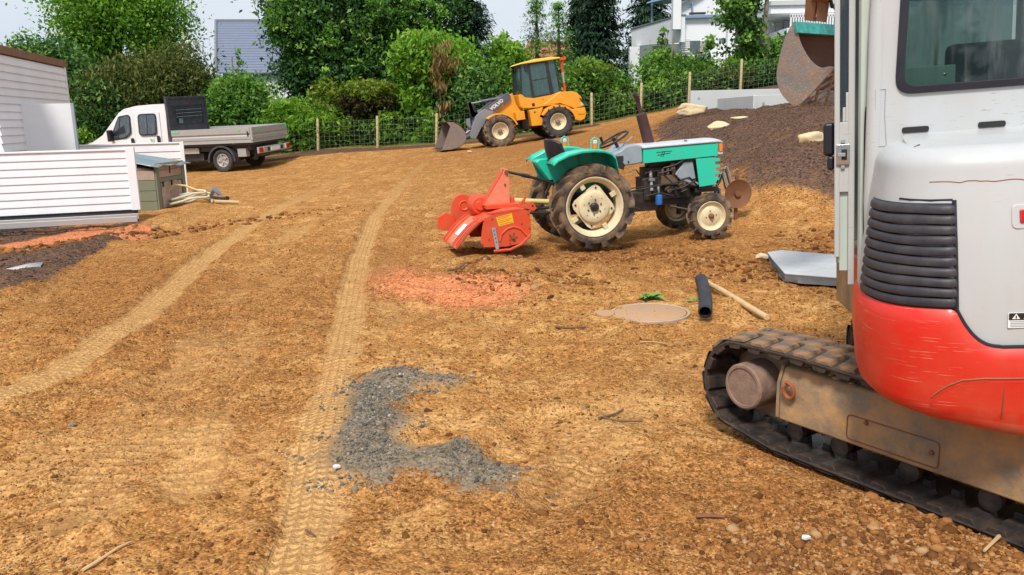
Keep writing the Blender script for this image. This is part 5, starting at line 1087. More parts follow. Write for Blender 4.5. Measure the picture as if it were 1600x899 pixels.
# lower cab wall above the hood, down to the deck, with corner post
mb = M(); mb.prism([(CY0 - .05, .93), (CY0 - .04, 1.2), (CY0 - .045, 1.40), (CY1 + .02, 1.40), (CY1 + .02, .93)], CX0 - .0, CX0 + .03, 0); obj('cab_lower_wall', mb, CW, EX, .004)
mb = M(); mb.tube([(CX0 + .028, CY0 - .036, .84), (CX0 + .028, CY0 - .028, 1.25), (CX0 + .028, CY0 - .043, 1.9), (CX0 + .045, CY0 - .075, CZ1)], [.030, .032, .032, .032], 12); obj('cab_corner_post', mb, CW, EX)
for y0_, y1_ in ((.445, .345), (.165, .065)): 
    mb = M(); p = rpoly([(y0_, 1.505), (y1_, 1.505), (y1_, 1.528), (y0_, 1.528)], .011, 4); mb.prism(p, CX0 - .004, CX0 + .002, 0); obj('vent_slot', mb, MAT['stickb'], EX)
for P_ in ([(.565, 1.68), (.525, 1.68)], [(.565, 1.68), (.565, 1.46)], [(.565, 1.46), (.52, 1.46)], [(.528, 1.68), (.53, 1.58), (.522, 1.46)], [(.515, 1.46), (.512, 1.40)]):
    mb = M(); mb.tube([(CX0 - .001, y - .02, z) for y, z in P_], .0016, 5); obj('panel_crack', mb, MAT['greymetal'], EX)
mb = M(); mb.prism([(CX0, CZ1), (CX1, CZ1), (CX1 - .02, CZ1 + .07), (CX0 + .03, CZ1 + .07)], CY1 + .02, CY0 - .05); obj('cab_roof', mb, CW, EX, .03, seg=3)
mb = M(); mb.bx(CX0 + .03, CX1, CY1, CY1 + .03, .95, 1.5); obj('cab_right_wall', mb, CW, EX, .01)
mb = M(); mb.bx(CX0 + .03, CX1, CY1, CY1 + .006, 1.5, CZ1); obj('right_window', mb, MAT['glass'], EX)
for x in (CX0 + .05, CX1 - .03): mb = M(); mb.bx(x - .03, x + .03, CY1 - .004, CY1 + .035, 1.5, CZ1); obj('cab_pillar', mb, CW, EX, .01)
mb = M(); mb.bx(CX1 - .06, CX1, CY0 - .19, CY0 - .14, .95, CZ1); obj('cab_pillar', mb, CW, EX, .01)
mb = M(); mb.bx(CX1 - .01, CX1, CY1 + .05, CY0 - .19, 1.2, CZ1 - .05); obj('windscreen', mb, MAT['glass'], EX)
# inner jamb showing old teal paint, and the door standing slightly proud on the left
mb = M(); mb.prism([(-.385, .86), (-.345, .86), (-.345, CZ1), (-.385, CZ1)], CY0 - .075, CY0 + .008); obj('door_jamb', mb, MAT['palegreen'], EX, .006)
mb = M(); mb.prism([(-.395, .86), (-.384, .86), (-.384, 1.50), (-.395, 1.62)], CY0 - .06, CY0 - .004); obj('door_gasket', mb, MAT['seal'], EX, .004)
hx = .36; TOP = CZ1 - .04
def door(mb_pts, y0, y1, name, mat, bev=.004):
    mb = M(); mb.prism(mb_pts, y0, y1); o = obj(name, mb, mat, EX, bev, fix=True)
    o.matrix_local = Matrix.Translation((hx, .418, 0)) @ Matrix.Rotation(R(-14.0), 4, 'Z'); return o
def rc(s0, s1, z0, z1): return [(-s0, z0), (-s1, z0), (-s1, z1), (-s0, z1)]
door(rc(0, .07, 1.06, TOP), 0, .08, 'door_front_rail', CW, .012)
door(rc(.07, .655, 1.30, TOP - .06), .055, .060, 'door_window', MAT['glass'], 0)
door([(-.07, 1.06), (-.655, .96), (-.655, 1.30), (-.07, 1.30)], .03, .074, 'door_lower_panel', CW, .006)
door([(-.14, 1.12), (-.60, 1.04), (-.60, 1.22), (-.14, 1.24)], .0745, .078, 'door_recess', MAT['palegreen'], .002)
door(rc(.07, .655, TOP - .06, TOP), .02, .08, 'door_top_rail', CW, .006)
door(rc(.652, .680, .87, TOP), 0, .026, 'door_inner_rail', CW, .005)
door([(-.652, 1.0), (-.680, .99), (-.680, TOP), (-.652, TOP)], .058, .080, 'door_outer_rail', CW, .005)
door([(-.652, .93), (-.662, .93), (-.662, 1.30), (-.652, 1.30)], .024, .060, 'door_edge_recess', MAT['palegreen'], .002)
door([(-.655, 1.27), (-.678, 1.27), (-.678, 1.56), (-.655, 1.56)], .024, .060, 'door_edge_plate', CW, .003)
door([(-.655, 1.56), (-.677, 1.56), (-.677, 1.68), (-.655, 1.68)], .024, .036, 'door_gusset', CW, .003)
door([(-.655, 1.56), (-.676, 1.56), (-.676, 1.62), (-.655, 1.62)], .036, .048, 'door_gusset', CW, .003)
door(rc(.655, .664, 1.56, TOP), .024, .060, 'door_edge_glass', MAT['glasswin'], 0)
door(rpoly(rc(.680, .690, 1.385, 1.47), .003), .020, .072, 'door_latch_plate', MAT['chrome'], .004)
door(rc(.690, .693, 1.405, 1.45), .030, .052, 'latch_slot', MAT['stickb'], .002)
door(rc(.690, .702, 1.42, 1.435), .036, .066, 'latch_tongue', MAT['greymetal'], .002)
for z in (1.375, 1.482): door(rc(.680, .688, z - .008, z + .008), .038, .054, 'latch_bolt', MAT['greymetal'], .003)
door([(-.56, 1.42), (-.63, 1.42), (-.63, 1.56), (-.56, 1.56)], .080, .125, 'door_handle', MAT['seal'], .014)
door(rc(.60, .64, 1.36, 1.42), .080, .110, 'handle_cup', MAT['seal'], .012)
# pale deck edge and red skirt under the door
mb = M(); mb.prism([(-.43, .62), (-.43, .88), (.34, .93), (.34, .86), (-.2, .66)], CY0 - .22, CY0 - .105); obj('side_skirt', mb, MAT['exred'], EX, .02)
mb = M(); mb.bx(-.45, .75, -.62, CY0 - .16, .56, .92); obj('revolving_frame', mb, MAT['mudmetal'], EX, .02)
mb = M(); mb.bx(-.45, .6, -.62, -.38, .92, 1.30); obj('right_side_cover', mb, CW, EX, .04)
mb = M(); mb.lathe([(0, 0), (.32, 0), (.32, .12), (0, .12)], (0, 0, .47), 2, 32); obj('slew_ring', mb, MAT['engine'], EX)
# cab interior
mb = M(); mb.bx(CX0 + .05, -.18, CY1 + .05, .45, 1.50, 1.62); obj('interior_shelf', mb, MAT['interiorgr'], EX, .02)
mb = M(); mb.bx(-.42, -.40, .24, .45, 1.655, 1.755); obj('interior_panel', mb, MAT['palegreen'], EX, .004)
for y, z in ((.28, 1.72), (.28, 1.68)): mb = M(); mb.lathe([(0, 0), (.006, 0), (0, -.004)], (-.421, y, z), 0, 8); obj('panel_bolt', mb, MAT['chrome'], EX)
mb = M(); mb.bx(-.15, .25, -.12, .32, 1.15, 1.30); mb.prism([(-.20, 1.25), (-.10, 1.25), (-.16, 1.85), (-.26, 1.82)], -.10, .20); obj('driver_seat', mb, MAT['interiorgr'], EX, .03)
mb = M(); mb.tube([(.1, .36, 1.2), (.08, .36, 1.62), (.02, .36, 1.85)], .022, 8); mb.tube([(.0, .40, 1.95), (-.06, .42, 2.0), (-.12, .38, 2.18)], .018, 8); obj('control_lever', mb, MAT['black'], EX)
mb = M(); mb.tube([(.12, .36, 1.86), (.08, .36, 1.95)], .02, 8); obj('red_grip', mb, MAT['redlens'], EX)
# ---- undercarriage, in its own frame (x = along the left track, y = outwards)
def track(yc, near):
    TW = .31; z0, z1 = .0, .49; xr, xf = -1.25, .78; rd = .245
    # path of the belt centreline
    path = []
    def arcp(cx, cz, r, a0, a1, n): return [(cx + r * math.cos(a), cz + r * math.sin(a)) for a in np.linspace(a0, a1, n)]
    cxf, czf = xf - .235, .262
    path += [(x, z) for x, z in zip(np.linspace(xr + .24, .34, 22), np.linspace(.0, .0, 22))]
    path += arcp(cxf, czf, .232, -1.15, 1.35, 16)
    path += [(x, .488 + .006 * math.sin(x * 6)) for x in np.linspace(.44, xr + .24, 24)]
    path += arcp(xr + .24, .245, .243, math.pi / 2 + .05, 1.5 * math.pi - .05, 14)
    # resample evenly
    Q = path + [path[0]]; Ls = [0]
    for a, b in zip(Q[:-1], Q[1:]): Ls.append(Ls[-1] + math.hypot(b[0] - a[0], b[1] - a[1]))
    tot = Ls[-1]; NP = 38 if near else 30
    def P_(s):
        s %= tot; j = np.searchsorted(Ls, s, side='right') - 1; j = min(j, len(path) - 1); u = (s - Ls[j]) / (Ls[j + 1] - Ls[j]); a, b = Q[j], Q[j + 1]; return Vector((a[0] + (b[0] - a[0]) * u, 0, a[1] + (b[1] - a[1]) * u))
    NB = 160; mb = M(); th = .022
    for i in range(NB):
        s = tot * i / NB; p = P_(s); d = (P_(s + .03) - P_(s - .03)).normalized(); nrm = Vector((d.z, 0, -d.x))   # outward for this direction of travel
        for y, o_ in ((TW / 2, 0), (TW / 2 + .004, .5), (TW / 2 - .004, 1), (-TW / 2 + .004, 1), (-TW / 2 - .004, .5), (-TW / 2, 0)): mb.v.append(tuple(p + nrm * th * (o_ - 1) + Vector((0, yc + y, 0))))
    for i in range(NB):
        for j in range(6): a = i * 6 + j; b = i * 6 + (j + 1) % 6; c = ((i + 1) % NB) * 6; mb.f.append((a, b, c + (j + 1) % 6, c + j))
    belt = under(obj('rubber_track', mb, MAT['track'], EX, 0, 50))
    # outer grouser pads (muddy on the upper run), inner cleats and guide lugs
    def block(w_, h_, l_, sk=0.0, yo=0):
        mb = M(); a, b = l_ / 2, l_ / 2 * .72
        vs = []
        for y in (-w_ / 2, w_ / 2):
            dx = sk * y; vs += [(-a + dx, yo + y, 0), (-b + dx, yo + y, h_), (b + dx, yo + y, h_), (a + dx, yo + y, 0)]
        mb.add(vs, [(3, 2, 1, 0), (4, 5, 6, 7), (0, 1, 5, 4), (1, 2, 6, 5), (2, 3, 7, 6)]); return mb
    protos = {}
    def put(key, s, h0, side_, dy, l_, w_, h_, sk, mat, name):
        if key not in protos:
            protos[key] = None; mb = block(w_, h_, l_, sk); o = obj(name, mb, mat, EX, .003 if near else 0); protos[key] = o
        else: o = inst(protos[key], EX)
        p = P_(s); d = (P_(s + .02) - P_(s - .02)).normalized(); nrm = Vector((d.z, 0, -d.x)) * side_
        y_ = nrm.cross(d); mt = Matrix(((d.x, y_.x, nrm.x, p.x + nrm.x * h0), (d.y, y_.y, nrm.y, yc + dy), (d.z, y_.z, nrm.z, p.z + nrm.z * h0), (0, 0, 0, 1)))
        o.matrix_local = TM @ mt; return o
    for i in range(NP):
        s = tot * (i + .5) / NP; p = P_(s); up_ = p.z > .42; mk = 'trackmud' if up_ else 'track'
        for h_, dy in ((0, .082), (1, -.078)):
            put((mk, h_), s + (.5 * tot / NP if h_ else 0), -.002, 1, dy, tot / NP * .86, .150, .016 if up_ else .006, .22 if h_ else -.22, MAT[mk], 'tread_block')
        if near or i % 2 == 0:
            put('c', s, .021, -1, .082, tot / NP * .66, .15, .020, .10, MAT['track'], 'track_cleat')
            put('g', s, .02, -1, -.005, tot / NP * .40, .035, .045, 0, MAT['track'], 'guide_lug')
    # frame beam, rollers, end drum
    yo = yc + .115
    prof = [(yo, .150), (yo, .330), (yo - .03, .405), (yo - .14, .430), (yo - .23, .430), (yo - .23, .150)]
    mb = M(); mb.prism(prof, -1.10, .335, 0); under(obj('track_frame', mb, MAT['mudmetal'], EX, .012, 30))
    if near:
        mb = M(); mb.prism([(yo + .001, .160), (yo + .001, .330), (yo - .03, .409), (yo - .14, .436), (yo - .14, .12), (yo - .03, .13)], .335, .352, 0); under(obj('frame_end_plate', mb, MAT['mudmetal'], EX, .004))
        mb = M(); p = rpoly([(-.03, .175), (-.44, .175), (-.44, .285), (-.03, .285)], .02, 4); mb.tube([(x, yo + .0015, z) for x, z in p], .0028, 5, closed=True); under(obj('access_cover_edge', mb, MAT['rust'], EX))
        for x, z in ((-.41, .235), (-.12, .272)): mb = M(); mb.lathe([(0, 0), (.011, 0), (.010, .009), (0, .010)], (x, yo, z), 1, 6); under(obj('bolt', mb, MAT['rust'], EX))
        mb = M(); mb.tube([(.262 + .030 * math.cos(t), yo + .028 + .008 * math.sin(t), .318 + .040 * math.sin(t)) for t in np.linspace(1.2, 6.6, 16)], .0095, 8); mb.tube([(.285, yo - .01, .335), (.285, yo + .02, .345)], .008, 6); under(obj('towing_hook', mb, MAT['rusthook'], EX))
        rs = random.Random(9)   # caked mud on the beam
        for k in range(26):
            x = rs.uniform(-1.0, .3); yy = rs.uniform(yo - .12, yo - .03); r_ = rs.uniform(.010, .032); mb = M(); V_, F_ = ico(); zz = .405 + (yo - .03 - yy) * .23
            mb.add([(x + a[0] * r_ * 1.3 * rs.uniform(.7, 1.2), yy + a[1] * r_ * rs.uniform(.7, 1.2), zz + a[2] * r_ * .45) for a in V_], [tuple(f) for f in F_]); under(obj('mud_lump', mb, MAT['mudmetal'], EX, 0, 80))
    s0 = yc - .12
    for x in (-.95, -.62, -.29, .04, .28): mb = M(); mb.lathe([(0, 0), (.035, 0), (.046, .02), (.046, .05), (.03, .06), (.03, .11), (.046, .12), (.046, .15), (.03, .16), (0, .162)], (x, s0 + .03, .098), 1, 20); under(obj('track_roller', mb, MAT['engine'], EX, 0))
    mb = M(); mb.lathe([(0, -.16), (.19, -.16), (.20, -.10), (.20, -.03), (.155, .0), (.115, .005), (.113, .155), (.105, .163), (.093, .163), (.090, .156), (0, .158)], (.515, yc, .272), 1, 32); under(obj('drive_drum', mb, MAT['mudhub'], EX, 0, 35))
    mb = M(); mb.lathe([(0, -.1), (.20, -.1), (.20, .1), (0, .1)], (xr + .26, yc, .25), 1, 24); under(obj('idler_wheel', mb, MAT['engine'], EX, .01))
track(.595, True); track(-.595, False)
mb = M(); mb.bx(-.55, .25, -.45, .45, .24, .46); under(obj('cross_frame', mb, MAT['mudmetal'], EX, .02))
mb = M(); mb.bx(-1.55, -1.48, -.72, .72, .12, .42); mb.bx(-1.5, -.5, -.42, -.34, .22, .32); mb.bx(-1.5, -.5, .34, .42, .22, .32); under(obj('dozer_blade', mb, MAT['exred'], EX, .01))
# ---- boom swung to the left with ditching bucket held up
EI = tomat(UPL).inverted()
def w2(v): return EI @ Vector(v)
bk0 = at(1262, 160, 6.9); c0 = Vector(bk0)
# bucket is built in world axes about this frame: X = across (width, to the right), profile in the Y/Z plane turned a little so its left end shows
def bpt(a, b, Yv): return Vector(at(a, b, Yv))
YB = 6.9
side = [(1240, 37), (1226, 60), (1217, 92), (1213, 120), (1218, 142), (1230, 158), (1244, 166), (1262, 152), (1284, 128), (1302, 108), (1296, 104), (1282, 106), (1268, 97), (1256, 80), (1248, 62)]
def smooth_pts(P, n=5):
    out = []; k = len(P)
    for i in range(k):
        p0, p1, p2, p3 = [np.array(P[(i + j) % k], float) for j in (-1, 0, 1, 2)]
        for t in np.linspace(0, 1, n, endpoint=False): out.append(tuple(.5 * (2 * p1 + (p2 - p0) * t + (2 * p0 - 5 * p1 + 4 * p2 - p3) * t * t + (3 * p1 - p0 - 3 * p2 + p3) * t ** 3)))
    return out
A_ = [bpt(a, b, YB) for a, b in side]; Asm = [bpt(a, b, YB) for a, b in smooth_pts(side)]
ctr = sum(A_, Vector()) / len(A_)
# width direction of the bucket: to the right and away
wd_ = Vector((.80, .60, 0)).normalized(); Wd = .95
mb = M(); k = len(Asm); th = wd_ * .018
mb.add([p for p in Asm] + [p + th for p in Asm], [tuple(range(k))[::-1], tuple(range(k, 2 * k))] + [(i, (i + 1) % k, k + (i + 1) % k, k + i) for i in range(k)])
def exo(name, mb, mat, **kw):
    o = obj(name, mb, mat, EX, **kw); o.matrix_local = EI; return o
BK = exo('bucket', mb, MAT['bucket'], bev=.004)
mb = M(); mb.add([p + wd_ * Wd for p in Asm] + [p + wd_ * (Wd + .018) for p in Asm], [tuple(range(k))[::-1], tuple(range(k, 2 * k))] + [(i, (i + 1) % k, k + (i + 1) % k, k + i) for i in range(k)]); o = obj('side_plate', mb, MAT['bucket'], BK)
mb = M(); shell_ = Asm[0:21]; mb.add([p + wd_ * .018 for p in shell_] + [p + wd_ * Wd for p in shell_], [(i, i + 1, 22 + i, 21 + i) for i in range(20)]); obj('back_shell', mb, MAT['bucketin'], BK, solid=.014)
mb = M(); low_ = [A_[4], A_[5], A_[6]]; mb.add([p + wd_ * .018 for p in low_] + [p + wd_ * Wd for p in low_], [(0, 1, 4, 3), (1, 2, 5, 4)]); obj('heel_plate', mb, MAT['bucket'], BK, solid=.014)
mb = M(); a_, b_ = A_[0] + Vector((0, 0, .012)), A_[0] + Vector((.02, -.02, -.075)); mb.add([a_, b_, b_ + wd_ * Wd, a_ + wd_ * Wd], [(0, 1, 2, 3)]); o = obj('top_rail', mb, MAT['tealworn'], BK, solid=.022)
for p_ in o.data.polygons: p_.use_smooth = False
# lattice floor from heel to cutting edge
e0, e1 = A_[6], A_[9]
for k_ in range(7):
    t = k_ / 6
    for sgn in (1, -1):
        for st in (-.5, 0, .5):
            pass
def lat(u, v): return e0 + (e1 - e0) * v + wd_ * (.018 + (Wd - .018) * u)
for k_ in range(-3, 7):
    for sgn in (1, -1):
        u0 = k_ / 6; seg = []
        a, b = (u0, 0), (u0 + .42, 1)
        if sgn < 0: a, b = (u0 + .42, 0), (u0, 1)
        def clip(a, b):
            t0, t1 = 0, 1; d = b[0] - a[0]
            for lim, s_ in ((0, 1), (1, -1)):
                q = (lim - a[0]) / d
                if d * s_ > 0: t0 = max(t0, q)
                else: t1 = min(t1, q)
            return t0, t1
        t0, t1 = clip(a, b)
        if t1 - t0 < .05: continue
        p, q = lat(a[0] + (b[0] - a[0]) * t0, t0), lat(a[0] + (b[0] - a[0]) * t1, t1)
        mb = M(); mb.bar(p, q, .018, .014, up=(0, .5, .8)); obj('lattice_bar', mb, MAT['bucket'], BK)
mb = M(); mb.bar(A_[9], A_[9] + wd_ * Wd, .05, .02); obj('cutting_edge', mb, MAT['rust'], BK)
# linkage, dipper arm and boom
hp = A_[0] + wd_ * .22 + Vector((0, 0, .03))
for o_ in (0, .16):
    b0 = hp + wd_ * o_; mb = M(); P_ = [b0 + Vector((x, y, z)) for x, y, z in ((-.07, -.07, 0), (.05, .05, 0), (.06, .04, .16), (.02, 0, .28), (-.06, -.05, .26))]
    mb.add(P_ + [p + wd_ * .02 for p in P_], [(4, 3, 2, 1, 0), (5, 6, 7, 8, 9)] + [(i, (i + 1) % 5, 5 + (i + 1) % 5, 5 + i) for i in range(5)]); exo('bucket_bracket', mb, MAT['rust'])
dn_ = wd_.cross(Vector((0, 0, 1))).normalized()   # towards the viewpoint side
def disc(c, r, l, mat, name):
    mb = M(); mb.tube([c, c + wd_ * l], r, 16); exo(name, mb, mat)
disc(hp + wd_ * -.02 + Vector((0, 0, .20)), .05, .24, MAT['rust'], 'pivot_pin'); disc(hp + wd_ * -.035 + Vector((0, 0, .20)), .028, .27, MAT['mudmetal'], 'pivot_pin')
mb = M(); mb.bar(hp + wd_ * .08 + Vector((0, 0, .18)), hp + wd_ * .10 + Vector((.12, .12, 1.05)), .14, .16); exo('dipper_arm', mb, MAT['teal'], bev=.01)
tip = hp + wd_ * .10 + Vector((.12, .12, 1.05))
foot = tomat(UPL) @ Vector((.95, -.05, .75)); knee = (tip + foot) / 2 + Vector((0, .2, .95))
mb = M(); mb.bar(tip, knee, .14, .20); mb.bar(knee, foot, .15, .24); exo('boom', mb, MAT['teal'], bev=.01)
mb = M(); mb.tube([hp + wd_ * .2 + Vector((.10, .02, .12)), hp + wd_ * .45 + Vector((.1, .1, .22)), hp + wd_ * .6 + Vector((.1, .1, .5))], .03, 8); mb.tube([hp + wd_ * .12 + Vector((.02, -.05, .32)), hp + wd_ * .2 + Vector((.06, 0, .12)), hp + wd_ * .4 + Vector((.06, 0, .14))], .016, 8); exo('hydraulic_hose', mb, MAT['black'])
mb = M(); mb.bx(.62, 1.0, -.22, .12, .55, .9); obj('swing_bracket', mb, MAT['exred'], EX, .02)
# ================================================================ BUILDINGS, FENCES, SMALL THINGS
def vec(a): return Vector((float(a[0]), float(a[1]), float(a[2])))
def boards(root, name, A, B, z0, z1, n, mat, out, depth=.02, lap=.018, slope=0):
    """n lapped horizontal boards on the wall from A to B (plan points); out = outward unit vector"""
    A, B, out = Vector(A), Vector(B), Vector(out); h = (z1 - z0) / n; first = None
    for k in range(n):
        za = z0 + k * h
        if first is None:
            mb = M(); d = B - A; v = []
            for P in (A, B):
                v += [(P.x, P.y, 0), (P.x + out.x * (depth + lap), P.y + out.y * (depth + lap), 0), (P.x + out.x * (depth + lap), P.y + out.y * (depth + lap), .012), (P.x + out.x * depth, P.y + out.y * depth, h + .008), (P.x, P.y, h + .008)]
            mb.add(v, [(0, 1, 2, 3, 4), (9, 8, 7, 6, 5)] + [(i, 5 + i, 5 + (i + 1) % 5, (i + 1) % 5) for i in range(5)]); first = obj(name, mb, mat, root); first.location = (0, 0, za); o = first
        else: o = inst(first, root, (0, 0, za))
    return first
def norm2(v): v = Vector((v[0], v[1])); v.normalize(); return v
# near white panel wall
p1 = at(206, 232, 13.85); p0 = Vector((p1[0] - 6.2, p1[1] - 2.06)); pr = Vector((p1[0], p1[1])); d = norm2(pr - p0); out = Vector((d.y, -d.x))
g0 = 0.06; zt_ = p1[2]; zb_ = at(207, 327, 13.85)[2]
NP1 = empty('white_panel_wall', (pr.x, pr.y, 0), (0, 0, 0), 'low white boarded wall nearest the viewer on the left, above the grey ladder', 'boarded wall')
def loc2(P, root): return Vector((P.x - root.location.x, P.y - root.location.y))
boards(NP1, 'board', loc2(p0, NP1), loc2(pr, NP1), zb_, zt_ - .03, 8, MAT['white'], out)
def wallbox(root, A, B, z0, z1, off0, off1, name, mat, out, bev=.004):
    a, b = loc2(A, root), loc2(B, root); mb = M(); v = []
    for P in (a, b):
        for o_, z in ((off0, z0), (off1, z0), (off1, z1), (off0, z1)): v.append((P.x + out.x * o_, P.y + out.y * o_, z))
    mb.add(v, [(0, 1, 2, 3), (7, 6, 5, 4), (0, 4, 5, 1), (1, 5, 6, 2), (2, 6, 7, 3), (3, 7, 4, 0)]); return obj(name, mb, mat, root, bev)
wallbox(NP1, p0, pr, zb_ + .01, zt_ - .04, -.10, -.002, 'core', MAT['white'], out)
wallbox(NP1, p0, pr + d * .02, zt_ - .028, zt_, -.13, .05, 'coping', MAT['white'], out)
wallbox(NP1, pr - d * .10, pr + d * .03, zb_ - .01, zt_ + .02, -.11, .052, 'corner_trim', MAT['white'], out)
wallbox(NP1, p0, pr - d * .02, g0 - .1, zb_ - .012, -.10, .01, 'plinth', MAT['truckdk'], out)
# back white panel wall
q1_ = at(284, 222, 18.2); Q1 = Vector((q1_[0], q1_[1])); Q0 = Q1 - d * 7.5
NP2 = empty('white_panel_wall', (Q1.x, Q1.y, 0), (0, 0, 0), 'low white boarded wall standing behind the timber hutch and the nearer white wall', 'boarded wall')
boards(NP2, 'board', loc2(Q0, NP2), loc2(Q1, NP2), .22, q1_[2] - .03, 6, MAT['white'], out)
wallbox(NP2, Q0, Q1, .2, q1_[2] - .04, -.10, -.002, 'core', MAT['white'], out)
wallbox(NP2, Q0, Q1 + d * .02, q1_[2] - .028, q1_[2], -.13, .05, 'coping', MAT['white'], out)
wallbox(NP2, Q1 - d * .05, Q1 + d * .03, .1, q1_[2] + .004, -.11, .052, 'corner_trim', MAT['white'], out)
wallbox(NP2, Q0, Q1 - d * .1, -.05, .20, -.10, .01, 'plinth', MAT['truckdk'], out)
# clad building with brown roof edge
h1 = at(97, 100, 18.0); hd = norm2((-.233, 1)); H1 = Vector((h1[0], h1[1])); H0 = H1 - hd * 4.3; ho = Vector((hd.y, -hd.x))
HB = empty('clad_building', (H1.x, H1.y, 0), (0, 0, 0), 'white boarded building with brown roof edge at the left', 'building')
boards(HB, 'board', loc2(H0, HB), loc2(H1, HB), .15, h1[2] - .10, 20, MAT['white'], ho, .025, .03)
a, b = loc2(H0, HB), loc2(H1, HB); W_ = -ho * 5
mb = M(); zz = h1[2] - .08; v = [(a.x, a.y, .1), (b.x, b.y, .1), (b.x + W_.x, b.y + W_.y, .1), (a.x + W_.x, a.y + W_.y, .1)]; mb.add(v + [(x, y, zz) for x, y, z in v], [(0, 1, 2, 3), (4, 5, 6, 7), (0, 1, 5, 4), (1, 2, 6, 5), (2, 3, 7, 6), (3, 0, 4, 7)]); obj('wall', mb, MAT['white'], HB)
wallbox(HB, H0, H1 + hd * .05, h1[2] - .07, h1[2] + .06, -5.1, .07, 'roof', MAT['fascia'], ho)
wallbox(HB, H1 - hd * .08, H1 + hd * .03, .1, h1[2] - .075, -.05, .055, 'corner_trim', MAT['white'], ho)
# plain sheet standing in front of it
a_ = at(22, 163, 14.9); b_ = at(114, 163, 15.3); c_ = at(118, 224, 15.3)
BS = empty('blank_panel', (float(a_[0]), float(a_[1]), .1), (0, 0, 0), 'blank white rectangular sheet leaning against the boarded building', 'panel')
mb = M(); A2, B2 = Vector((0, 0)), Vector((b_[0] - a_[0], b_[1] - a_[1])); n2 = norm2(B2); n2 = Vector((n2.y, -n2.x)) * .05; zt2 = float(a_[2]) - .1
mb.add([(A2.x, A2.y, .1), (B2.x, B2.y, .1), (B2.x, B2.y, zt2), (A2.x, A2.y, zt2), (A2.x - n2.x, A2.y - n2.y, .1), (B2.x - n2.x, B2.y - n2.y, .1), (B2.x - n2.x, B2.y - n2.y, zt2), (A2.x - n2.x, A2.y - n2.y, zt2)], [(0, 1, 2, 3), (7, 6, 5, 4), (0, 4, 5, 1), (1, 5, 6, 2), (2, 6, 7, 3), (3, 7, 4, 0)]); obj('sheet', mb, MAT['whitepanel'], BS, .004)
mb = M(); mb.bar((B2.x, B2.y - .03, .1), (B2.x, B2.y - .03, zt2 + .01), .03, .05); obj('edge_frame', mb, MAT['greymetal'], BS)
# ladder lying on its side
l1 = gz(216, 353, .0); LD = empty('ladder', (l1[0], l1[1], gh(l1[0], l1[1]) + .02), (0, 0, math.atan2(d.y, d.x)), 'grey ladder lying on the ground along the foot of the near white wall', 'ladder')
for y, z in ((0, 0.03), (.24, .05)): mb = M(); mb.bx(-5.2, 0, y - .02, y + .02, z, z + .09); obj('rail', mb, MAT['alu'], LD, .006)
rg = None
for k in range(17):
    if rg is None: mb = M(); mb.box((0, .14, .05), (.035, .27, .03)); rg = obj('rung', mb, MAT['alu'], LD, .004); rg.location = (-.22, 0, 0)
    else: inst(rg, LD, (-.22 - .3 * k, 0, 0))
# timber hutch
c1 = gz(248, 332); cL = at(203, 327, 16.0); cR = gz(299, 317, .03); C1 = Vector((c1[0], c1[1])); dR = norm2((cR[0] - C1.x, cR[1] - C1.y)); lenR = .95; dL = Vector((-dR.y, dR.x)); lenL = .92
HU = empty('timber_hutch', (C1.x, C1.y, gh(C1.x, C1.y) - .02), (0, 0, math.atan2(dR.y, dR.x)), 'small weathered timber hutch with sloping sheet metal lid beside the white walls', 'hutch')
hz0, hz1 = .66, .90   # front height, and back height
HU.scale = (1.26, 1.18, 1.2)
def hb(mb, name, mat, bev=.004): return obj(name, mb, mat, HU, bev)
for k in range(5): z0 = k * .158; zf = z0 + .152; mb = M(); mb.prism([(0, z0), (lenL, z0), (lenL, min(zf, hz1)), (0, min(zf, .62 + .0))], -.012 - .003 * (k % 2), .006, 0); hb(mb, 'side_board', MAT['hutchg'] if k < 3 else MAT['hutch'])
for k in range(2): mb = M(); mb.bx(.02, lenR, -.014, .006, .50 + k * .115, .50 + k * .115 + .11); hb(mb, 'front_board', MAT['hutch'])
for k in range(5): mb = M(); mb.bx(.14 + k * .135, .14 + k * .135 + .13, -.018, .0, .03, .42 + .01 * (k % 2)); hb(mb, 'door_board', MAT['hutch'])
for x0, x1, m0 in ((.0, .10, 'hutchg'), (.84, .95, 'hutchg')): mb = M(); mb.bx(x0, x1, -.026, .008, .0, .68); hb(mb, 'post', MAT[m0])
mb = M(); mb.bx(.10, .84, -.022, .004, .43, .495); hb(mb, 'rail', MAT['hutchg'])
mb = M(); mb.bx(0, lenR, lenL - .02, lenL, 0, .8); mb.bx(lenR - .02, lenR, 0, lenL, 0, .7); hb(mb, 'back_boards', MAT['hutch'])
for x in (.17, .45): mb = M(); mb.bx(x, x + .03, -.034, -.018, .36, .44); hb(mb, 'hinge', MAT['black'], .002)
mb = M(); mb.bx(.44, .465, -.03, -.014, .55, .70); hb(mb, 'hasp', MAT['rust'], .002)
mb = M(); mb.grid(lambda u, v: (-.08 + 1.12 * u, -.10 + 1.12 * v, .665 + .20 * v + .015 * abs(math.sin(u * 9.4)) ** 3 + .012 * math.sin(7 * u + 3 * v)), 40, 8); obj('lid', mb, MAT['tin'], HU, 0, 50, solid=.012)
mb = M()
rs = random.Random(2); V_, F_ = ico()
for k in range(26): r_ = rs.uniform(.04, .075); c_ = (.35 + rs.uniform(-.2, .25), .62 + rs.uniform(-.15, .2), .84 + rs.uniform(-.01, .03)); mb.add([(c_[0] + a[0] * r_ * 1.5, c_[1] + a[1] * r_, c_[2] + a[2] * r_ * .6) for a in V_], [tuple(f) for f in F_])
BN = obj('black_netting', mb, MAT['seal'], None, 0, 30); BN.location = HU.location; BN.rotation_euler = HU.rotation_euler; tag(BN, 'crumpled black netting lying on the hutch lid', 'netting'); BN['kind'] = 'stuff'; del BN['category']; del BN['label']
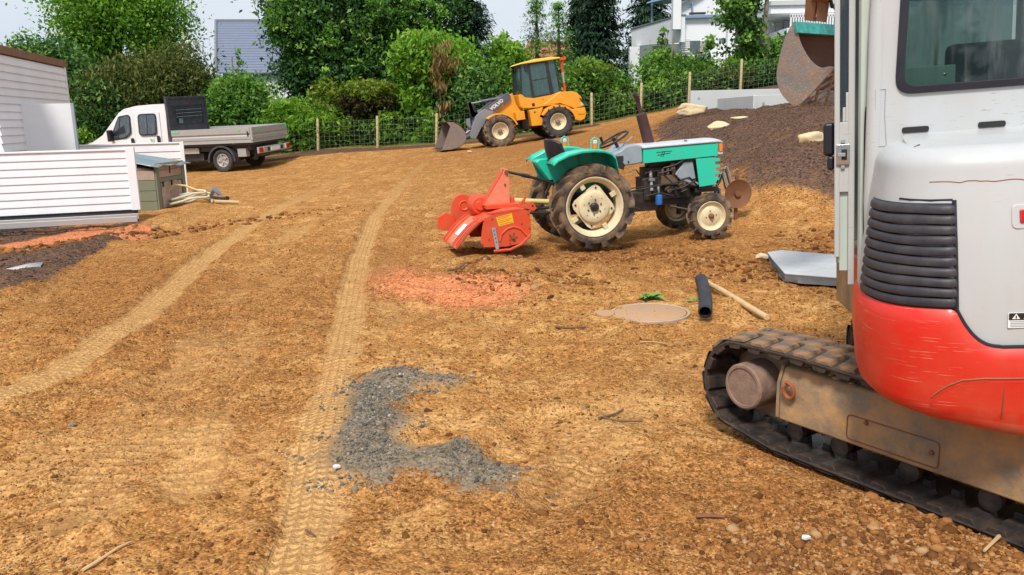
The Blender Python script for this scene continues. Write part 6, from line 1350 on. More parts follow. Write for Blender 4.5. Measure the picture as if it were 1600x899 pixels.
# hoses and pipes beside the hutch
def hose(name, pts, r, mat, label, cat, n=8):
    P = [Vector((p[0], p[1], gh(p[0], p[1]) + p[2])) for p in pts]; c = P[0].copy(); mb = M(); mb.tube([p - c for p in P], r, n); o = obj(name, mb, mat); o.location = c; return tag(o, label, cat)
hc = gz(300, 322, .05); hx_, hy_ = hc[0], hc[1]
pts = [(hx_ + .42 * math.cos(t) * (1 - t * .02), hy_ - .1 + .22 * math.sin(t) * (1 - t * .02), .03 + .012 * t) for t in np.linspace(0, 15, 60)]
hose('hose_coil', pts, .022, MAT['hose'], 'pale hose lying in a flat coil at the hutch door', 'hose')
hose('hose', [(hx_ - .45, hy_ - .1, .03), (hx_ - .42, hy_ - .08, .28), (hx_ - .28, hy_ - .05, .42), (hx_ - .1, hy_, .36), (hx_ + .1, hy_, .22), (hx_ + .35, hy_ + .05, .14)], .02, MAT['hosey'], 'yellow hose rising in a loop in front of the hutch door', 'hose')
hose('drain_pipe', [(hx_ + .1, hy_ + .5, .06), (hx_ + .45, hy_ + .4, .08), (hx_ + .62, hy_ + .2, .12)], .04, MAT['black'], 'short black pipe on the ground right of the pale hose coil', 'pipe')
hose('blue_pipe', [(hx_ - .05, hy_ + 1.2, .12), (hx_ + .10, hy_ + 1.0, .14), (hx_ + .16, hy_ + 1.1, .06)], .05, MAT['bluerail'], 'blue pipe end beside the back corner of the hutch', 'pipe')
hose('plank', [(hx_ + .45, hy_ - .05, .03), (hx_ + .85, hy_ + .12, .04)], .035, MAT['stick'], 'short pale timber offcut on the ground beyond the hose coil', 'timber')
# fence: round posts and knotted wire
FP = [(-12.4, None), (-10.4, None), (-8.35, None), (-6.33, .62), (-4.35, .66), (-2.4, .70), (-.65, .86), (1.1, 1.05), (2.76, 1.25), (4.37, 1.53), (5.95, 1.84), (7.64, 2.21), (9.6, None), (11.6, None), (14, None)]
FE = empty('wire_fence', (-6.33, 28, .62), (0, 0, 0), 'knotted wire fence on pale round posts along the far edge of the site', 'fence')
ph_ = None; tops = []
for x, z in FP:
    z = gh(x, 28) if z is None else z; h_ = 1.03
    if ph_ is None: mb = M(); mb.lathe([(0, -.3), (.048, -.3), (.045, 1.0), (.036, 1.03), (0, 1.035)], (0, 0, 0), 2, 10); ph_ = obj('post', mb, MAT['wood'], FE); o = ph_
    else: o = inst(ph_, FE)
    o.location = (x + 6.33, 0, z - .62); o.rotation_euler = (rng.normal(0, .015), rng.normal(0, .02), 0); tops.append((x + 6.33, z - .62))
mb = M()
for (x0, z0), (x1, z1) in zip(tops[:-1], tops[1:]):
    for h_ in (.04, .16, .29, .43, .58, .74, .92): mb.tube([(x0, -.05, z0 + h_), ((x0 + x1) / 2, -.05, (z0 + z1) / 2 + h_ + (-.02 if h_ > .9 else .0)), (x1, -.05, z1 + h_)], .0032, 3, cap=False)
    k = int((x1 - x0) / .16)
    for i in range(k): t = (i + .5) / k; x = x0 + (x1 - x0) * t; z = z0 + (z1 - z0) * t; mb.tube([(x, -.05, z + .03), (x + .004, -.052, z + .92)], .0026, 3, cap=False)
tag(obj('wire_mesh', mb, MAT['wire'], FE), kind='stuff')
# concrete retaining walls
def hbox(u0, v0, u1, v1, Y, depth, name, mat, root, bev=.01, drop=0):
    a, b = at(u0, v0, Y), at(u1, v1, Y); l = root.location; mb = M(); mb.bx(a[0] - l.x, b[0] - l.x, Y - l.y, Y + depth - l.y, min(a[2], b[2]) - l.z - drop, max(a[2], b[2]) - l.z); return obj(name, mb, mat, root, bev)
CWL = empty('concrete_wall', tuple(at(1079, 165, 24.3)), (0, 0, 0), 'long low concrete retaining wall in front of the wire fence, left section', 'retaining wall')
hbox(1079, 142, 1225, 163, 24.3, .16, 'wall_panel', MAT['concrete'], CWL, .01, .3)
CWR = empty('concrete_wall', tuple(at(1178, 178, 20.6)), (0, 0, 0), 'nearer low concrete retaining wall behind the excavator bucket', 'retaining wall')
hbox(1177, 149, 1330, 180, 20.6, .16, 'wall_panel', MAT['concrete'], CWR, .01, .3); hbox(1177, 149.5, 1181, 180, 20.45, 3.5, 'wall_return', MAT['concrete'], CWR, .01, .3)
for root, Y, us in ((CWL, 24.29, ((1092, 154),)), (CWR, 20.59, ((1193, 162),))):
    for u, v in us: p = at(u, v, Y); mb = M(); mb.lathe([(0, 0), (.035, 0), (.03, .02), (0, .02)], (p[0] - root.location.x, Y - root.location.y, p[2] - root.location.z), 1, 12); obj('anchor_hole', mb, MAT['greymetal'], root)
def rock(name, c, r, label, mat='boulder', seed=1, cat='boulder', rot=0, flatness=.15):
    bm = bmesh.new(); bmesh.ops.create_icosphere(bm, subdivisions=4, radius=1); rs = np.random.default_rng(seed)
    P = rs.normal(size=(16, 3)); P /= np.linalg.norm(P, axis=1)[:, None]; D = rs.uniform(.42, .82, 16)
    for v in bm.verts:
        n = np.array(v.co); s = 1.0
        dp = P @ n
        for a_, d_ in zip(dp, D):
            if a_ > 0: s = min(s, d_ / a_)
        x_ = np.array([v.co.x]) * 3; y_ = np.array([v.co.y + v.co.z * 1.7]) * 3
        s += float(vn(x_, y_, seed)[0]) * .07 + float(vn(x_ * 4, y_ * 4, seed)[0]) * .03; v.co = v.co * s
    me = bpy.data.meshes.new(name); 
    for v in bm.verts: v.co = Vector((v.co.x * r[0], v.co.y * r[1], v.co.z * r[2]))
    smooth_bm(bm, R(28)); bm.to_mesh(me); bm.free(); me.materials.append(MAT[mat]); o = link(name, me); o.location = c; o.rotation_euler = (0, 0, rot); return tag(o, label, cat)
for (u, v, Y, w_, h_, lab, sd, rt) in ((1083, 171, 22.4, .62, .22, 'flat pale boulder on the slope left of the concrete wall', 1, .2), (1161, 186, 18.6, .36, .11, 'pale boulder half sunk in mulch below the concrete wall corner', 2, -.3), (1120, 201, 17.6, .30, .16, 'small pale boulder in the mulch above the tractor bonnet', 5, .1), (1271, 224, 13.2, .40, .26, 'squarish pale boulder in the mulch beside the excavator cab', 4, .3), (1283, 181, 17, .35, .04, 'thin flat stone in the mulch below the excavator bucket', 7, 0)):
    p = at(u, v, Y); rock('boulder', (p[0], Y, p[2]), (w_, w_ * .7, h_), lab, seed=sd, rot=rt)
p = gz(1196, 408); rock('stone', (p[0], p[1] + .1, gh(p[0], p[1]) + .03), (.13, .09, .06), 'small brown stone against the left corner of the grey slab', seed=8, cat='stone')
p = gz(112, 663); rock('soil_lump', (p[0], p[1], gh(p[0], p[1]) + .01), (.03, .03, .018), 'dark lump of earth alone on the bare sand at lower left', 'bark', 3, 'earth lump')
# grey stone slab
sl = [gz(1199, 394, .07), gz(1222, 391, .07), gz(1318, 399, .09), gz(1420, 408, .1), gz(1400, 440, .09), gz(1316, 434, .08), gz(1226, 427, .06), gz(1207, 405, .06)]
SLB = empty('stone_slab', (sl[0][0], sl[0][1], 0), (0, 0, 0), 'grey natural stone slab with broken edge lying on the soil by the excavator', 'slab')
o0 = Vector((sl[0][0], sl[0][1], 0)); k = len(sl); up_ = [vec(p) - o0 for p in sl]; cen = sum(up_, Vector()) / k
mb = M(); mb.add(up_ + [p - Vector((0, 0, .012)) for p in up_], [tuple(range(k)), tuple(range(k, 2 * k))[::-1]] + [(i, (i + 1) % k, k + (i + 1) % k, k + i) for i in range(k)]); obj('slab_face', mb, MAT['slab'], SLB, .004)
mb = M(); rs = random.Random(4); ring = []
for i in range(k):
    for t in np.linspace(0, 1, 9)[:-1]: p = up_[i].lerp(up_[(i + 1) % k], t); ring.append(p)
nn = len(ring); L3 = []
for z_, q in ((-.0121, 0), (-.04, .014), (-.06, .004), (-.085, .02)):
    L3.append([p + (p - cen).normalized() * rs.uniform(-.5, 1) * q - (p - cen).normalized() * .004 + Vector((0, 0, z_)) for p in ring])
vs = [p for l in L3 for p in l]; mb.add(vs, [(j * nn + i, j * nn + (i + 1) % nn, (j + 1) * nn + (i + 1) % nn, (j + 1) * nn + i) for j in range(3) for i in range(nn)]); obj('broken_edge', mb, MAT['slabedge'], SLB, 0, 20)
# manhole lid, corrugated pipe, round timber, thin sheet
p = np.array([1.12, 6.6, 0]); z = gh(p[0], p[1]) + .003
ML = empty('access_cover', (p[0], p[1], z - .004), (R(.4), R(-.6), 0), 'round mud smeared access cover flush with the soil, beside the small green weed', 'access cover')
mb = M(); mb.lathe([(0, .004), (.285, .004), (.292, .001), (.292, -.05), (0, -.05)], (0, 0, 0), 2, 48); obj('lid', mb, MAT['lid'], ML, 0)
mb = M(); mb.lathe([(.300, -.05), (.300, .0), (.305, .004), (.318, .004), (.322, -.0), (.322, -.05)], (0, 0, 0), 2, 48); obj('rim', mb, MAT['hutch'], ML)
p = gz(946, 484, .02); ps_ = [(p[0] + .13 * math.cos(t) * (1 + .1 * math.sin(3 * t)), p[1] + .15 * math.sin(t)) for t in np.linspace(0, 6.283, 14)[:-1]]
mb = M(); mb.prism([((x - p[0]) * .6, (y - p[1]) * .7) for x, y in ps_], -.01, .014, 2); o = obj('flat_stone', mb, MAT['lid'], None, .006); o.location = (p[0], p[1], gh(p[0], p[1]) + .0); tag(o, 'flat muddy stone against the left edge of the round access cover', 'stone')
a_, b_ = gz(1095, 436, .06), gz(1101, 488, .05); A3 = vec(a_); B3 = vec(b_); n_ = 90; P_ = [A3.lerp(B3, i / (n_ - 1)) + Vector((.02 * math.sin(3 * i / n_), 0, 0)) for i in range(n_)]
mb = M(); mb.tube([p - A3 for p in P_], [.056 if (i // 2) % 2 else .045 for i in range(n_)], 16, cap=False); mb.tube([p - A3 for p in P_[::-1]], .040, 16, cap=False); o = obj('corrugated_pipe', mb, MAT['rubberdk'], None, 0, 60, fix=False); o.location = A3 + Vector((0, 0, .0)); tag(o, 'short black corrugated drainage pipe lying on the soil', 'pipe')
a_, b_ = gz(1104, 437, .04), gz(1199, 486, .03); A3 = vec(a_); B3 = vec(b_); A3.z = gh(a_[0], a_[1]) + .05; B3.z = gh(b_[0], b_[1]) + .03
mb = M(); mb.tube([A3 - A3, (B3 - A3) * .3 + Vector((0, 0, .006)), (B3 - A3) * .7, B3 - A3], [.024, .026, .026, .025], 12); o = obj('round_timber', mb, MAT['stick'], None, .003); o.location = A3; tag(o, 'long pale round timber pole lying beside the black corrugated pipe', 'pole')
P4 = [gz(a, b, .03) for a, b in ((10, 422), (45, 415), (68, 414), (62, 421), (48, 426), (25, 426))]; o0 = vec(P4[0]); zg = gh(o0.x, o0.y); mb = M(); kk = len(P4)
v = [vec(p) - o0 + Vector((0, 0, .01 * (i % 3))) for i, p in enumerate(P4)]; mb.add(v, [tuple(range(kk))]); o = obj('thin_sheet', mb, MAT['sheet'], None, 0, solid=.006); o.location = (o0.x, o0.y, zg + .05); tag(o, 'thin pale grey sheet lying on the dark mulch at the left edge', 'sheet')
p = gz(-6, 412); mb = M(); mb.bx(-.12, .04, -.01, .01, 0, .22); o = obj('board_stub', mb, MAT['whitepanel'], None, .003); o.location = (p[0], p[1], gh(p[0], p[1])); tag(o, 'small upright pale board cut off by the left edge of the picture', 'board')
# twigs, straws, a bit of rusty strip, fragments
def twig(px, r, mat, label, cat, name='twig', fork=None, lift=.012):
    P = [vec(gz(a, b)) for a, b in px]; P = [Vector((p.x, p.y, gh(p.x, p.y) + lift)) for p in P]; c = P[0]; mb = M(); mb.tube([p - c for p in P], [r * (1 - .6 * i / len(P)) for i in range(len(P))], 6)
    if fork: Q = [vec(gz(a, b)) for a, b in fork]; Q = [Vector((p.x, p.y, gh(p.x, p.y) + lift)) for p in Q]; mb.tube([p - c for p in Q], r * .6, 6)
    o = obj(name, mb, mat); o.location = c; return tag(o, label, cat)
twig([(936, 655), (950, 648), (962, 640), (974, 633)], .008, MAT['twig'], 'dark forked twig on the sand right of the gravel patch', 'twig', fork=[(940, 654), (965, 661), (1004, 660)])
twig([(700, 432), (715, 428), (728, 420), (733, 418)], .012, MAT['twig'], 'dark twig lying in the orange wood chips', 'twig', lift=.04)
twig([(868, 503), (890, 504), (915, 508)], .012, MAT['twig'], 'flat dark splinter left of the round access cover', 'twig')
twig([(1000, 528), (1020, 526), (1042, 532)], .006, MAT['straw'], 'single pale straw below the round access cover', 'straw', 'straw')
twig([(1088, 816), (1110, 817), (1132, 819)], .010, MAT['rust'], 'small rusty strip lying in the sand at lower right', 'strip', 'metal_strip')
twig([(130, 899), (160, 884), (185, 870), (206, 856)], .007, MAT['stick'], 'thin pale root sticking out of the sand at the bottom left', 'root', 'root')
twig([(1552, 828), (1562, 850), (1558, 870), (1535, 890)], .010, MAT['stick'], 'curved pale root among the brown pebbles by the track', 'root', 'root', lift=.03)
twig([(478, 628 + 200), (486, 830), (492, 836)], .006, MAT['twig'], 'tiny dark twig beside the pale wheel track', 'twig')
for u, v, lab in ((527, 741, 'white shard of tile at the lower left corner of the gravel patch'), (735, 277, 'bit of white litter on the soil behind the orange tiller'), (820, 255, 'flat grey fragment on the soil behind the tractor seat'), (1408 - 150, 858, 'pale flat fragment among the pebbles by the track')):
    p = gz(u, v); sz = .018 if v > 700 else .06; mb = M(); mb.prism([(-1 * sz, -.3 * sz), (-.2 * sz, -.6 * sz), (1 * sz, -.1 * sz), (.5 * sz, .5 * sz), (-.6 * sz, .45 * sz)], 0, .012, 2); o = obj('fragment', mb, MAT['stickw'] if v != 255 else MAT['sheet'], None, .002); o.location = (p[0], p[1], gh(p[0], p[1]) + .008 + (.03 if v < 300 else .01)); o.rotation_euler = (.15, .1, 0); tag(o, lab, 'fragment')
# ---------------------------------------------------------------- houses behind the fence
HW = empty('white_house', tuple(at(1064, 110, 36)), (0, 0, 0), 'white modern house with balcony behind the trees at upper right', 'house')
def hq(name, pts, mat, th=.2, bev=.01):   # slab from pixel/distance corners, thickness away from the viewer
    l = HW.location; P = [vec(at(u, v, Y)) - l for u, v, Y in pts]; k = len(P); nrm = (P[1] - P[0]).cross(P[2] - P[1]).normalized()
    if nrm.y < 0: nrm = -nrm
    mb = M(); mb.add(P + [p + nrm * th for p in P], [tuple(range(k)), tuple(range(k, 2 * k))[::-1]] + [(i, (i + 1) % k, k + (i + 1) % k, k + i) for i in range(k)]); return obj(name, mb, mat, HW, bev)
hq('balcony_parapet', [(986, 46, 41), (1064, 24, 36.2), (1064, 66, 36.2), (987, 73, 41)], MAT['housew'], .2)
hq('parapet_cap', [(985, 44, 40.95), (1064, 22.4, 36.15), (1064, 24.4, 36.15), (985, 46.4, 40.95)], MAT['housesh'], .25)
hbox(1053, -60, 1064, 46, 36.0, .4, 'tall_pillar', MAT['housew'], HW)
hbox(1064, 25, 1142, 120, 36.6, .3, 'main_wall', MAT['housew'], HW); hbox(1064, 24, 1142, 27, 36.4, .5, 'parapet_cap', MAT['bluerail'], HW)
hbox(984, 73, 999, 135, 40.0, .4, 'corner_pillar', MAT['housew'], HW)
hbox(999, 70, 1064, 135, 42, .3, 'recessed_wall', MAT['housesh'], HW); hbox(1020, 72, 1034, 92, 41.9, .1, 'window', MAT['glasswin'], HW)
hq('gable_wall', [(1064, 24, 40.5), (1064, 4, 40.5), (1100, -14, 40.5), (1180, -40, 40.5), (1180, 24, 40.5)], MAT['housew'], .3)
hq('roof_edge', [(1062, 9, 40.2), (1062, 4, 40.2), (1100, -20, 40.2), (1100, -14, 40.2)], MAT['housesh'], .6); hbox(1078, 19.5, 1103, 22, 40.0, .2, 'dark_beam', MAT['interior'], HW); hbox(1081, 4, 1083, 20, 40.3, .15, 'wall_strip', MAT['bluerail'], HW)
for u in (1019, 1052): hbox(u - 1.2, -8, u + 1.2, 36 if u < 1030 else 28, 38.8 if u < 1030 else 36.9, .08, 'awning_post', MAT['bluerail'], HW)
hq('awning', [(1009, 6, 38.6), (1054, -4, 36.8), (1054, -8, 36.8), (1012, 3, 38.6)], MAT['bluerail'], 1.2)
hbox(1043, 46.5, 1052, 48, 37.2, .3, 'lamp_bracket', MAT['bluerail'], HW); hbox(1046.5, 28, 1047.5, 47, 37.2, .05, 'lamp_bracket', MAT['bluerail'], HW)
hbox(1064, 62, 1078, 84, 36.55, .06, 'shutter', MAT['alu'], HW); hbox(1094, 64, 1108, 84, 36.55, .06, 'shutter', MAT['alu'], HW); hbox(1078, 64, 1094, 84, 36.56, .05, 'window', MAT['glasswin'], HW)
for i in range(6): hbox(1064.4, 63.5 + i * 3.3, 1077.6, 65 + i * 3.3, 36.53, .02, 'shutter_slat', MAT['housew'], HW, 0)
hbox(1124, 60, 1136, 62, 36.5, .2, 'ledge', MAT['housesh'], HW)
hbox(1138, 30, 1147, 108, 36.2, .5, 'corner_pilaster', MAT['housew'], HW); hbox(1147, 20, 1240, 140, 38.0, .3, 'side_wall', MAT['housew'], HW)
for u in (1147, 1158): hbox(u, 78, u + 8, 106, 37.95, .05, 'window', MAT['glasswin'], HW); hbox(u, 40, u + 8, 64, 37.95, .05, 'window', MAT['glasswin'], HW)
hbox(1205, 3, 1420, 17, 34.5, 3.5, 'upper_balcony', MAT['housew'], HW); hbox(1205, 1, 1420, 4, 34.4, 3.6, 'balcony_edge', MAT['concrete'], HW)
hbox(1200, 17, 1700, 150, 37.4, .3, 'rear_wall', MAT['housew'], HW); hbox(1205, -80, 1700, -6, 37.4, .3, 'upper_wall', MAT['housew'], HW)
for k in range(3):
    u = 1212 + k * 13; hbox(u, 26, u + 11, 60, 37.35, .05, 'shutter', MAT['alu'], HW)
    for i in range(10): hbox(u + .5, 27 + i * 3.3, u + 10.5, 28.2 + i * 3.3, 37.33, .02, 'shutter_slat', MAT['housew'], HW, 0)
hbox(1235, 22, 1420, 23.5, 34.0, .08, 'railing_top', MAT['housew'], HW); rb = None
for i in range(44):
    p = at(1236 + i * 4.1, 31, 34.0)
    if rb is None: rb = hbox(1235.3, 23, 1236.6, 44, 34.0, .05, 'railing_bar', MAT['housew'], HW, 0); x0_ = p[0]; z0_ = p[2]
    else: inst(rb, HW, (p[0] - x0_, 0, p[2] - z0_))
hbox(1230, 44, 1420, 50, 33.9, 3.4, 'lower_balcony', MAT['housew'], HW)
hq('stair_wall', [(963, 168, 38), (966, 150, 38), (996, 104, 38), (1003, 104, 38), (1003, 168, 38)], MAT['housew'], .3)
hbox(1120, 105, 1180, 112, 35.5, 1.5, 'terrace_edge', MAT['housew'], HW); hbox(1110, 112, 1150, 170, 36, .3, 'terrace_wall', MAT['housew'], HW)
HR = empty('tiled_roof_house', tuple(at(380, 120, 50)), (0, 0, 0), 'house with blue grey tiled roof between the trees at left', 'house')
l = HR.location; a_ = vec(at(339, 34, 52)) - l; b_ = vec(at(450, 34, 52)) - l; c_ = vec(at(339, 114, 47)) - l; e_ = vec(at(450, 114, 47)) - l
NR_ = 20; tl = None
for k in range(NR_):
    t0, t1 = k / NR_, (k + 1) / NR_; A_ = c_.lerp(a_, t0); B_ = e_.lerp(b_, t0); A2_ = c_.lerp(a_, t1 + .02); B2_ = e_.lerp(b_, t1 + .02); up_ = Vector((0, -.05, .02))
    mb = M(); mb.add([A_ + up_, B_ + up_, B2_, A2_, A_ + up_ - Vector((0, 0, .06)), B_ + up_ - Vector((0, 0, .06))], [(0, 1, 2, 3), (4, 5, 1, 0)]); obj('tile_course', mb, MAT['rooftile'], HR, fix=False)
mb = M(); mb.bx(a_.x - .1, a_.x, c_.y - .1, a_.y + .1, 0, .1) if False else mb.bar(c_ + Vector((-.06, -.05, .05)), a_ + Vector((-.06, -.05, .05)), .12, .12); mb.bar(a_ + Vector((-.1, 0, .06)), b_ + Vector((.1, 0, .06)), .14, .14); obj('ridge', mb, MAT['housesh'], HR)
mb = M(); mb.bx(c_.x + .2, e_.x, c_.y + .3, a_.y + 4, -3, c_.z); obj('wall', mb, MAT['housew'], HR); mb = M(); mb.add([a_, b_, e_ + Vector((0, 9.5, 0)), c_ + Vector((0, 9.5, 0))], [(0, 1, 2, 3)]); obj('far_roof_slope', mb, MAT['rooftile'], HR)
RR = empty('red_roof_house', tuple(at(893, 100, 58)), (0, 0, 0), 'glimpse of a white house with red tiled roof above the yellow loader', 'house')
l = RR.location; mb = M(); P = [vec(at(u, v, Y)) - l for u, v, Y in ((815, 92, 56), (930, 92, 56), (915, 66, 60), (825, 66, 60))]; mb.add(P, [(0, 1, 2, 3)]); obj('roof', mb, MAT['redtile'], RR, solid=.15)
mb = M(); mb.bx(P[0].x + .3, P[1].x - .3, P[0].y + .4, P[0].y + 5, -3, P[0].z); obj('wall', mb, MAT['housew'], RR)
# ================================================================ TREES AND SHRUBS
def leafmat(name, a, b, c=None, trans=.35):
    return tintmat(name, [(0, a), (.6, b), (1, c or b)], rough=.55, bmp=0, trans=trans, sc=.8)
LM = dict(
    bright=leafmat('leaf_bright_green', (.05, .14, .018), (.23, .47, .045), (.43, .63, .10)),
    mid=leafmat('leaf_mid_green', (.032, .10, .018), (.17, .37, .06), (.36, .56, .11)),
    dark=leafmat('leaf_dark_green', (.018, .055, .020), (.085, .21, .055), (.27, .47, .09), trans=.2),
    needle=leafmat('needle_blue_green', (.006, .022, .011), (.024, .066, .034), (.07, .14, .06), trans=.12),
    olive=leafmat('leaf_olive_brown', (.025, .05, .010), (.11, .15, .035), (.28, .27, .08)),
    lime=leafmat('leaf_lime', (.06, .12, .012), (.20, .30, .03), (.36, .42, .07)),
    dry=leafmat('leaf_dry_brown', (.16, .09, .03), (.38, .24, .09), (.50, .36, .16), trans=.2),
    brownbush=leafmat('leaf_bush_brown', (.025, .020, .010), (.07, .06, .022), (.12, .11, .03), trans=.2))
def cards(P, A, N, l, w, tint):
    """leaf cards: centre P, long axis A, normal N"""
    B = np.cross(A, N); B /= np.linalg.norm(B, axis=1)[:, None] + 1e-9; l = l[:, None]; w = w[:, None]
    V = np.stack([P - A * l * .5, P + B * w * .5 + N * w * .12, P + A * l * .5 - N * l * .10, P - B * w * .5 + N * w * .12], 1)
    n = len(P); F_ = np.arange(n * 4).reshape(n, 4); return V.reshape(-1, 3), F_, tint
def unit(n): v = rng.normal(size=(n, 3)); return v / np.linalg.norm(v, axis=1)[:, None]
def crown(name, ells, nleaf, size, mat, parent, hang=0., elong=2.0, clump=.22, upb=.5, fill=.55, perc=26, org=(0, 0, 0), top=False):
    """leaf clumps through the volume of several ellipsoids (cx, cy, cz, rx, ry, rz)"""
    vol = np.array([e[3] * e[4] * e[5] for e in ells]) ** (2 / 3); vol /= vol.sum(); VV = []; TT = []
    for e, q in zip(ells, vol):
        c = np.array(e[:3]); r = np.array(e[3:]); nc = max(6, int(nleaf * q / perc)); u = unit(nc); u[:, 1] -= .25; u /= np.linalg.norm(u, axis=1)[:, None]
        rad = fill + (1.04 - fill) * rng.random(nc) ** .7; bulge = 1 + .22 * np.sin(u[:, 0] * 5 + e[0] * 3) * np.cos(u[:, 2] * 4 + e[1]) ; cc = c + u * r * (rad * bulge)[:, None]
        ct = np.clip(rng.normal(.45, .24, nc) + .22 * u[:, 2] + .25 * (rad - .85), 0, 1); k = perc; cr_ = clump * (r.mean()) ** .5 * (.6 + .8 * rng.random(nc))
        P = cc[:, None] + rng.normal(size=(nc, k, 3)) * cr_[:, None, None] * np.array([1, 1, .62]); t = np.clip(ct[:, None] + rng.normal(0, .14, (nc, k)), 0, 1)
        VV.append(P.reshape(-1, 3)); TT.append(t.ravel())
    P = np.concatenate(VV) - np.array(org); t = np.concatenate(TT); n = len(P)
    A = unit(n) * (1 - hang) + np.array([0, 0, -1.4]) * hang; A /= np.linalg.norm(A, axis=1)[:, None]; N = unit(n) + np.array([0, -.2, upb]); N -= A * (N * A).sum(1)[:, None]; N /= np.linalg.norm(N, axis=1)[:, None]
    l = size * (.6 + .8 * rng.random(n)) * elong ** .5; V, F_, t = cards(P, A, N, l, l / elong, t)
    o = fast_mesh(name, V, F_, LM[mat], parent, attrs={'tint': ('FACE', t)}); return o
def trunk(root, pts, r0, r1, limbs=(), mat='bark', name='trunk'):
    n = len(pts); mb = M(); mb.tube(pts, [r0 + (r1 - r0) * i / (n - 1) for i in range(n)], 10)
    for P_, ra, rb in limbs: mb.tube(P_, [ra + (rb - ra) * i / (len(P_) - 1) for i in range(len(P_))], 6)
    return obj(name, mb, MAT[mat], root, 0, 60)
def E(u0, u1, v0, v1, Y, dy=None):
    a = at((u0 + u1) / 2, (v0 + v1) / 2, Y); rx = abs(at(u1, v0, Y)[0] - at(u0, v0, Y)[0]) / 2; rz = abs(at(u0, v0, Y)[2] - at(u0, v1, Y)[2]) / 2; return (a[0], a[1], a[2], rx, dy or min(rx, 2.2), rz)
def tree(name, label, cat, base_u, Y, parts, limbs=True, tr=.14, group=None, bark='bark', lean=0):
    g = at(base_u, 200, Y); gx = float(g[0]); gz_ = gh(gx, min(Y, 41)); root = empty(name, (gx, Y, gz_), (0, 0, 0), label, cat, group)
    allE = [e for p in parts for e in p[0]]; zt_ = max(e[2] for e in allE); o3 = (gx, Y, gz_)
    h = zt_ - gz_; pts = [(0, 0, -.2), (lean * h * .3 + .05, 0, h * .35), (lean * h * .6 - .04, .03, h * .7), (lean * h, 0, h)]; lb = []
    if limbs:
        for e in allE[:9]:
            b = Vector((lean * h * .45, 0, h * .45 * random.uniform(.7, 1.2))); c = Vector((e[0] - gx, e[1] - Y, e[2] - gz_)); lb.append(([b, b.lerp(c, .5) + Vector((0, 0, -.15)), c], tr * .45, tr * .12))
            for _ in range(3): c2 = c + Vector((random.uniform(-1, 1) * e[3] * .8, random.uniform(-1, 1) * e[4] * .6, random.uniform(-.2, 1) * e[5] * .8)); m2 = b.lerp(c, .6); lb.append(([m2, m2.lerp(c2, .5), c2], tr * .18, tr * .05))
    trunk(root, pts, tr, tr * .45, lb, bark)
    for ells, n, sz, mat, kw in parts: crown('crown', ells, n, sz, mat, root, org=o3, **kw)
    return root
def conifer(name, label, u, Y, vtop, vbot, hw_px, mat, nb=26, per=9, droop=.35, sz=.3, lean=0, cat='conifer', step=.42):
    """layered boughs round a straight stem"""
    top = at(u, vtop, Y); bot = at(u, vbot, Y); W_ = abs(at(u + hw_px, vbot, Y)[0] - bot[0]); gx = float(bot[0]); g = gh(gx, min(Y, 41)); root = empty(name, (gx, Y, g), (0, 0, 0), label, cat)
    zt_, zb_ = top[2] - g, max(bot[2] - g, .4); trunk(root, [(0, 0, -.2), (0, 0, zt_ * .5), (0, 0, zt_)], .05 + .018 * zt_, .02, (), 'barkdk')
    P = []; A = []; T = []; z = zb_; tw = M()
    while z < zt_:
        f = (zt_ - z) / (zt_ - zb_); L0 = W_ * (f ** .75) * rng.uniform(.75, 1.1) + .12; n_ = max(5, int(nb * (f ** .5) / 2))
        for j in range(n_):
            a = rng.random() * 6.283; L1 = L0 * rng.uniform(.65, 1.1); d_ = np.array([math.cos(a), math.sin(a), 0]); bt = rng.normal(.4, .2)
            m_ = int(per * max(.5, L1 / 1.0)) + 2; s = np.linspace(.15, 1, m_); zc = z - droop * L1 * s ** 1.3 + .18 * L1 * np.maximum(0, s - .7); base = d_[None] * (s * L1)[:, None]; base[:, 2] = zc
            for rep in range(4):
                off = rng.normal(0, .10 * (1 + L1 * .35), (m_, 3)); P.append(base + off * np.array([1, 1, .55])); ax = d_[None] + rng.normal(0, .55, (m_, 3)) + np.array([0, 0, -.55]); A.append(ax); T.append(np.clip(bt + .35 * (s - .5) + rng.normal(0, .12, m_), 0, 1))
        z += step * (.6 + .5 * rng.random()) * (.5 + .5 * f)
    P = np.concatenate(P); A = np.concatenate(A); A /= np.linalg.norm(A, axis=1)[:, None]; T = np.concatenate(T); n = len(P); N = unit(n) * .6 + np.array([0, -.3, 1]); N -= A * (N * A).sum(1)[:, None]; N /= np.linalg.norm(N, axis=1)[:, None]
    l = sz * (.6 + .8 * rng.random(n)); V, F_, t = cards(P, A, N, l * .85, l * .24, T); fast_mesh('crown', V, F_, LM[mat], root, attrs={'tint': ('FACE', t)}); return root
D = dict
# left group
tree('deciduous_tree', 'tall bright green tree with pale grey trunk behind the truck', 'tree', 196, 36,
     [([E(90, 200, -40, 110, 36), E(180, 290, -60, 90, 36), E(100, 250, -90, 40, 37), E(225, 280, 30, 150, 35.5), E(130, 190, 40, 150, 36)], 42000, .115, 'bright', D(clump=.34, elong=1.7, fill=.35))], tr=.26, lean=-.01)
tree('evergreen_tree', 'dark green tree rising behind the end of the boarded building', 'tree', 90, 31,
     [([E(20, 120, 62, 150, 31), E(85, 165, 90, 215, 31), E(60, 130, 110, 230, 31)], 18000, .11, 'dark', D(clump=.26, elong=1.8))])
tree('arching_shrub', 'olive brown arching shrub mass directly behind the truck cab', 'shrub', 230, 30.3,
     [([E(140, 240, 95, 225, 30.5), E(215, 330, 75, 215, 30.5), E(280, 335, 112, 215, 30.5)], 30000, .10, 'olive', D(hang=.38, elong=3.0, clump=.30, fill=.45)), ([E(120, 215, 120, 235, 30), E(300, 385, 135, 230, 31)], 9000, .12, 'dark', D(clump=.3))], tr=.08)
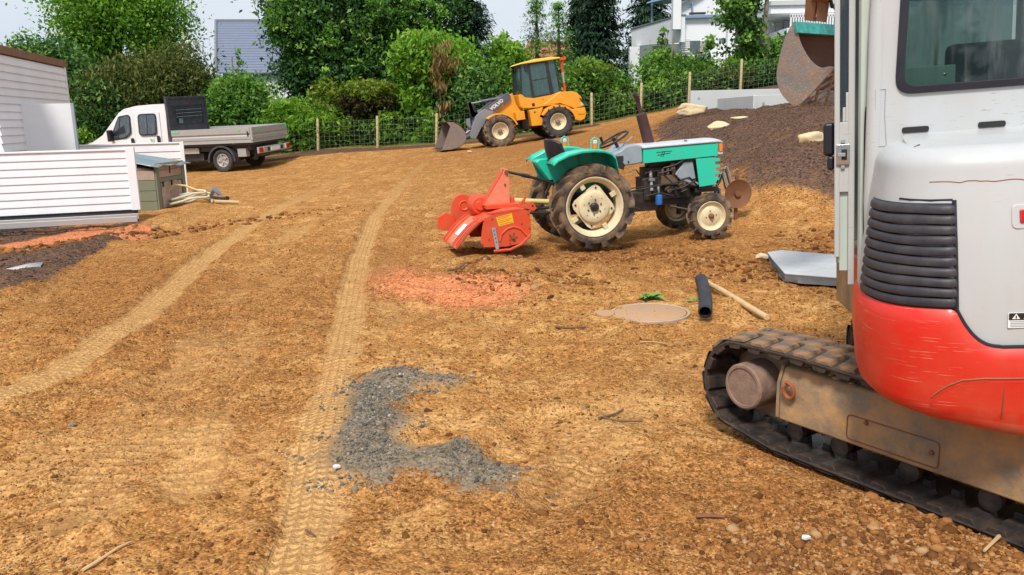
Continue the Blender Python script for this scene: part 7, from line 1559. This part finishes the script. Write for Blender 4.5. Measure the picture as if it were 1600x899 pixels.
tree('leafy_shrub', 'fresh green feathery shrub behind the truck bed', 'shrub', 372, 29.4,
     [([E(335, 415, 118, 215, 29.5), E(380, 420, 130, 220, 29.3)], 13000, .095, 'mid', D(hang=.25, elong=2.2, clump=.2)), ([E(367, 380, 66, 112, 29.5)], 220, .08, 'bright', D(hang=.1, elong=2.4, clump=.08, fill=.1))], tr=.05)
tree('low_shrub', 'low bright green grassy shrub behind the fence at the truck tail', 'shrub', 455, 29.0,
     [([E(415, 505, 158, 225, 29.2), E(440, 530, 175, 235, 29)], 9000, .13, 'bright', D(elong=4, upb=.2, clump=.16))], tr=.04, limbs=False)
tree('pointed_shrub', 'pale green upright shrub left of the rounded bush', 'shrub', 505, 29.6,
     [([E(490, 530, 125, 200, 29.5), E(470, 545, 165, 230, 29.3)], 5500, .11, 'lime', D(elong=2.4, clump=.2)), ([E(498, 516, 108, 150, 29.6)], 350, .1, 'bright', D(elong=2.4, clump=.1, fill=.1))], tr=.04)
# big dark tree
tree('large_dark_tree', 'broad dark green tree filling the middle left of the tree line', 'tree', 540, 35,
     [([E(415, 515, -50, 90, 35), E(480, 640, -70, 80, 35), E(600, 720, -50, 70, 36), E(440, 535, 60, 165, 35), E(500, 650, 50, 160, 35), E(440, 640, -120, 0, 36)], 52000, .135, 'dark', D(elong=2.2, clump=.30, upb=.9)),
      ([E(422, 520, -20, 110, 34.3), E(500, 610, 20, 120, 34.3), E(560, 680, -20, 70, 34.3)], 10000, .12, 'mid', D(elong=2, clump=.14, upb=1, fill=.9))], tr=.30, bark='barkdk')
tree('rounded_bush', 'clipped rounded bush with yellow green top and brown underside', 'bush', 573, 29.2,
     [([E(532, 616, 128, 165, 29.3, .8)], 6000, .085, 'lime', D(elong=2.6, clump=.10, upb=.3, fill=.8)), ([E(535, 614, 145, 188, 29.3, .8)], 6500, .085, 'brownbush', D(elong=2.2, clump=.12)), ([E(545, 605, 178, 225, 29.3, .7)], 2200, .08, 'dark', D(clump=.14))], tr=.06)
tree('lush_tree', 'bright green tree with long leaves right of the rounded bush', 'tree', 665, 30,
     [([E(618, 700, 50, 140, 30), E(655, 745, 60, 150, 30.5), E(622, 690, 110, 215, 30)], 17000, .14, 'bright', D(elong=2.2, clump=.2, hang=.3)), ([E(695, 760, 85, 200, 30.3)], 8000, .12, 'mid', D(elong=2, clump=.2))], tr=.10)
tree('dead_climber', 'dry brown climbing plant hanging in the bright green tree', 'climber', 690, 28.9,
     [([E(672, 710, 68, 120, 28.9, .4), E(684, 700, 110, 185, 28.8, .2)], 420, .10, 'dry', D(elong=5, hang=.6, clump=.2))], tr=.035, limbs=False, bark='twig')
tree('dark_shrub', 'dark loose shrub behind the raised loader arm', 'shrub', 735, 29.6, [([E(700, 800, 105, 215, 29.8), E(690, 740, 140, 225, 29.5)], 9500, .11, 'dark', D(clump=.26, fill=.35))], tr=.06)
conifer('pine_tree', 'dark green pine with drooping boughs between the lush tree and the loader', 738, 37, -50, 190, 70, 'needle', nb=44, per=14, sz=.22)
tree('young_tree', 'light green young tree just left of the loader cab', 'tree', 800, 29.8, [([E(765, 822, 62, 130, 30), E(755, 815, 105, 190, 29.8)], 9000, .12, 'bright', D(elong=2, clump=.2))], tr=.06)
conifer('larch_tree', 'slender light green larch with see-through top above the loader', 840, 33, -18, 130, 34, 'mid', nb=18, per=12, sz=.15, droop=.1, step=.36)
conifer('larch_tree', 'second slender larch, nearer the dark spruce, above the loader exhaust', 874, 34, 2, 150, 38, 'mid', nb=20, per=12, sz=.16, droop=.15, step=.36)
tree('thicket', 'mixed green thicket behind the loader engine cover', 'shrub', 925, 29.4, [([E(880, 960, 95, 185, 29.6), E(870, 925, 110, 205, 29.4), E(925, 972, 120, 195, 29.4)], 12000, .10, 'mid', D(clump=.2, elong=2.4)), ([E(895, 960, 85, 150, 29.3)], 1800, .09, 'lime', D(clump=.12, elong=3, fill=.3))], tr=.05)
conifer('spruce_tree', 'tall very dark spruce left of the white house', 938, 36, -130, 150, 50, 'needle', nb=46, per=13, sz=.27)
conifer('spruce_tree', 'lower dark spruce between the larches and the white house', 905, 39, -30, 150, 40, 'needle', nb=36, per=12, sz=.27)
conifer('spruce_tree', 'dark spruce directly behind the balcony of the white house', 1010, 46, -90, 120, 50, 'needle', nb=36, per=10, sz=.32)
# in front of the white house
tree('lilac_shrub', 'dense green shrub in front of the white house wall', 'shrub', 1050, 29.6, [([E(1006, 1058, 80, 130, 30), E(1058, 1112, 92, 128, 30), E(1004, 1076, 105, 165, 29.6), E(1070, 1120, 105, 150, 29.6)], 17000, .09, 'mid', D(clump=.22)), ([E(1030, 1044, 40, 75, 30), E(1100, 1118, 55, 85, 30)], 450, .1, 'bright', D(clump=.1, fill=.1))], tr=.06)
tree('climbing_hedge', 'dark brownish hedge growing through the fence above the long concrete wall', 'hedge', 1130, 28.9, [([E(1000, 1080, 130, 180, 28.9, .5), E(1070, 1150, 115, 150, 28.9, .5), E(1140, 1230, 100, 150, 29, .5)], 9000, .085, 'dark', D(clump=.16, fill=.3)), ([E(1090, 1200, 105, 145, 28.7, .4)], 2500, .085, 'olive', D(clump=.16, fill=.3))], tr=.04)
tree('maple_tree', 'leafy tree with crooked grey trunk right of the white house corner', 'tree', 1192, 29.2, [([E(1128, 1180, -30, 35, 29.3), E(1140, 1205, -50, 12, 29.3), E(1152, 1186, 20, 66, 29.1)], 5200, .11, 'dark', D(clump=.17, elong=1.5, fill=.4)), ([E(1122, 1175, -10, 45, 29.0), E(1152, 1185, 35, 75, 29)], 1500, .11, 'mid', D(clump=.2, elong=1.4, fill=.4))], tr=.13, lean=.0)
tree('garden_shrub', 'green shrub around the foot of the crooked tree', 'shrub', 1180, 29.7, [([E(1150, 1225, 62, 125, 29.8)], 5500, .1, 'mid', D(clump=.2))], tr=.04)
for k, (u, Y, vt, hw_) in enumerate(((250, 44, 30, 45), (490, 44, 100, 50), (60, 42, 110, 70))):
    conifer('background_conifer', ['dark conifer far behind the pale grey trunk', 'dark conifer behind the broad dark tree', 'dark conifer behind the boarded building roof'][k], u, Y, vt, 190, hw_, 'needle', nb=30, per=9, sz=.36)
# undergrowth along the fence and far wood closing the gaps
ells = []
for k in range(44):
    x = -15 + k * .58 + rng.uniform(-.3, .3); g = gh(x, 29); ells.append((x, 29.2 + rng.uniform(-.3, .6), g + .45, .6, .5, .45 + .35 * rng.random()))
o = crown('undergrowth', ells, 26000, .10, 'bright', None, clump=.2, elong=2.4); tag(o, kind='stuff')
o = crown('undergrowth_dark', [(x - .2, y + .4, z + .2, rx, ry, rz + .3) for x, y, z, rx, ry, rz in ells], 14000, .12, 'dark', None, clump=.26, elong=2); tag(o, kind='stuff')  # darker green leaves set behind and above the bright ones
ells = [(x, 50 + rng.uniform(-2, 3), gh(0, 40) + .8, 2.8, 2, 1.9 + rng.uniform(-.4, .6)) for x in np.arange(-40, 14, 2.6)]
o = crown('distant_wood', ells, 16000, .26, 'dark', None, clump=.5, elong=1.8); tag(o, kind='stuff')
# weeds by the access cover
def weed(u, v, n, s, label):
    p = gz(u, v); root = empty('weed', (p[0], p[1], gh(p[0], p[1])), (0, 0, 0), label, 'weed')
    for k in range(n):
        a = k * 2.4; L_w = s * rng.uniform(.6, 1.1); el = rng.uniform(.3, 1.1); mb = M(); P = []
        for i in range(6):
            t = i / 5; w_ = .26 * L_w * math.sin(math.pi * min(1, t * .9 + .08)) * (1 + .35 * (i % 2)); r_ = L_w * t; z = L_w * .9 * math.sin(el) * t - .5 * L_w * t * t + .01; c = Vector((math.cos(a) * r_ * math.cos(el), math.sin(a) * r_ * math.cos(el), z)); sdv = Vector((-math.sin(a), math.cos(a), 0)) * w_ * .5; P += [c - sdv, c + Vector((0, 0, -w_ * .12)), c + sdv]
        mb.add(P, [(3 * i + j, 3 * i + j + 1, 3 * i + j + 4, 3 * i + j + 3) for i in range(5) for j in range(2)]); o = obj('leaf', mb, MAT['weedleaf'], root, 0, 60, fix=False)
MAT['weedleaf'] = paint('weed_leaf', (.10, .34, .035), .5, amt=.2, dirt=(.2, .3, .05), bmp=0)
weed(1018, 466, 22, .17, 'small bright green weed growing beside the round access cover'); weed(1088, 470, 7, .11, 'few green leaves poking out beside the black corrugated pipe')

# trees standing behind the viewpoint (seen reflected in the cab window)
for k, (x, y, h_, w_) in enumerate(((-9, -24, 11, 2.6), (-4, -27, 9, 2.2), (6, -26, 12, 3), (13, -24, 9, 2.4), (-16, -22, 8, 2.5))):
    root = empty('spruce_tree', (x, y, 0), (0, 0, 0), ['tall spruce behind the viewpoint, left of centre', 'lower spruce behind the viewpoint', 'broad spruce behind the viewpoint, right of centre', 'spruce behind the viewpoint at far right', 'small spruce behind the viewpoint at far left'][k], 'conifer')
    trunk(root, [(0, 0, -.2), (0, 0, h_ * .5), (0, 0, h_)], .2, .03, (), 'barkdk'); crown('crown', [(0, 0, h_ * (.12 + .1 * i), w_ * (1 - .105 * i), w_ * (1 - .105 * i), h_ * .07) for i in range(9)], 3200, .42, 'needle', root, clump=.3, hang=.3)
